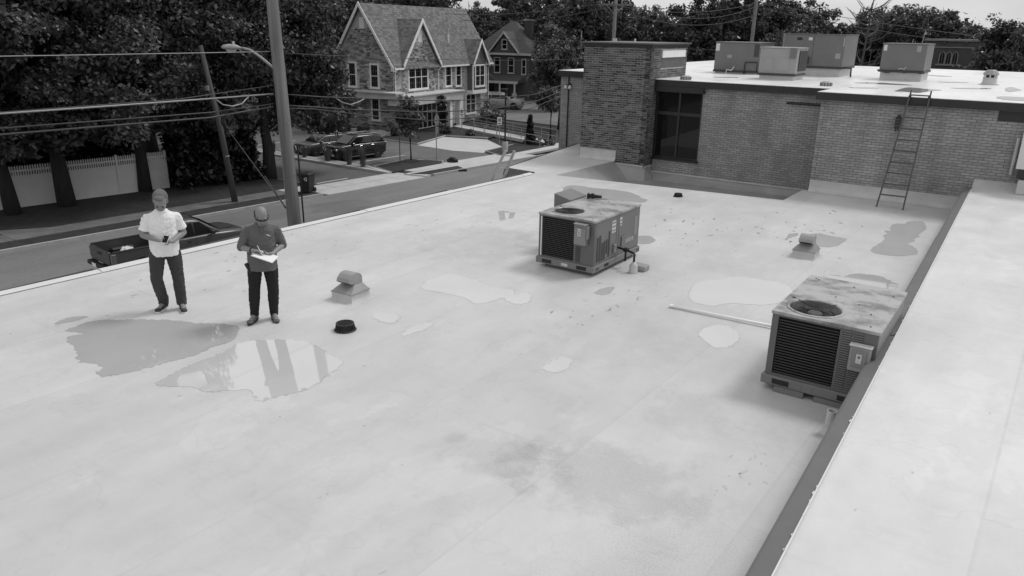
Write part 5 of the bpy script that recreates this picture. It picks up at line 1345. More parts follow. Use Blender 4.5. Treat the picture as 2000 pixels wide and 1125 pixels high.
MB().extr([(1.49, -.72, 1.21), (1.49, .72, 1.21), (.78, .62, 1.70), (.78, -.62, 1.70)], (.012, 0, .022)).build('windscreen', M_carglass, pk)
MB().box(-.435, -.415, -.62, .62, 1.22, 1.60).build('rear_window', M_carglass, pk)
MB().box(-2.55, -.45, -.84, .84, .62, .68).build('bed_floor', M_plastic, pk)
MB().box(-.50, -.445, -.84, .84, .68, 1.12).build('bed_front', M_plastic, pk)
for s in (-1, 1): MB().bbox(-2.0, -1.2, s * .70 - .13, s * .70 + .13, .68, .86, .04).build('wheel_box', M_plastic, pk)
MB().bbox(-2.66, -2.585, -.77, .77, .62, 1.115, .012).build('tailgate', M_paint_grey, pk)
MB().bbox(-2.685, -2.658, -.14, .14, .93, 1.0, .006).build('tailgate_handle', M_plastic, pk)
MB().bbox(-2.80, -2.60, -.88, .88, .42, .58, .03).build('bumper', M_plastic, pk)
MB().bbox(-2.815, -2.80, .10, .42, .44, .57, .004).build('licence_plate', M_trim, pk)
MB().bbox(2.52, 2.66, -.60, .60, .50, .86, .03).build('grille', M_plastic, pk)
MB().box(1.6, 2.2, -.5, -.46, 1.135, 1.15).build('hood_crease', M_plastic, pk)
MB().box(-2.45, 2.4, -.7, .7, .27, .36).build('frame', M_plastic, pk)
wb = empty('crumpled_bag', (-26.75, 14.0, GZ + .69), 0, 'crumpled pale bag lying in the pickup bed', 'bag')
bm = bmesh.new(); bmesh.ops.create_icosphere(bm, subdivisions=3, radius=.22)
r_ = random.Random(3)
for v in bm.verts: v.co = Vector((v.co.x * 1.3, v.co.y, max(0, v.co.z * .6 + .1))) * r_.uniform(.82, 1.15)
me = bpy.data.meshes.new('sack'); bm.to_mesh(me); bm.free(); link_mesh('sack', me, M_white, wb)

# ================================================================ street furniture
bn = empty('wheeled_bin', (-32.3, 27.15, GZ + .1), R(20), 'dark wheeled refuse bin on the verge beside the driveway', 'bin')
q = MB(); vs, fs = loft([[(-s_, -t_, z_), (s_, -t_, z_), (s_, t_, z_), (-s_, t_, z_)] for (s_, t_, z_) in ((.24, .26, .06), (.30, .33, .95), (.33, .36, .955), (.33, .36, 1.0))]); q.add(vs, fs); q.build('body', M_plastic, bn)
q = MB(); vs, fs = loft([[(-s_, -t_, z_), (s_, -t_, z_), (s_, t_, z_), (-s_, t_, z_)] for (s_, t_, z_) in ((.35, .38, 1.002), (.34, .38, 1.04), (.22, .28, 1.10))]); q.add(vs, fs); q.build('lid', M_plastic, bn)
MB().tube([(-.28, .42, .98), (.28, .42, .98)], .02, 8).build('handle', M_plastic, bn)
for s in (-1, 1): MB().lathe([(.13, -.03), (.13, .03)], 16, (s * .28, .28, .13), axis='X').build('wheel', M_tyre, bn)
for k in range(3):    # chasing-arrows mark
    an = k * 2 * math.pi / 3
    q = MB(Matrix.Translation((.12, -.335, .78)) @ Matrix.Rotation(an, 4, 'Y'))
    q.extr([(-.06, 0, .05), (.03, 0, .05), (.03, 0, .025), (.085, 0, .065), (.03, 0, .105), (.03, 0, .08), (-.06, 0, .08)], (0, -.004, 0)); q.build('recycling_mark', M_trim, bn)
def sign(loc, rz, label, kind):
    s_ = empty('road_sign', loc, rz, label, 'sign')
    if kind == 'ada':
        MB().bbox(-.03, .03, -.02, .02, 0, 2.2, .004).build('post', M_galv, s_)
        MB().box(-.17, .17, -.035, -.022, 1.55, 2.15).build('plate', M_trim, s_)
        MB().box(-.10, .10, -.038, -.0355, 1.80, 2.06).build('blue_field', M_siding, s_)
        # wheelchair symbol
        MB().lathe([(.022, -.0405), (0, -.0405)], 10, (.01, 0, 2.02), axis='Y').build('symbol', M_trim, s_)
        MB().tube([(.01, -.04, 1.99), (0, -.04, 1.93), (.05, -.04, 1.925), (.065, -.04, 1.86)], .008, 5).build('symbol', M_trim, s_)
        MB().tube([(-.01 + .045 * math.cos(t), -.04, 1.885 + .045 * math.sin(t)) for t in [1.6 + k * .45 for k in range(10)]], .007, 5).build('symbol', M_trim, s_)
        MB().box(-.12, .12, -.038, -.0355, 1.60, 1.72).build('lettering_field', M_box, s_)
    else:
        MB().tube([(0, 0, 0), (0, 0, 3.2)], .035, 8).build('post', M_galv, s_)
        MB().extr([(.38 * math.cos(R(22.5 + 45 * k)), -.045, 2.85 + .38 * math.sin(R(22.5 + 45 * k))) for k in range(8)], (0, -.012, 0)).build('plate', M_unit, s_)
        MB().bbox(-.22, .22, -.058, -.045, 1.95, 2.4, .004).build('plate', M_unit, s_)
    return s_
sign((-41.47, 52.08, GZ), R(40), 'white accessible parking sign beside the white entry door', 'ada')
sign((-35.29, 49.04, GZ), R(40), 'white accessible parking sign left of the black lamp post', 'ada')
sign((-33.58, 39.43, GZ), R(103), 'grey back of an octagonal sign on its post at the lot corner', 'stop')
lp = empty('lamp_post', (-32.54, 45.94, GZ + .1), 0, 'black lot lamp post on a round concrete footing', 'lamp post')
MB().lathe([(.22, 0), (.22, .72), (.2, .75), (0, .75)], 20).build('footing', M_conc, lp)
MB().box(-.14, .14, -.14, .14, .75, .80).build('base_plate', M_cable, lp)
MB().tube([(0, 0, .8), (0, 0, 4.4)], .065, 8).build('post', M_cable, lp)
MB().bbox(-.35, .12, -.14, .14, 4.4, 4.5, .02).build('lamp_head', M_cable, lp)
# ramp with handrails
sheet('ramp', [(-44.5, 54.6), (-44.6, 55.9), (-31.9, 52.2), (-31.7, 50.6)], GZ + .22, M_conc, 'long concrete access ramp beside the stone house', 'ramp')
def railing(p, q_, n, label, hgt=.95, z=GZ + .2):
    p, q_ = Vector((*p, z)), Vector((*q_, z)); r0 = empty('handrail', p, 0, label, 'railing'); d = q_ - p
    for k in range(n + 1): MB().tube([d * k / n, d * k / n + Vector((0, 0, hgt))], .022, 6).build('post', M_galv, r0)
    for hh in (.45, hgt): MB().tube([Vector((0, 0, hh)), d + Vector((0, 0, hh))], .022, 6).build('rail', M_galv, r0)
railing((-44.5, 56.0), (-32.0, 52.3), 7, 'rear metal handrail of the access ramp')
railing((-41.2, 53.4), (-31.6, 50.4), 6, 'middle metal handrail of the access ramp')
railing((-38.2, 50.9), (-31.4, 48.9), 4, 'front metal handrail nearest the concrete pad', z=GZ + .1)
railing((-51.5, 47.3), (-46.9, 46.6), 3, 'low handrail along the gable side of the stone house', .8)
db_ = empty('crumpled_debris', (-32.6, 39.9, GZ + .12), 0, 'dark crumpled debris on the sidewalk by the octagonal sign', 'debris')
bm = bmesh.new(); bmesh.ops.create_icosphere(bm, subdivisions=3, radius=.32)
for v in bm.verts: v.co = Vector((v.co.x * 1.2, v.co.y, max(0, v.co.z * .7 + .08))) * r_.uniform(.75, 1.2)
me = bpy.data.meshes.new('heap'); bm.to_mesh(me); bm.free(); link_mesh('heap', me, M_mulch, db_)
# ================================================================ vegetation
def leaf_mat(name, lo, hi, trans=.25):
    m = bpy.data.materials.new(name); m.use_nodes = True; n, l = m.node_tree.nodes, m.node_tree.links; n.clear()
    g = n.new('ShaderNodeNewGeometry'); mr = n.new('ShaderNodeMapRange'); mr.inputs[3].default_value = lo; mr.inputs[4].default_value = hi
    l.new(g.outputs['Random Per Island'], mr.inputs[0])
    d = n.new('ShaderNodeBsdfPrincipled'); d.inputs['Roughness'].default_value = .38; d.inputs['Specular IOR Level'].default_value = .5
    t = n.new('ShaderNodeBsdfTranslucent'); mx = n.new('ShaderNodeMixShader'); mx.inputs[0].default_value = trans
    # leaf tone differs from bough to bough
    ns = n.new('ShaderNodeTexNoise'); ns.inputs['Scale'].default_value = .55; ns.inputs['Detail'].default_value = 3; l.new(g.outputs['Position'], ns.inputs['Vector'])
    m2 = n.new('ShaderNodeMapRange'); m2.inputs[1].default_value = .33; m2.inputs[2].default_value = .67; m2.inputs[3].default_value = .55; m2.inputs[4].default_value = 1.75; l.new(ns.outputs[0], m2.inputs[0])
    pw = n.new('ShaderNodeMath'); pw.operation = 'MULTIPLY'; l.new(mr.outputs[0], pw.inputs[0]); l.new(m2.outputs[0], pw.inputs[1])
    l.new(pw.outputs[0], d.inputs['Base Color']); l.new(pw.outputs[0], t.inputs['Color'])
    l.new(d.outputs[0], mx.inputs[1]); l.new(t.outputs[0], mx.inputs[2])
    o = n.new('ShaderNodeOutputMaterial'); l.new(mx.outputs[0], o.inputs[0]); return m
M_leaf = leaf_mat('leaf_dark', .032, .115)
M_leaf2 = leaf_mat('leaf_mid', .04, .125)
M_leaf3 = leaf_mat('leaf_far', .03, .09)
M_conifer = leaf_mat('needle_dark', .008, .02, .1)
M_bark = M_('bark', .030, .9, amt=.4, scale=6, bump=.8, bscale=14, stretch=(1, 1, .25))
M_deadwood = M_('dead_wood', .10, .9, amt=.2, scale=6)

def leaves(name, mat, parent, centres, radii, per, size, seed, flat=.75, aspect=1.9):
    """many leaf-sized rhombic faces scattered in clumps"""
    g = np.random.default_rng(seed)
    C_ = np.repeat(np.asarray(centres, float), per, 0); Rr = np.repeat(np.asarray(radii, float), per)
    n = len(C_)
    v = g.normal(size=(n, 3)); v /= np.linalg.norm(v, axis=1)[:, None]
    rad = Rr * g.random(n) ** (1 / 2.2)
    off = v * rad[:, None]; off[:, 2] *= flat
    P = C_ + off
    a_ = g.normal(size=(n, 3)) + v * .9 + np.array([0, 0, .8]); a_ /= np.linalg.norm(a_, axis=1)[:, None]   # leaf normal, mostly outward and up
    t = np.cross(a_, g.normal(size=(n, 3))); t /= np.linalg.norm(t, axis=1)[:, None]
    b_ = np.cross(a_, t)
    s = size * (g.uniform(.55, 1.35, n) * np.repeat(g.uniform(.7, 1.3, len(centres)), per))[:, None]
    V = np.empty((n, 4, 3)); V[:, 0] = P - t * s * aspect * .5; V[:, 1] = P + b_ * s * .5 - a_ * s * .12; V[:, 2] = P + t * s * aspect * .5; V[:, 3] = P - b_ * s * .5 - a_ * s * .12
    me = bpy.data.meshes.new(name)
    me.vertices.add(n * 4); me.vertices.foreach_set('co', V.ravel())
    me.loops.add(n * 4); me.loops.foreach_set('vertex_index', np.arange(n * 4, dtype=np.int32))
    me.polygons.add(n); me.polygons.foreach_set('loop_start', np.arange(0, n * 4, 4, dtype=np.int32)); me.polygons.foreach_set('loop_total', np.full(n, 4, dtype=np.int32))
    me.update(calc_edges=True); me.validate()
    return link_mesh(name, me, mat, parent)

def crown_points(g, n, cz, rx, rz, lobes, low=-.75):
    """clump centres: shell-heavy, on an uneven lobed ellipsoid"""
    L_ = [(g.uniform(-.55, .55) * rx, g.uniform(-.55, .55) * rx, cz + g.uniform(-.45, .5) * rz, g.uniform(.42, .68)) for _ in range(lobes)] + [(0, 0, cz, .72)]
    out = []
    while len(out) < n:
        l = L_[g.integers(len(L_))]; v = g.normal(size=3); v /= np.linalg.norm(v)
        if v[2] < low: continue
        k = g.random() ** .38
        out.append((l[0] + v[0] * rx * l[3] * k, l[1] + v[1] * rx * l[3] * k, l[2] + v[2] * rz * l[3] * k))
    return np.array(out)

CROWNS = {}
def tree(name, label, loc, h, rx, cz, rz, trunk_r, seed, clumps, per, leaf, mat=None, group=None, lean=(0, 0), cat='tree', clump_r=.75, lobes=6, bark=None, trunk_top=None, share=None):
    g = np.random.default_rng(seed)
    t = empty(name, loc, 0, label, cat, group)
    pts = crown_points(g, clumps, cz, rx, rz, lobes)
    pts[:, 0] += lean[0]; pts[:, 1] += lean[1]
    pts[:, 2] = np.maximum(pts[:, 2], .35)
    if share is None:
        leaves('crown', mat or M_leaf, t, pts, g.uniform(.55, 1.15, len(pts)) * clump_r, per, leaf, seed + 1)
    else:      # alike trees share one of a few crown meshes, turned and scaled
        if share not in CROWNS:
            g2 = np.random.default_rng(900 + share)
            ref = crown_points(g2, 240, 0, 5.5, 5.5, lobes)
            c0 = leaves('crown', mat or M_leaf, t, ref, g2.uniform(.45, 1.15, 240) * .98, 100, .20, 950 + share)
            CROWNS[share] = c0.data
        else: c0 = link_mesh('crown', CROWNS[share], None, t)
        c0.location = (lean[0], lean[1], cz); c0.scale = (rx / 5.5, rx / 5.5, rz / 5.5); c0.rotation_euler = (0, 0, seed * 1.7)
    q = MB(); tt = trunk_top or cz + rz * .3
    n = 7; path = [(lean[0] * (k / (n - 1)) ** 1.3 + (g.uniform(-.06, .06) * tt * .1 if k else 0), lean[1] * (k / (n - 1)) ** 1.3 + (g.uniform(-.06, .06) * tt * .1 if k else 0), tt * k / (n - 1) - (.1 if k == 0 else 0)) for k in range(n)]
    q.tube(path, [trunk_r * (1.45 if k == 0 else 1.08 if k == 1 else 1 - .8 * k / n) for k in range(n)], 12)
    q.build('trunk', bark or M_bark, t, smooth=True)
    for k in range(11):
        s0 = Vector(path[2 + k % 4]); e = Vector(pts[int(g.integers(len(pts)))])
        mid = (s0 + e) / 2 + Vector((0, 0, .12 * (e - s0).length))
        MB().tube([s0, mid, e], [trunk_r * .5, trunk_r * .34, trunk_r * .1], 7).build('limb', bark or M_bark, t, smooth=True)
    return t
LG = GZ + .09
# large street trees in front of and behind the fence
ST = []
ST.append(tree('street_tree', 'leftmost big dark street tree with leaning trunk in front of the fence', (-39.0, 15.3, LG), 19, 5.4, 9.6, 8.2, .26, 11, 440, 210, .13, group='street trees by the fence', lean=(-.4, -1.6), clump_r=1.0))
ST.append(tree('street_tree', 'big dark street tree with stout upright trunk, second from left', (-38.9, 17.7, LG), 20, 5.4, 10.6, 8.6, .31, 12, 470, 210, .13, group='street trees by the fence', lean=(0, -.3), clump_r=1.0))
ST.append(tree('street_tree', 'street tree with straight trunk before the fence, behind the man in white', (-39.3, 22.0, LG), 18, 4.8, 9.2, 7.4, .26, 13, 380, 210, .13, group='street trees by the fence', clump_r=1.0))
ST.append(tree('street_tree', 'slender forked tree beside the fence end', (-39.7, 23.7, LG), 9, 2.8, 6.2, 3.4, .17, 14, 200, 110, .16, group='street trees by the fence', lean=(.3, .4), clump_r=.8))
ST.append(tree('street_tree', 'broad dark tree overhanging the lot, right of the leaning pole', (-37.3, 28.6, LG), 16, 4.7, 7.6, 5.2, .30, 15, 430, 210, .13, group='street trees by the fence', lean=(-.2, .1), clump_r=1.0))
for i, (x, y, h, rx, cz, lab) in enumerate([(-49, 12, 22, 6.8, 12, 'tall dark tree behind the fence at far left'), (-51, 21, 23, 6.8, 12.5, 'tall dark tree behind the fence left of centre'), (-52, 30, 17, 6, 9, 'tall dark tree behind the dark hedge'),
                                             (-58, 38.5, 16, 5.5, 8.6, 'tall tree beyond the left end of the lot'), (-60, 24, 25, 7.8, 13, 'tallest tree far behind the fence')]):
    tree('backyard_tree', lab, (x, y, GZ), h, rx, cz, cz * .78, .35, 30 + i, 330, 90, .22, M_leaf, 'trees behind the fence', clump_r=1.15)
def low_bough(t, c, r, n, seed, leaf=.16, mat=None):
    g = np.random.default_rng(seed); v = g.normal(size=(n, 3)); v /= np.linalg.norm(v, axis=1)[:, None]; v *= (g.random(n) ** .4)[:, None]
    leaves('low_bough', mat or M_leaf, t, v * np.array(r) + np.array(c), g.uniform(.35, .75, n), 80, leaf, seed + 1)
    MB().tube([(0, 0, 4.2), (c[0] * .5, c[1] * .5, (c[2] + 5) / 2), c], [.09, .06, .02], 7).build('limb', M_bark, t, smooth=True)
low_bough(ST[0], (1.2, -1.0, 4.1), (2.2, 2.6, 1.3), 70, 811); low_bough(ST[0], (.5, 1.6, 4.0), (2.0, 1.8, 1.1), 50, 812)
low_bough(ST[1], (1.4, 1.8, 4.3), (2.0, 2.2, 1.2), 70, 813); low_bough(ST[2], (1.0, -1.4, 4.4), (1.8, 2.0, 1.1), 60, 814); low_bough(ST[2], (.6, 1.6, 4.1), (1.6, 1.8, 1.1), 50, 815)
low_bough(ST[4], (1.0, 3.4, 3.9), (1.8, 2.2, 1.35), 90, 816); low_bough(ST[4], (-1.2, 4.4, 4.4), (1.8, 1.8, 1.4), 70, 817); low_bough(ST[4], (.3, -3.0, 4.0), (1.6, 1.6, 1.0), 40, 818)
bh = empty('backyard_hedge', (-42.6, 18.5, GZ), R(82), 'dark tall hedge right behind the white fence', 'hedge')
g = np.random.default_rng(6)
leaves('foliage', M_conifer, bh, np.array([(g.uniform(-7, 4.6), g.uniform(-.7, .7), g.uniform(1.0, 4.3 + .6 * math.sin(k))) for k in range(420)]), g.uniform(.35, .6, 420), 40, .19, 52)
for k in range(5): MB().tube([(-6 + k * 2.5, 0, -.05), (-6 + k * 2.5, .1, 3.2)], [.1, .03], 7).build('stem', M_bark, bh)
# dark hedge mass beside the leaning pole
hd = empty('hedge', (-38.6, 25.9, LG), R(84), 'large dense dark hedge between fence end and leaning pole', 'hedge')
g = np.random.default_rng(5)
pp = np.array([(g.uniform(-2.4, 2.3), g.uniform(-1.1, 1.1), g.uniform(.25, 3.5)) for _ in range(420)])
pp[:, 0] *= 1 - .12 * (pp[:, 2] / 3.5) ** 2
leaves('foliage', M_conifer, hd, pp, g.uniform(.3, .55, 420), 42, .17, 51)
for k in range(4): MB().tube([(-1.8 + k * 1.2, 0, -.05), (-1.8 + k * 1.2, .1, 2.6)], [.09, .03], 7).build('stem', M_bark, hd)

# trees behind the houses and along the horizon
BG = [(-55.4, 50.5, 12.6, 5.5, 'dark tree behind the left end of the stone house'), (-62.8, 61.6, 14.3, 6.5, 'dark tree behind the stone gable'), (-64.5, 69.7, 14.9, 6.5, 'dark tree behind the stone roof ridge'), (-70.5, 80.0, 14.0, 6, 'dark tree behind the right end of the stone roof'),
      (-68.2, 88.1, 11.6, 4.5, 'low tree under the first gap of sky'), (-71.6, 102.5, 12.2, 6, 'tree behind the dark hipped house, left'), (-63.3, 99.6, 14.8, 6.5, 'tall tree behind the dark hipped house, right'), (-53.0, 90.7, 13.5, 6, 'tall tree left of the far utility pole'),
      (-52.9, 98.7, 14.2, 6.5, 'tall tree behind the far utility pole'), (-46.6, 94.1, 12.2, 5, 'tree just left of the second gap of sky'), (-38.6, 92.3, 12.0, 5, 'tree just right of the second gap of sky'), (-33.8, 88.8, 12.6, 6, 'tree behind the leftmost far rooftop unit'),
      (-33.4, 99.6, 13.4, 6.5, 'tree behind the pale rooftop cabinet'), (-27.9, 96.0, 12.7, 6, 'tree behind the tallest far rooftop unit'), (-25.8, 101.8, 12.0, 5, 'tree at the left foot of the open sky'), (-21.5, 77.2, 9.6, 3.4, 'conical dark tree right of the tallest far unit'),
      (-21.1, 97.7, 10.0, 4.5, 'low tree behind the bare tree'), (-17.0, 98.5, 10.4, 4.5, 'low tree left of the round crowned tree'), (-14.0, 98.9, 12.0, 6.2, 'round crowned tree against the open sky'), (-10.6, 95.3, 9.9, 4.5, 'tree at the right shoulder of the round crown'),
      (-5.2, 84.7, 9.0, 4, 'low tree behind the masonry hall'), (-2.2, 69.8, 9.7, 3.8, 'leafy tree right of the masonry hall'), (-1.2, 64.9, 10.2, 4.0, 'leafy tree at the right edge of the far roof'), (-1.9, 61.0, 8.2, 3.0, 'bushy tree below the hall parapet'), (.5, 65.0, 10.4, 5, 'leafy tree at the right picture edge')]
for i, (x, y, h, rx, lab) in enumerate(BG):
    tree('horizon_tree', lab, (x, y, GZ), h, rx, h * .60, h * .50, .3, 60 + i, 230 if h > 11 else 170, 30, .40 if y > 75 else .34, M_leaf3 if i % 3 else M_leaf2, 'trees along the horizon', clump_r=1.1, lobes=7, share=i % 6)
# a mass of woodland closing the view behind them
wd = np.random.default_rng(77); pts = []
for k in range(900):
    a_ = wd.uniform(R(86), R(160)); d = wd.uniform(118, 150)
    pts.append((d * math.cos(a_), d * math.sin(a_), GZ + wd.uniform(0, 9.5 + 1.5 * math.sin(a_ * 23))))
tag(leaves('woodland', M_leaf3, None, np.array(pts), wd.uniform(1.5, 3.0, 900), 70, .42, 78), 'far dark woodland closing the horizon', 'woodland', kind='stuff')
tree('slender_tree', 'slender loose-topped tree rising above the right tree line', (-4.3, 67.9, GZ), 11, 1.6, 8.2, 3.0, .12, 140, 70, 60, .14, M_leaf2, clump_r=.55, lobes=3)
# bare tree against the sky
bt = empty('bare_tree', (-15.5, 78.5, GZ), 0, 'leafless tree with fanned bare branches against the sky', 'tree')
r_ = random.Random(9)
MB().tube([(0, 0, -.1), (.1, 0, 5), (.25, 0, 10.5), (.35, 0, 13)], [.17, .12, .06, .02], 8).build('trunk', M_deadwood, bt)
for k in range(34):
    z0 = r_.uniform(4.5, 11.5); an = r_.uniform(0, 2 * math.pi); ln_ = r_.uniform(1.8, 4.2) * (1.15 - z0 / 18)
    p0 = Vector((.1 + z0 * .015, 0, z0)); d = Vector((math.cos(an), math.sin(an), .35))
    p1 = p0 + d * ln_ * .5; p2 = p0 + Vector((math.cos(an + .2), math.sin(an + .2), .75)) * ln_
    MB().tube([p0, p1, p2], [.055, .035, .012], 5).build('branch', M_deadwood, bt)
    for j in range(3):
        s0 = p0 + (p2 - p0) * r_.uniform(.4, .9); MB().tube([s0, s0 + Vector((math.cos(an + r_.uniform(-1, 1)), math.sin(an + r_.uniform(-1, 1)), .5)) * ln_ * .35], [.018, .007], 4).build('twig', M_deadwood, bt)
# trees and shrubs near the side street
tree('side_street_tree', 'leafy tree overhanging the left end of the brick wing', (-37.4, 61.5, GZ), 8, 3.4, 4.6, 3.2, .14, 150, 190, 70, .16, M_leaf2, clump_r=.7)
tree('side_street_tree', 'multi-stemmed small tree behind the pointed cypress', (-34.6, 55.5, GZ), 4.4, 1.5, 3.3, 1.2, .06, 151, 60, 30, .18, M_leaf2, clump_r=.5)
tree('side_street_tree', 'dark tree covering the right side of the dark hipped house', (-46.8, 74.5, GZ), 9, 3.0, 5.0, 4.2, .16, 152, 170, 70, .18, M_leaf2, clump_r=.8)
tree('young_tree', 'young staked tree on the triangular lot lawn', (-34.75, 38.16, GZ + .13), 4.2, 1.12, 2.75, 1.55, .045, 153, 110, 34, .13, M_leaf2, clump_r=.34, lobes=5)
stk = empty('tree_stake', (-34.95, 37.3, GZ + .13), 0, 'thin wooden stake beside the young tree', 'stake')
MB().tube([(0, 0, -.05), (-.1, .12, 1.75)], .03, 6).build('pole', M_deadwood, stk)
tag(MB().lathe([(.75, 0), (.5, .08), (.15, .13), (0, .13)], 16, (-34.75, 38.16, GZ + .132)).build('mulch_mound', M_mulch), 'dark mulch mound round the young tree', 'mulch')
tree('garden_tree', 'dark columnar evergreen beside the storefront', (-44.1, 52.6, GZ), 3.4, .42, 1.8, 1.9, .05, 154, 80, 34, .10, M_conifer, clump_r=.3, lobes=2)
for i, (x, y, s, lab) in enumerate([(-42.6, 57.8, 1.3, 'leafy shrub at the right corner of the stone house'), (-47.6, 46.5, .6, 'low shrub below the gable ramp'), (-49.4, 46.3, .55, 'low shrub at the left of the gable ramp'), (-44.8, 47.2, .55, 'low shrub under the storefront corner'), (-42.5, 51.2, .45, 'small shrub in the bed before the entry'), (-40.2, 51.6, .4, 'small shrub at the end of the planting bed'), (-32.6, 50.3, .4, 'low shrub at the foot of the pointed cypress'), (-31.9, 50.9, .4, 'low shrub right of the pointed cypress')]):
    sb = empty('shrub', (x, y, GZ), 0, lab, 'shrub', 'shrubs round the lot')
    g = np.random.default_rng(200 + i); n = 46
    pp = np.array([(g.normal() * s * .45, g.normal() * s * .45, abs(g.normal()) * s * .5 + s * .25) for _ in range(n)])
    leaves('foliage', M_leaf2, sb, pp, np.full(n, s * .3), 26, .11 * max(.8, s), 300 + i)
    MB().tube([(0, 0, -.05), (0, 0, s * .7)], [.04, .01], 6).build('stem', M_bark, sb)
cy = empty('cypress', (-33.25, 50.3, GZ + .1), 0, 'narrow pointed black-green cypress on the far lot lawn', 'tree')
g = np.random.default_rng(400); zz = g.uniform(.1, 2.25, 260); an = g.uniform(0, 2 * math.pi, 260); rr = (.46 * (1 - zz / 2.5) ** .8) * g.uniform(.55, 1, 260)
leaves('crown', M_conifer, cy, np.c_[rr * np.cos(an), rr * np.sin(an), zz], np.full(260, .11), 22, .07, 401)
MB().tube([(0, 0, -.05), (0, 0, 2.1)], [.06, .015], 6).build('trunk', M_bark, cy)
# ornamental grasses on the island
M_blade = leaf_mat('grass_blade', .05, .12, .2)
def tuft(loc, h, bend, seed, label):
    r0 = empty('ornamental_grass', loc, 0, label, 'grass tuft', 'ornamental grasses on the lot island')
    g = np.random.default_rng(seed); q = MB()
    for k in range(150):
        an = g.uniform(0, 2 * math.pi); r1 = g.uniform(0, .18); hh = h * g.uniform(.65, 1.0); sp = g.uniform(.05, .22)
        p = Vector((r1 * math.cos(an), r1 * math.sin(an), 0)); w_ = Vector((-math.sin(an), math.cos(an), 0)) * .010
        c = [p, p + Vector((sp * .4 * math.cos(an) + bend * .2, sp * .4 * math.sin(an) - bend * .15, hh * .6)), p + Vector((sp * math.cos(an) + bend * .7, sp * math.sin(an) - bend * .5, hh))]
        q.add([c[0] - w_, c[0] + w_, c[1] + w_, c[1] - w_, c[2]], [(0, 1, 2, 3), (3, 2, 4)])
    q.build('blades', M_blade, r0, fix=False)
for i, (x, y, h, b, lab) in enumerate([(-46.9, 34.7, .9, .0, 'ornamental grass tuft farthest left, left of the dark tree trunk'), (-44.6, 34.65, .95, .0, 'ornamental grass tuft just right of the dark tree trunk'), (-41.35, 34.7, .8, .0, 'ornamental grass tuft before the half hidden car'),
                                       (-39.0, 34.65, 1.1, .05, 'ornamental grass tuft at the left headlamp of the crossover'), (-36.9, 34.6, 1.35, -.1, 'tall ornamental grass tuft before the crossover front wheel'), (-35.6, 34.55, 1.45, -.45, 'bent ornamental grass tuft nearest the sidewalk')]):
    tuft((x, y, GZ + .15), h, b, 500 + i, lab)
# ================================================================ the two men
def fuse(name, q, voxel, smooth=2, mat=None, parent=None, folds=0):
    me = q.mesh(name + '_src')
    o = bpy.data.objects.new(name + '_src', me); COL.objects.link(o)
    m = o.modifiers.new('r', 'REMESH'); m.mode = 'VOXEL'; m.voxel_size = voxel
    if smooth:
        s_ = o.modifiers.new('s', 'SMOOTH'); s_.iterations = smooth; s_.factor = .5
    dg = bpy.context.evaluated_depsgraph_get(); dg.update()
    out = bpy.data.meshes.new_from_object(o.evaluated_get(dg))
    bpy.data.objects.remove(o); bpy.data.meshes.remove(me)
    out.name = name; out.materials.clear()
    if folds:      # cloth creases pressed into the surface
        from mathutils import noise as mn
        nv = [v.normal.copy() for v in out.vertices]
        for v, nn in zip(out.vertices, nv):
            p = v.co
            a0 = mn.noise(Vector((p.x * 9 + p.z * 4, p.y * 9, p.z * 17 - abs(p.x) * 12))); b0 = mn.noise(Vector((p.x * 19, p.y * 19 + 5, p.z * 30 + p.x * 16)))
            v.co = p + nn * folds * ((1 - 2.2 * abs(a0)) * .8 + (1 - 2 * abs(b0)) * .35 - .55)
        out.update()
    return link_mesh(name, out, mat, parent, smooth=True)
def ball(q, c, r, rot=None, n=14):
    rx, ry, rz = (r, r, r) if isinstance(r, (int, float)) else r
    Mx = Matrix.Translation(c) @ (rot.to_4x4() if rot else Matrix()) @ Matrix.Diagonal((rx, ry, rz, 1))
    vs = [(0, 0, -1)]; fs = []
    for i in range(1, n // 2):
        th = math.pi * i / (n // 2)
        for k in range(n): vs.append((math.sin(th) * math.cos(2 * math.pi * k / n), math.sin(th) * math.sin(2 * math.pi * k / n), -math.cos(th)))
    vs.append((0, 0, 1)); m = n // 2 - 1
    for k in range(n):
        fs.append((0, 1 + (k + 1) % n, 1 + k)); fs.append((len(vs) - 1, 1 + (m - 1) * n + k, 1 + (m - 1) * n + (k + 1) % n))
        for i in range(m - 1): fs.append((1 + i * n + k, 1 + i * n + (k + 1) % n, 1 + (i + 1) * n + (k + 1) % n, 1 + (i + 1) * n + k))
    q.add([tuple(Mx @ Vector(v)) for v in vs], fs)
def limb(q, pts, rad, n=12):
    q.tube(pts, rad, n)
    for p, r in zip(pts, rad): ball(q, p, r * .995, None, 12)
def torso(q, rings, n=20):
    vs = []; fs = []
    for (cx, cy, z, rx, ry) in rings:
        for k in range(n):
            t = 2 * math.pi * k / n
            vs.append((cx + rx * math.copysign(abs(math.cos(t)) ** .85, math.cos(t)), cy + ry * math.copysign(abs(math.sin(t)) ** .85, math.sin(t)), z))
    for i in range(len(rings) - 1):
        for k in range(n): fs.append((i * n + k, i * n + (k + 1) % n, (i + 1) * n + (k + 1) % n, (i + 1) * n + k))
    fs += [tuple(range(n - 1, -1, -1)), tuple(range((len(rings) - 1) * n, len(rings) * n))]
    q.add(vs, fs)
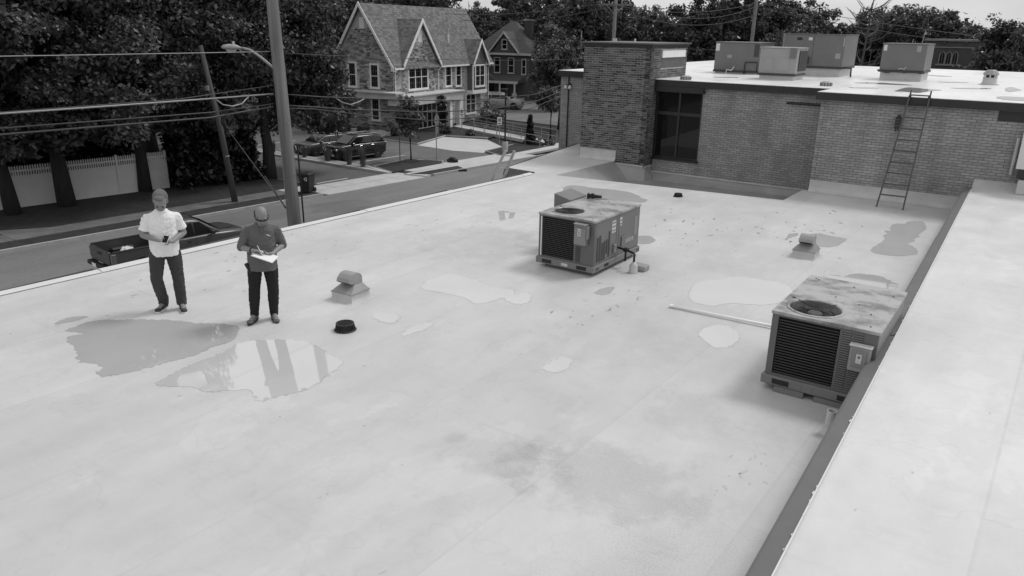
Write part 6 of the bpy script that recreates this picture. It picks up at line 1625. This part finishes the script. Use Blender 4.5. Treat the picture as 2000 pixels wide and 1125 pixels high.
def hand(q, wrist, fwd, palm_n, side, curl):
    """palm, four bent fingers of unequal length and a thumb leaving the side of the palm"""
    w = Vector(wrist); f = Vector(fwd).normalized(); nn = Vector(palm_n); nn = (nn - f * nn.dot(f)).normalized(); s = f.cross(nn).normalized() * side
    rot = Matrix((s, f, nn)).transposed()
    ball(q, w + f * .05, (.040, .055, .017), rot, 12)
    limb(q, [w - f * .02, w + f * .03], [.026, .028], 10)
    for k, (off, ln) in enumerate(((-.030, .070), (-.010, .080), (.010, .076), (.030, .060))):
        b0 = w + f * .088 + s * off
        a1, a2 = curl * .8, curl * 1.7
        p1 = b0 + (f * math.cos(a1) + nn * math.sin(a1)) * ln * .5; p2 = p1 + (f * math.cos(a2) + nn * math.sin(a2)) * ln * .5
        limb(q, [b0 - f * .02, b0, p1, p2], [.010, .0100, .0090, .0080], 8)
    t0 = w + f * .03 - s * .034; t1 = t0 - s * .026 + f * .034 + nn * .012; t2 = t1 + f * .030 + nn * .016 + s * .006
    limb(q, [t0, t1, t2], [.013, .011, .009], 8)

M_skin = M_('skin', .23, .5, amt=.06, scale=12)
def cloth(name, v, amt=.08, rough=.85):
    q = Mat(name, v, rough); q.vary(amt, 5, 5); q.bump(.8, 7, 3, .06, (1, 1, .45)); return q.m

def person(loc, rz, sc, label, P):
    root = empty('person', loc, rz, label, 'person'); root.scale = (sc, sc, sc); root.rotation_euler = (0, P.get('lean', 0), 0); root.rotation_euler = (Matrix.Rotation(rz, 3, 'Z') @ Matrix.Rotation(P.get('lean', 0), 3, 'Y')).to_euler()
    b = P['belly']
    # ---- body: one continuous surface
    q = MB()
    hip, kn, an, toe = P['hip'], P['knee'], P['ankle'], P['toe']
    for s in (0, 1):
        limb(q, [hip[s], Vector(hip[s]).lerp(Vector(kn[s]), .5), kn[s], Vector(kn[s]).lerp(Vector(an[s]), .4), an[s]], [.085, .075, .052, .052, .036])
        limb(q, [an[s], Vector(an[s]) + (Vector(toe[s]) - Vector(an[s])) * .6 + Vector((0, 0, -.01)), toe[s]], [.034, .034, .025], 8)
    torso(q, [(0, 0, .86, .15, .10), (0, 0, .95, .165, .115), (0, -.01, 1.08, .165 + b * .5, .115 + b), (0, -.02, 1.22, .165 + b * .3, .115 + b * .7), (0, -.03, 1.36, .18, .115), (0, -.045, 1.42, .155, .09), (0, -.06, 1.48, .07, .06)])
    sh, el, wr = P['shoulder'], P['elbow'], P['wrist']
    for s in (0, 1):
        limb(q, [sh[s], Vector(sh[s]).lerp(Vector(el[s]), .5), el[s]], [.062, .054, .043])
        limb(q, [el[s], Vector(el[s]).lerp(Vector(wr[s]), .3), wr[s]], [.043, .045, .028])
        hand(q, wr[s], P['hand_f'][s], P['hand_n'][s], 1 if s else -1, P['curl'][s])
    hc, tilt = Vector(P['head']), P['tilt']
    limb(q, [(0, -.055, 1.47), hc + Vector((0, .03, -.07))], [.062, .056])
    Rt = Matrix.Rotation(tilt, 3, 'X') @ Matrix.Rotation(P.get('turn', 0), 3, 'Z')
    HS = P.get('hs', 1.1)
    def hp(x, y, z): return hc + Rt @ (Vector((x, y, z)) * HS)
    def hb(q_, c, r, rot=None, n=14): ball(q_, c, tuple(v * HS for v in r), rot, n)
    hb(q, hp(0, .012, .018), (.076, .094, .098), Rt, 18)                # skull
    hb(q, hp(0, -.022, -.045), (.060, .064, .072), Rt, 16)              # face and jaw
    hb(q, hp(0, -.058, -.098), (.026, .022, .018), Rt)                  # chin
    limb(q, [hp(0, -.086, .012), hp(0, -.106, -.028)], [.010, .016], 8)   # nose
    for s in (-1, 1):
        hb(q, hp(s * .030, -.078, .020), (.024, .012, .008), Rt)        # brow
        hb(q, hp(s * .036, -.064, -.030), (.022, .018, .018), Rt)       # cheek
        hb(q, hp(s * .075, .014, -.012), (.006, .017, .027), Rt)        # ear
    fuse('body', q, .0068, 2, M_skin, root)
    for s in (-1, 1):
        q = MB(); hb(q, hp(s * .030, -.0805, .000), (.013, .006, .006), Rt, 10); q.build('eye', M_cable, root, smooth=True)
    q = MB(); hb(q, hp(0, -.083, -.066), (.022, .006, .0045), Rt, 10); q.build('mouth', M_('lips', .14, .5), root, smooth=True)
    # ---- hair
    q = MB()
    if P['hair'] == 'full':
        hb(q, hp(0, .030, .034), (.081, .090, .092), Rt, 18)
        hb(q, hp(-.012, -.036, .094), (.056, .040, .020), Rt, 14)
        for s in (-1, 1): hb(q, hp(s * .068, .008, .022), (.012, .042, .036), Rt, 12)
        hb(q, hp(0, .075, -.03), (.06, .034, .05), Rt, 14)
    else:
        for s in (-1, 1):
            hb(q, hp(s * .068, .030, .012), (.017, .055, .034), Rt, 14)
        hb(q, hp(0, .078, .008), (.062, .034, .056), Rt, 14)
    fuse('hair', q, .009, 1, P['hair_mat'], root)
    if P['hair'] != 'full':
        q = MB(); hb(q, hp(0, -.050, -.086), (.052, .040, .034), Rt, 14)
        for s in (-1, 1): hb(q, hp(s * .056, -.018, -.058), (.012, .036, .032), Rt, 12)
        fuse('beard', q, .009, 1, P['beard_mat'], root)
    # ---- shirt
    q = MB()
    torso(q, [(0, -.005, P['hem'], .185 + b * .5, .135 + b * .8), (0, -.005, P['hem'] + .06, .188 + b * .5, .138 + b * .8), (0, -.012, 1.06, .188 + b * .55, .140 + b), (0, -.02, 1.2, .188 + b * .35, .138 + b * .75), (0, -.03, 1.33, .196, .138), (0, -.042, 1.405, .186, .118), (0, -.05, 1.45, .140, .098), (0, -.06, 1.49, .086, .080), (0, -.066, 1.512, .070, .070)])
    for s in (0, 1):
        S, E = Vector(sh[s]), Vector(el[s]); k = P['sleeve']
        limb(q, [S + Vector((-.07 if s else .07, 0, .012)), S], [.066, .066]); q.tube([S, S.lerp(E, .5), S.lerp(E, min(k, 1))], [.066, .068, .074 if k <= 1 else .060], 14)
        if k > 1:
            F = E.lerp(Vector(wr[s]), k - 1); ball(q, E, .059); q.tube([E, F], [.059, .052], 14)
    st = fuse('shirt', q, .009, 3, P['shirt_mat'], root, .009)
    q = MB()   # collar
    pts = [(0.062 * math.sin(t) * 1.2, -.062 - .072 * math.cos(t) - .004, 1.497 - .030 * max(0, math.cos(t)) ** 2) for t in [R(28 + k * 304 / 18) for k in range(19)]]
    q.tube(pts, [.016] * 19, 8); fuse('collar', q, .008, 2, P['shirt_mat'], root)
    MB().box(-.011, .011, -.180 - b * .0, -.1715, 1.34, 1.47).build('placket', P['shirt_mat'], root)
    # ---- trousers
    q = MB()
    torso(q, [(0, .0, .80, .155, .115), (0, 0, .88, .178, .128), (0, 0, .95, .176, .128)])
    for s in (0, 1):
        H_, K_, A_ = Vector(hip[s]), Vector(kn[s]), Vector(an[s])
        limb(q, [H_ + Vector((0, 0, -.02)), H_.lerp(K_, .5), K_, K_.lerp(A_, .45), A_ + Vector((0, .005, .015))], [.112, .102, .082, .080, P['cuff']])
        q.tube([A_ + Vector((0, .005, .10)), A_ + Vector((0, .008, -.02))], [P['cuff'], P['cuff'] + .006], 14)
    fuse('trousers', q, .009, 2, P['pants_mat'], root, .008)
    # ---- shoes
    for s in (0, 1):
        A_, T_ = Vector(an[s]), Vector(toe[s]); d = (T_ - A_); d.z = 0; d.normalize(); sd_ = Vector((-d.y, d.x, 0)); rot = Matrix((sd_, d, Vector((0, 0, 1)))).transposed()
        h0 = Vector((A_.x, A_.y, 0)) - d * .035
        q = MB()
        ball(q, h0 + Vector((0, 0, .05)), (.040, .052, .045), rot); ball(q, h0 + d * .10 + Vector((0, 0, .046)), (.046, .085, .040), rot); ball(q, h0 + d * .195 + Vector((0, 0, .036)), (.050, .062, .031), rot)
        if P['boot']: q.tube([h0 + Vector((0, 0, .04)) + d * .02, h0 + Vector((0, 0, .135)) + d * .02], [.050, .052], 14)
        fuse('shoe', q, .008, 2, P['shoe_mat'], root)
        q = MB()
        out = [h0 + d * (.085 + .178 * math.sin(t)) + sd_ * (.046 + .010 * math.sin(t)) * math.cos(t) for t in [2 * math.pi * k / 20 for k in range(20)]]
        q.prism([(p.x, p.y) for p in out], .0, .026); q.build('sole', P['sole_mat'], root)
        q = MB()
        for k in range(4): q.tube([h0 + d * (.085 + .026 * k) + sd_ * .026 + Vector((0, 0, .082 - .005 * k)), h0 + d * (.085 + .026 * k) - sd_ * .026 + Vector((0, 0, .082 - .005 * k))], .0045, 5)
        q.build('laces', P['lace_mat'], root)
    return root, hp, Rt

hairg = cloth('hair_grey_brown', .14, .3)
A_ = dict(belly=.012, lean=R(1.6), hs=1.25, hip=[(-.095, 0, .93), (.095, 0, .93)], knee=[(-.150, -.085, .52), (.135, -.03, .52)], ankle=[(-.085, .09, .10), (.150, -.02, .10)], toe=[(-.185, -.07, .035), (.165, -.20, .035)],
          shoulder=[(-.190, -.045, 1.385), (.190, -.045, 1.385)], elbow=[(-.262, -.03, 1.15), (.265, .0, 1.145)], wrist=[(-.085, -.235, 1.115), (.095, -.225, 1.08)],
          hand_f=[(.75, -.55, -.05), (-.85, -.40, .10)], hand_n=[(.2, -.2, -1), (-.1, .0, 1)], curl=[.55, .75], head=(0, -.125, 1.635), tilt=R(40), turn=R(-6), hair='full', hair_mat=hairg,
          hem=.84, sleeve=.72, shirt_mat=cloth('white_polo_cotton', .83, .05), pants_mat=cloth('dark_denim', .042, .25), cuff=.068, boot=False, shoe_mat=M_('dark_sneaker', .03, .6, amt=.2), sole_mat=M_white, lace_mat=M_('grey_lace', .2, .7))
ra, hpA, RtA = person((-10.31, 5.91, 0), R(61), 1.035, 'man in white polo and dark jeans looking down at a phone', A_)
B_ = dict(belly=.032, lean=R(3.0), hs=1.13, hip=[(-.098, 0, .93), (.098, 0, .93)], knee=[(-.125, -.03, .52), (.135, -.03, .52)], ankle=[(-.135, .02, .10), (.14, .02, .10)], toe=[(-.215, -.14, .035), (.165, -.17, .035)],
          shoulder=[(-.200, -.045, 1.385), (.200, -.045, 1.385)], elbow=[(-.285, -.05, 1.145), (.290, .0, 1.15)], wrist=[(-.125, -.265, 1.145), (.13, -.24, 1.09)],
          hand_f=[(.80, -.45, .02), (-.80, -.45, .05)], hand_n=[(.2, -.3, -1), (-.1, .1, 1)], curl=[.9, .65], head=(0, -.13, 1.615), tilt=R(30), turn=R(5), hair='bald', hair_mat=cloth('hair_dark', .03, .2), beard_mat=cloth('beard_grey', .22, .2),
          hem=.80, sleeve=1.12, shirt_mat=cloth('charcoal_knit_shirt', .115, .10), pants_mat=cloth('black_denim', .009, .3), cuff=.060, boot=True, shoe_mat=cloth('suede_boot', .13, .15), sole_mat=M_('boot_sole', .03, .8), lace_mat=M_('boot_lace', .08, .7))
rb, hpB, RtB = person((-8.86, 6.48, 0), R(56), .985, 'man in charcoal shirt and black trousers writing on a clipboard', B_)
def held(name, root, label, cat):
    """a thing held by a man: placed at its own spot in the scene, in the man's frame"""
    o = empty(name, (0, 0, 0), 0, label, cat)
    bpy.context.view_layer.update()
    return o, Matrix.LocRotScale(root.location, root.rotation_euler, root.scale)
def place(o, MW, local): o.matrix_world = MW @ local
ph, MW = held('mobile_phone', ra, 'mobile phone in the hands of the man in white polo', 'phone')
place(ph, MW, Matrix.Translation((.012, -.305, 1.135)) @ Matrix.Rotation(R(32), 4, 'X') @ Matrix.Rotation(R(-18), 4, 'Z'))
MB().bbox(-.037, .037, -.075, .075, -.005, .004, .002).build('case', M_white, ph); MB().box(-.033, .033, -.068, .068, .0042, .0052).build('screen', M_carglass, ph)
cb, MW = held('clipboard', rb, 'clipboard with white sheet held by the man in charcoal shirt', 'clipboard')
place(cb, MW, Matrix.Translation((.02, -.345, 1.085)) @ Matrix.Rotation(R(8), 4, 'Y') @ Matrix.Rotation(R(14), 4, 'X') @ Matrix.Rotation(R(62), 4, 'Z'))
MB().bbox(-.115, .115, -.16, .16, -.004, .0, .001).build('board', M_lbl, cb); MB().box(-.107, .107, -.15, .14, .001, .004).build('paper', M_('paper', .82, .8, amt=.03), cb)
MB().bbox(-.05, .05, .13, .165, .0045, .016, .003).build('clip', M_chrome, cb)
pn, MW = held('pen', rb, 'pen in the writing hand of the man in charcoal shirt', 'pen')
place(pn, MW, Matrix.Translation((-.035, -.335, 1.135)))
MB().tube([(.02, -.02, -.035), (-.045, .02, .10)], .0055, 8).build('barrel', M_white, pn); MB().tube([(.02, -.02, -.035), (.024, -.023, -.045)], [.004, .001], 8).build('tip', M_cable, pn)
wt, MW = held('wristwatch', rb, 'wristwatch on the writing arm of the man in charcoal shirt', 'watch')
wp = Vector(B_['elbow'][0]).lerp(Vector(B_['wrist'][0]), .84); dr = (Vector(B_['wrist'][0]) - Vector(B_['elbow'][0])).normalized()
place(wt, MW, Matrix.Translation(wp) @ dr.to_track_quat('Z', 'Y').to_matrix().to_4x4())
MB().lathe([(.034, -.011), (.037, -.011), (.037, .011), (.034, .011)], 18, cap=False).build('strap', M_cable, wt)
fc = MB(Matrix.Rotation(R(200), 4, 'Z')); fc.lathe([(.019, .036), (.019, .045), (.016, .047), (0, .047)], 16, axis='Y'); fc.build('face', M_trim, wt)
sg, MW = held('sunglasses', rb, 'black wraparound sunglasses worn by the man in charcoal shirt', 'sunglasses')
place(sg, MW, Matrix())
MB().tube([tuple(hpB(.086 * math.sin(t), -.012 - .090 * math.cos(t), .006)) for t in [R(-95 + k * 190 / 16) for k in range(17)]], [.005 + .006 * (abs(k - 8) < 6) for k in range(17)], 8).build('frame', M_cable, sg, smooth=True)
hl, MW = held('belt_holster', rb, 'black pouch on the belt of the man in charcoal shirt', 'pouch')
place(hl, MW, Matrix.Translation((-.205, -.06, .86)) @ Matrix.Rotation(R(-25), 4, 'Y'))
MB().bbox(-.025, .025, -.04, .04, -.11, .05, .015).build('pouch', M_cable, hl); MB().bbox(-.028, -.02, -.03, .03, -.02, .052, .003).build('flap', M_cable, hl)
# small pale mark on the shirt chest
q = MB(Matrix.Translation((.085, -.176, 1.34)) @ Matrix.Rotation(R(12), 4, 'Y'))
q.extr([(-.035, 0, .0), (-.01, 0, .012), (.0, 0, .004), (.03, 0, -.002), (.005, 0, -.004), (-.012, 0, .003)], (0, -.012, 0)); q.build('chest_mark', M_trim, rb)
# ================================================================ utility poles and overhead lines
M_pole = M_('weathered_pole_wood', .17, .9, amt=.5, scale=9, bump=1.0, bscale=30, stretch=(1, 1, .05), detail=8)
M_pole_shaded = M_('shaded_pole_wood', .07, .9, amt=.5, scale=9, bump=1.0, bscale=30, stretch=(1, 1, .05), detail=8)  # for the leaning pole: tree shade put into the wood colour
M_wire = M_('overhead_cable', .05, .5, amt=.2)
M_wire_l = M_('pale_cable', .30, .4, amt=.1)
up_ = empty('utility_pole', (-15.07, 12.24, GZ), 0, 'tall weathered wooden utility pole at the street edge of the roof', 'utility pole')
MB().tube([(0, 0, -.3), (-.02, -.01, 2), (-.05, -.05, 5), (-.09, -.14, 9.5), (-.13, -.2, 12)], [.185, .178, .158, .132, .12], 20).build('shaft', M_pole, up_, smooth=True)
MB().lathe([(.172, 3.88), (.178, 3.89), (.178, 3.93), (.172, 3.94)], 20, cap=False).build('metal_band', M_galv, up_)
r_ = random.Random(8)
for k in range(9):
    zz = 4.6 + k * .62; an = r_.uniform(-1.8, .2)
    MB().lathe([(.012, 0), (.012, .02)], 6, (-.05 + .165 * math.cos(an), -.06 + .165 * math.sin(an), zz), axis='Y').build('bolt', M_galv, up_)
MB().tube([(.12, .14, 3.6), (.11, .12, 5.9)], .02, 6).build('ground_conduit', M_cable, up_)
sa = empty('street_lamp', (-15.15, 12.1, 3.1), 0, 'cobra-head street lamp on a curved arm from the utility pole', 'street lamp')
MB().tube([(-.1, 0, 0), (-.55, 0, .24), (-.95, .02, .40), (-1.22, .03, .44), (-1.4, .03, .44)], [.032, .03, .028, .026, .026], 10).build('arm', M_galv, sa, smooth=True)
q = MB(); vs, fs = loft([[(x, w_ * math.cos(t), .44 + hh * math.sin(t) * (1 if math.sin(t) > 0 else .55)) for t in [2 * math.pi * k / 14 for k in range(14)]] for (x, w_, hh) in ((-1.32, .03, .03), (-1.40, .07, .05), (-1.55, .13, .085), (-1.75, .15, .09), (-1.92, .12, .07), (-1.99, .04, .03))]); q.add(vs, fs); q.build('lamp_head', M_galv, sa, smooth=True)
q = MB(); ball(q, (-1.74, .03, .40), (.16, .11, .08)); q.build('lens', M_lamp, sa, smooth=True)
MB().lathe([(.03, .52), (.03, .58), (0, .59)], 10, (-1.62, .03, 0)).build('photocell', M_lamp, sa)
lp2 = empty('leaning_pole', (-33.3, 23.3, GZ + .1), 0, 'leaning wooden pole on the verge across the street', 'utility pole')
MB().tube([(0, 0, -.3), (-.25, -.25, 3.6), (-.62, -.62, 7.6)], [.16, .14, .11], 14).build('shaft', M_pole_shaded, lp2, smooth=True)
MB().lathe([(.145, 2.3), (.15, 2.31), (.15, 2.36), (.145, 2.37)], 14, (-.15, -.15, 0), cap=False).build('metal_band', M_galv, lp2)
MB().bbox(-.62, -.38, -.62, -.40, 5.5, 5.75, .03).build('bracket', M_galv, lp2)

def cable(label, pts, rad, mat=None, sag=0, name='overhead_cable', grp='overhead cables'):
    p = [Vector(v) for v in pts]
    if len(p) == 2:
        n = 14; a0, b0 = p
        p = [a0.lerp(b0, k / n) - Vector((0, 0, sag * 4 * (k / n) * (1 - k / n))) for k in range(n + 1)]
    o0 = p[0]
    e = empty(name, o0, 0, label, 'cable', grp)
    MB().tube([v - o0 for v in p], rad, 6).build('line', mat or M_wire, e, smooth=True)
    return e
cable('thin top wire running left from the lamp', [(-15.2, -6, 3.57), (-15.2, 12.0, 3.5)], .008, M_wire_l, .03)
cable('thin top wire running right from the utility pole', [(-15.1, 12.3, 3.46), (-22, 40, 2.6)], .008, M_wire, .15)
c_ = cable('pale upper bundle running left from the utility pole', [(-15.25, -6, 2.66), (-15.25, 12.0, 2.54)], .017, M_wire_l, .06)
cable('dark line just above the pale bundle, climbing to the pole', [(-15.2, -6, 2.5), (-15.2, 9.5, 2.57), (-15.2, 12.0, 2.74)], .009)
cable('upper of the two lower dark lines left of the pole', [(-15.3, -6, 2.38), (-15.3, 10.3, 2.23), (-15.3, 12.0, 2.30)], .013)
c5 = cable('lowest thick dark line left of the pole', [(-15.3, -6, 2.27), (-15.3, 10.3, 2.12), (-15.3, 11.4, 2.20), (-15.3, 12.0, 2.23)], .018)
cable('upper line running right from the utility pole past the stone house', [(-15.2, 12.35, 2.51), (-15.25, 13.5, 2.38), (-15.35, 15, 2.25), (-15.5, 17.5, 2.03), (-15.8, 20.5, 1.84), (-16.4, 25, 1.72), (-18.5, 32, 1.9), (-27, 51.3, 3.2)], .014)
cable('middle line running right from the utility pole past the stone house', [(-15.2, 12.35, 2.25), (-15.25, 13.2, 2.15), (-15.35, 14.6, 1.98), (-15.5, 17.9, 1.66), (-15.9, 21.1, 1.47), (-16.5, 25, 1.40), (-19, 33, 1.6), (-27, 51.3, 3.0)], .016)
cable('lower line running right from the utility pole past the stone house', [(-15.2, 12.35, 2.18), (-15.25, 13.2, 2.10), (-15.35, 15.3, 1.76), (-15.5, 17.9, 1.41), (-15.9, 20.5, 1.25), (-16.5, 25, 1.2), (-19, 33, 1.4), (-27, 51.3, 2.7)], .013)
cable('slack pale loop under the bundle left of the pole', [(-15.25, 10.45, 2.5), (-15.25, 10.6, 2.38), (-15.25, 10.85, 2.33), (-15.25, 11.1, 2.37), (-15.25, 11.3, 2.52)], .015, M_wire_l)
cable('slack pale loop right of the pole', [(-15.3, 14.0, 2.32), (-15.3, 14.2, 2.2), (-15.3, 14.5, 2.12), (-15.3, 14.8, 2.17), (-15.3, 15.0, 2.24)], .015, M_wire_l)
cable('steep guy wire from the pole foot up toward the leaning pole', [(-15.25, 12.1, -.25), (-24.5, 17.2, .35), (-33.75, 22.9, 1.0)], .012)
cable('dark sleeve on the lower end of the guy wire', [(-15.3, 12.12, -.24), (-18.3, 13.85, -.05)], .02, M_cable)
def coil(loc, rad, label, seed):
    e = empty('cable_coil', loc, 0, label, 'cable coil'); r_ = random.Random(seed)
    for k in range(4):
        rr = rad * r_.uniform(.86, 1.05); o = Vector((r_.uniform(-.03, .03), r_.uniform(-.04, .04), r_.uniform(-.05, .02)))
        MB().tube([o + Vector((0, rr * math.cos(t), rr * math.sin(t) * 1.12 - rad)) for t in [2 * math.pi * i / 28 for i in range(29)]], .012, 6).build('loop', M_cable, e, smooth=True)
    MB().tube([(0, -.02, 0), (0, -.02, .12)], .015, 6).build('tie', M_cable, e)
coil((-15.3, 10.72, 2.16), .15, 'larger dark cable coil hanging left of the utility pole', 1)
coil((-15.3, 11.45, 2.2), .10, 'smaller dark cable coil hanging beside the utility pole', 2)

# far poles
def far_pole(loc, h, label, arm=None, rot=0, rad=.16):
    p = empty('utility_pole', loc, rot, label, 'utility pole')
    MB().tube([(0, 0, -.2), (.02, 0, h)], [rad, rad * .75], 12).build('shaft', M_pole, p, smooth=True)
    if arm:
        for z_ in arm:
            MB().box(-1.15, 1.15, -.2, -.08, z_, z_ + .12).build('crossarm', M_pole, p)
            for xx in (-1.0, -.45, .45, 1.0): MB().lathe([(.03, 0), (.06, .05), (.03, .1), (.06, .14), (0, .18)], 10, (xx, -.14, z_ + .12)).build('insulator', M_galv, p)
        MB().tube([(-.6, -.12, arm[0] + .02), (0, -.12, arm[0] - .65), (.6, -.12, arm[0] + .02)], .025, 6).build('arm_brace', M_galv, p)
    return p
far_pole((-26.95, 51.35, GZ), 12.0, 'wooden utility pole with crossarm behind the brick tower', (10.35,), R(28))
far_pole((-23.45, 71.2, GZ), 13.5, 'plain wooden utility pole above the far rooftop units', None, 0, .19)
tp = far_pole((-37.5, 65.0, GZ), 8.6, 'slim pole with small transformer left of the brick tower', (7.5,), R(28), .07)
MB().lathe([(.2, 6.7), (.22, 6.75), (.22, 7.3), (.15, 7.38), (0, 7.38)], 14, (-.35, -.1, 0)).build('transformer', M_galv, tp)
far_pole((-60.5, 78.0, GZ), 9.2, 'slim pole with crossarm before the dark hipped house', (7.9,), R(10), .08)
for i, (a_, b_, s_, lab) in enumerate([((-60.5, 78, 3.6), (-37.5, 65, 3.2), .5, 'thin line from the hipped house pole to the transformer pole'), ((-27.6, 51.1, 5.9), (-64, 66, 6.4), .9, 'upper left span from the crossarm pole'), ((-26.4, 51.5, 5.9), (-62, 69, 6.0), 1.3, 'lower left span from the crossarm pole'),
                                       ((-27.6, 51.2, 5.9), (-23.4, 71.2, 6.6), .7, 'left span between crossarm pole and plain pole'), ((-26.3, 51.8, 5.9), (-23.4, 71.2, 6.3), 1.0, 'middle span between crossarm pole and plain pole'), ((-26.0, 52, 5.2), (-23.4, 71.2, 5.6), .8, 'lowest span between crossarm pole and plain pole'),
                                       ((-23.4, 71.2, 6.7), (8, 88, 3.0), .6, 'upper span falling right from the plain pole'), ((-23.4, 71.2, 6.2), (8, 84, 2.4), .7, 'lower span falling right from the plain pole'), ((-34, 66, 2.9), (-8, 62, 3.3), .4, 'low thin line behind the far rooftop units')]):
    cable(lab, [a_, b_], .022, M_wire, s_, grp='far overhead spans')
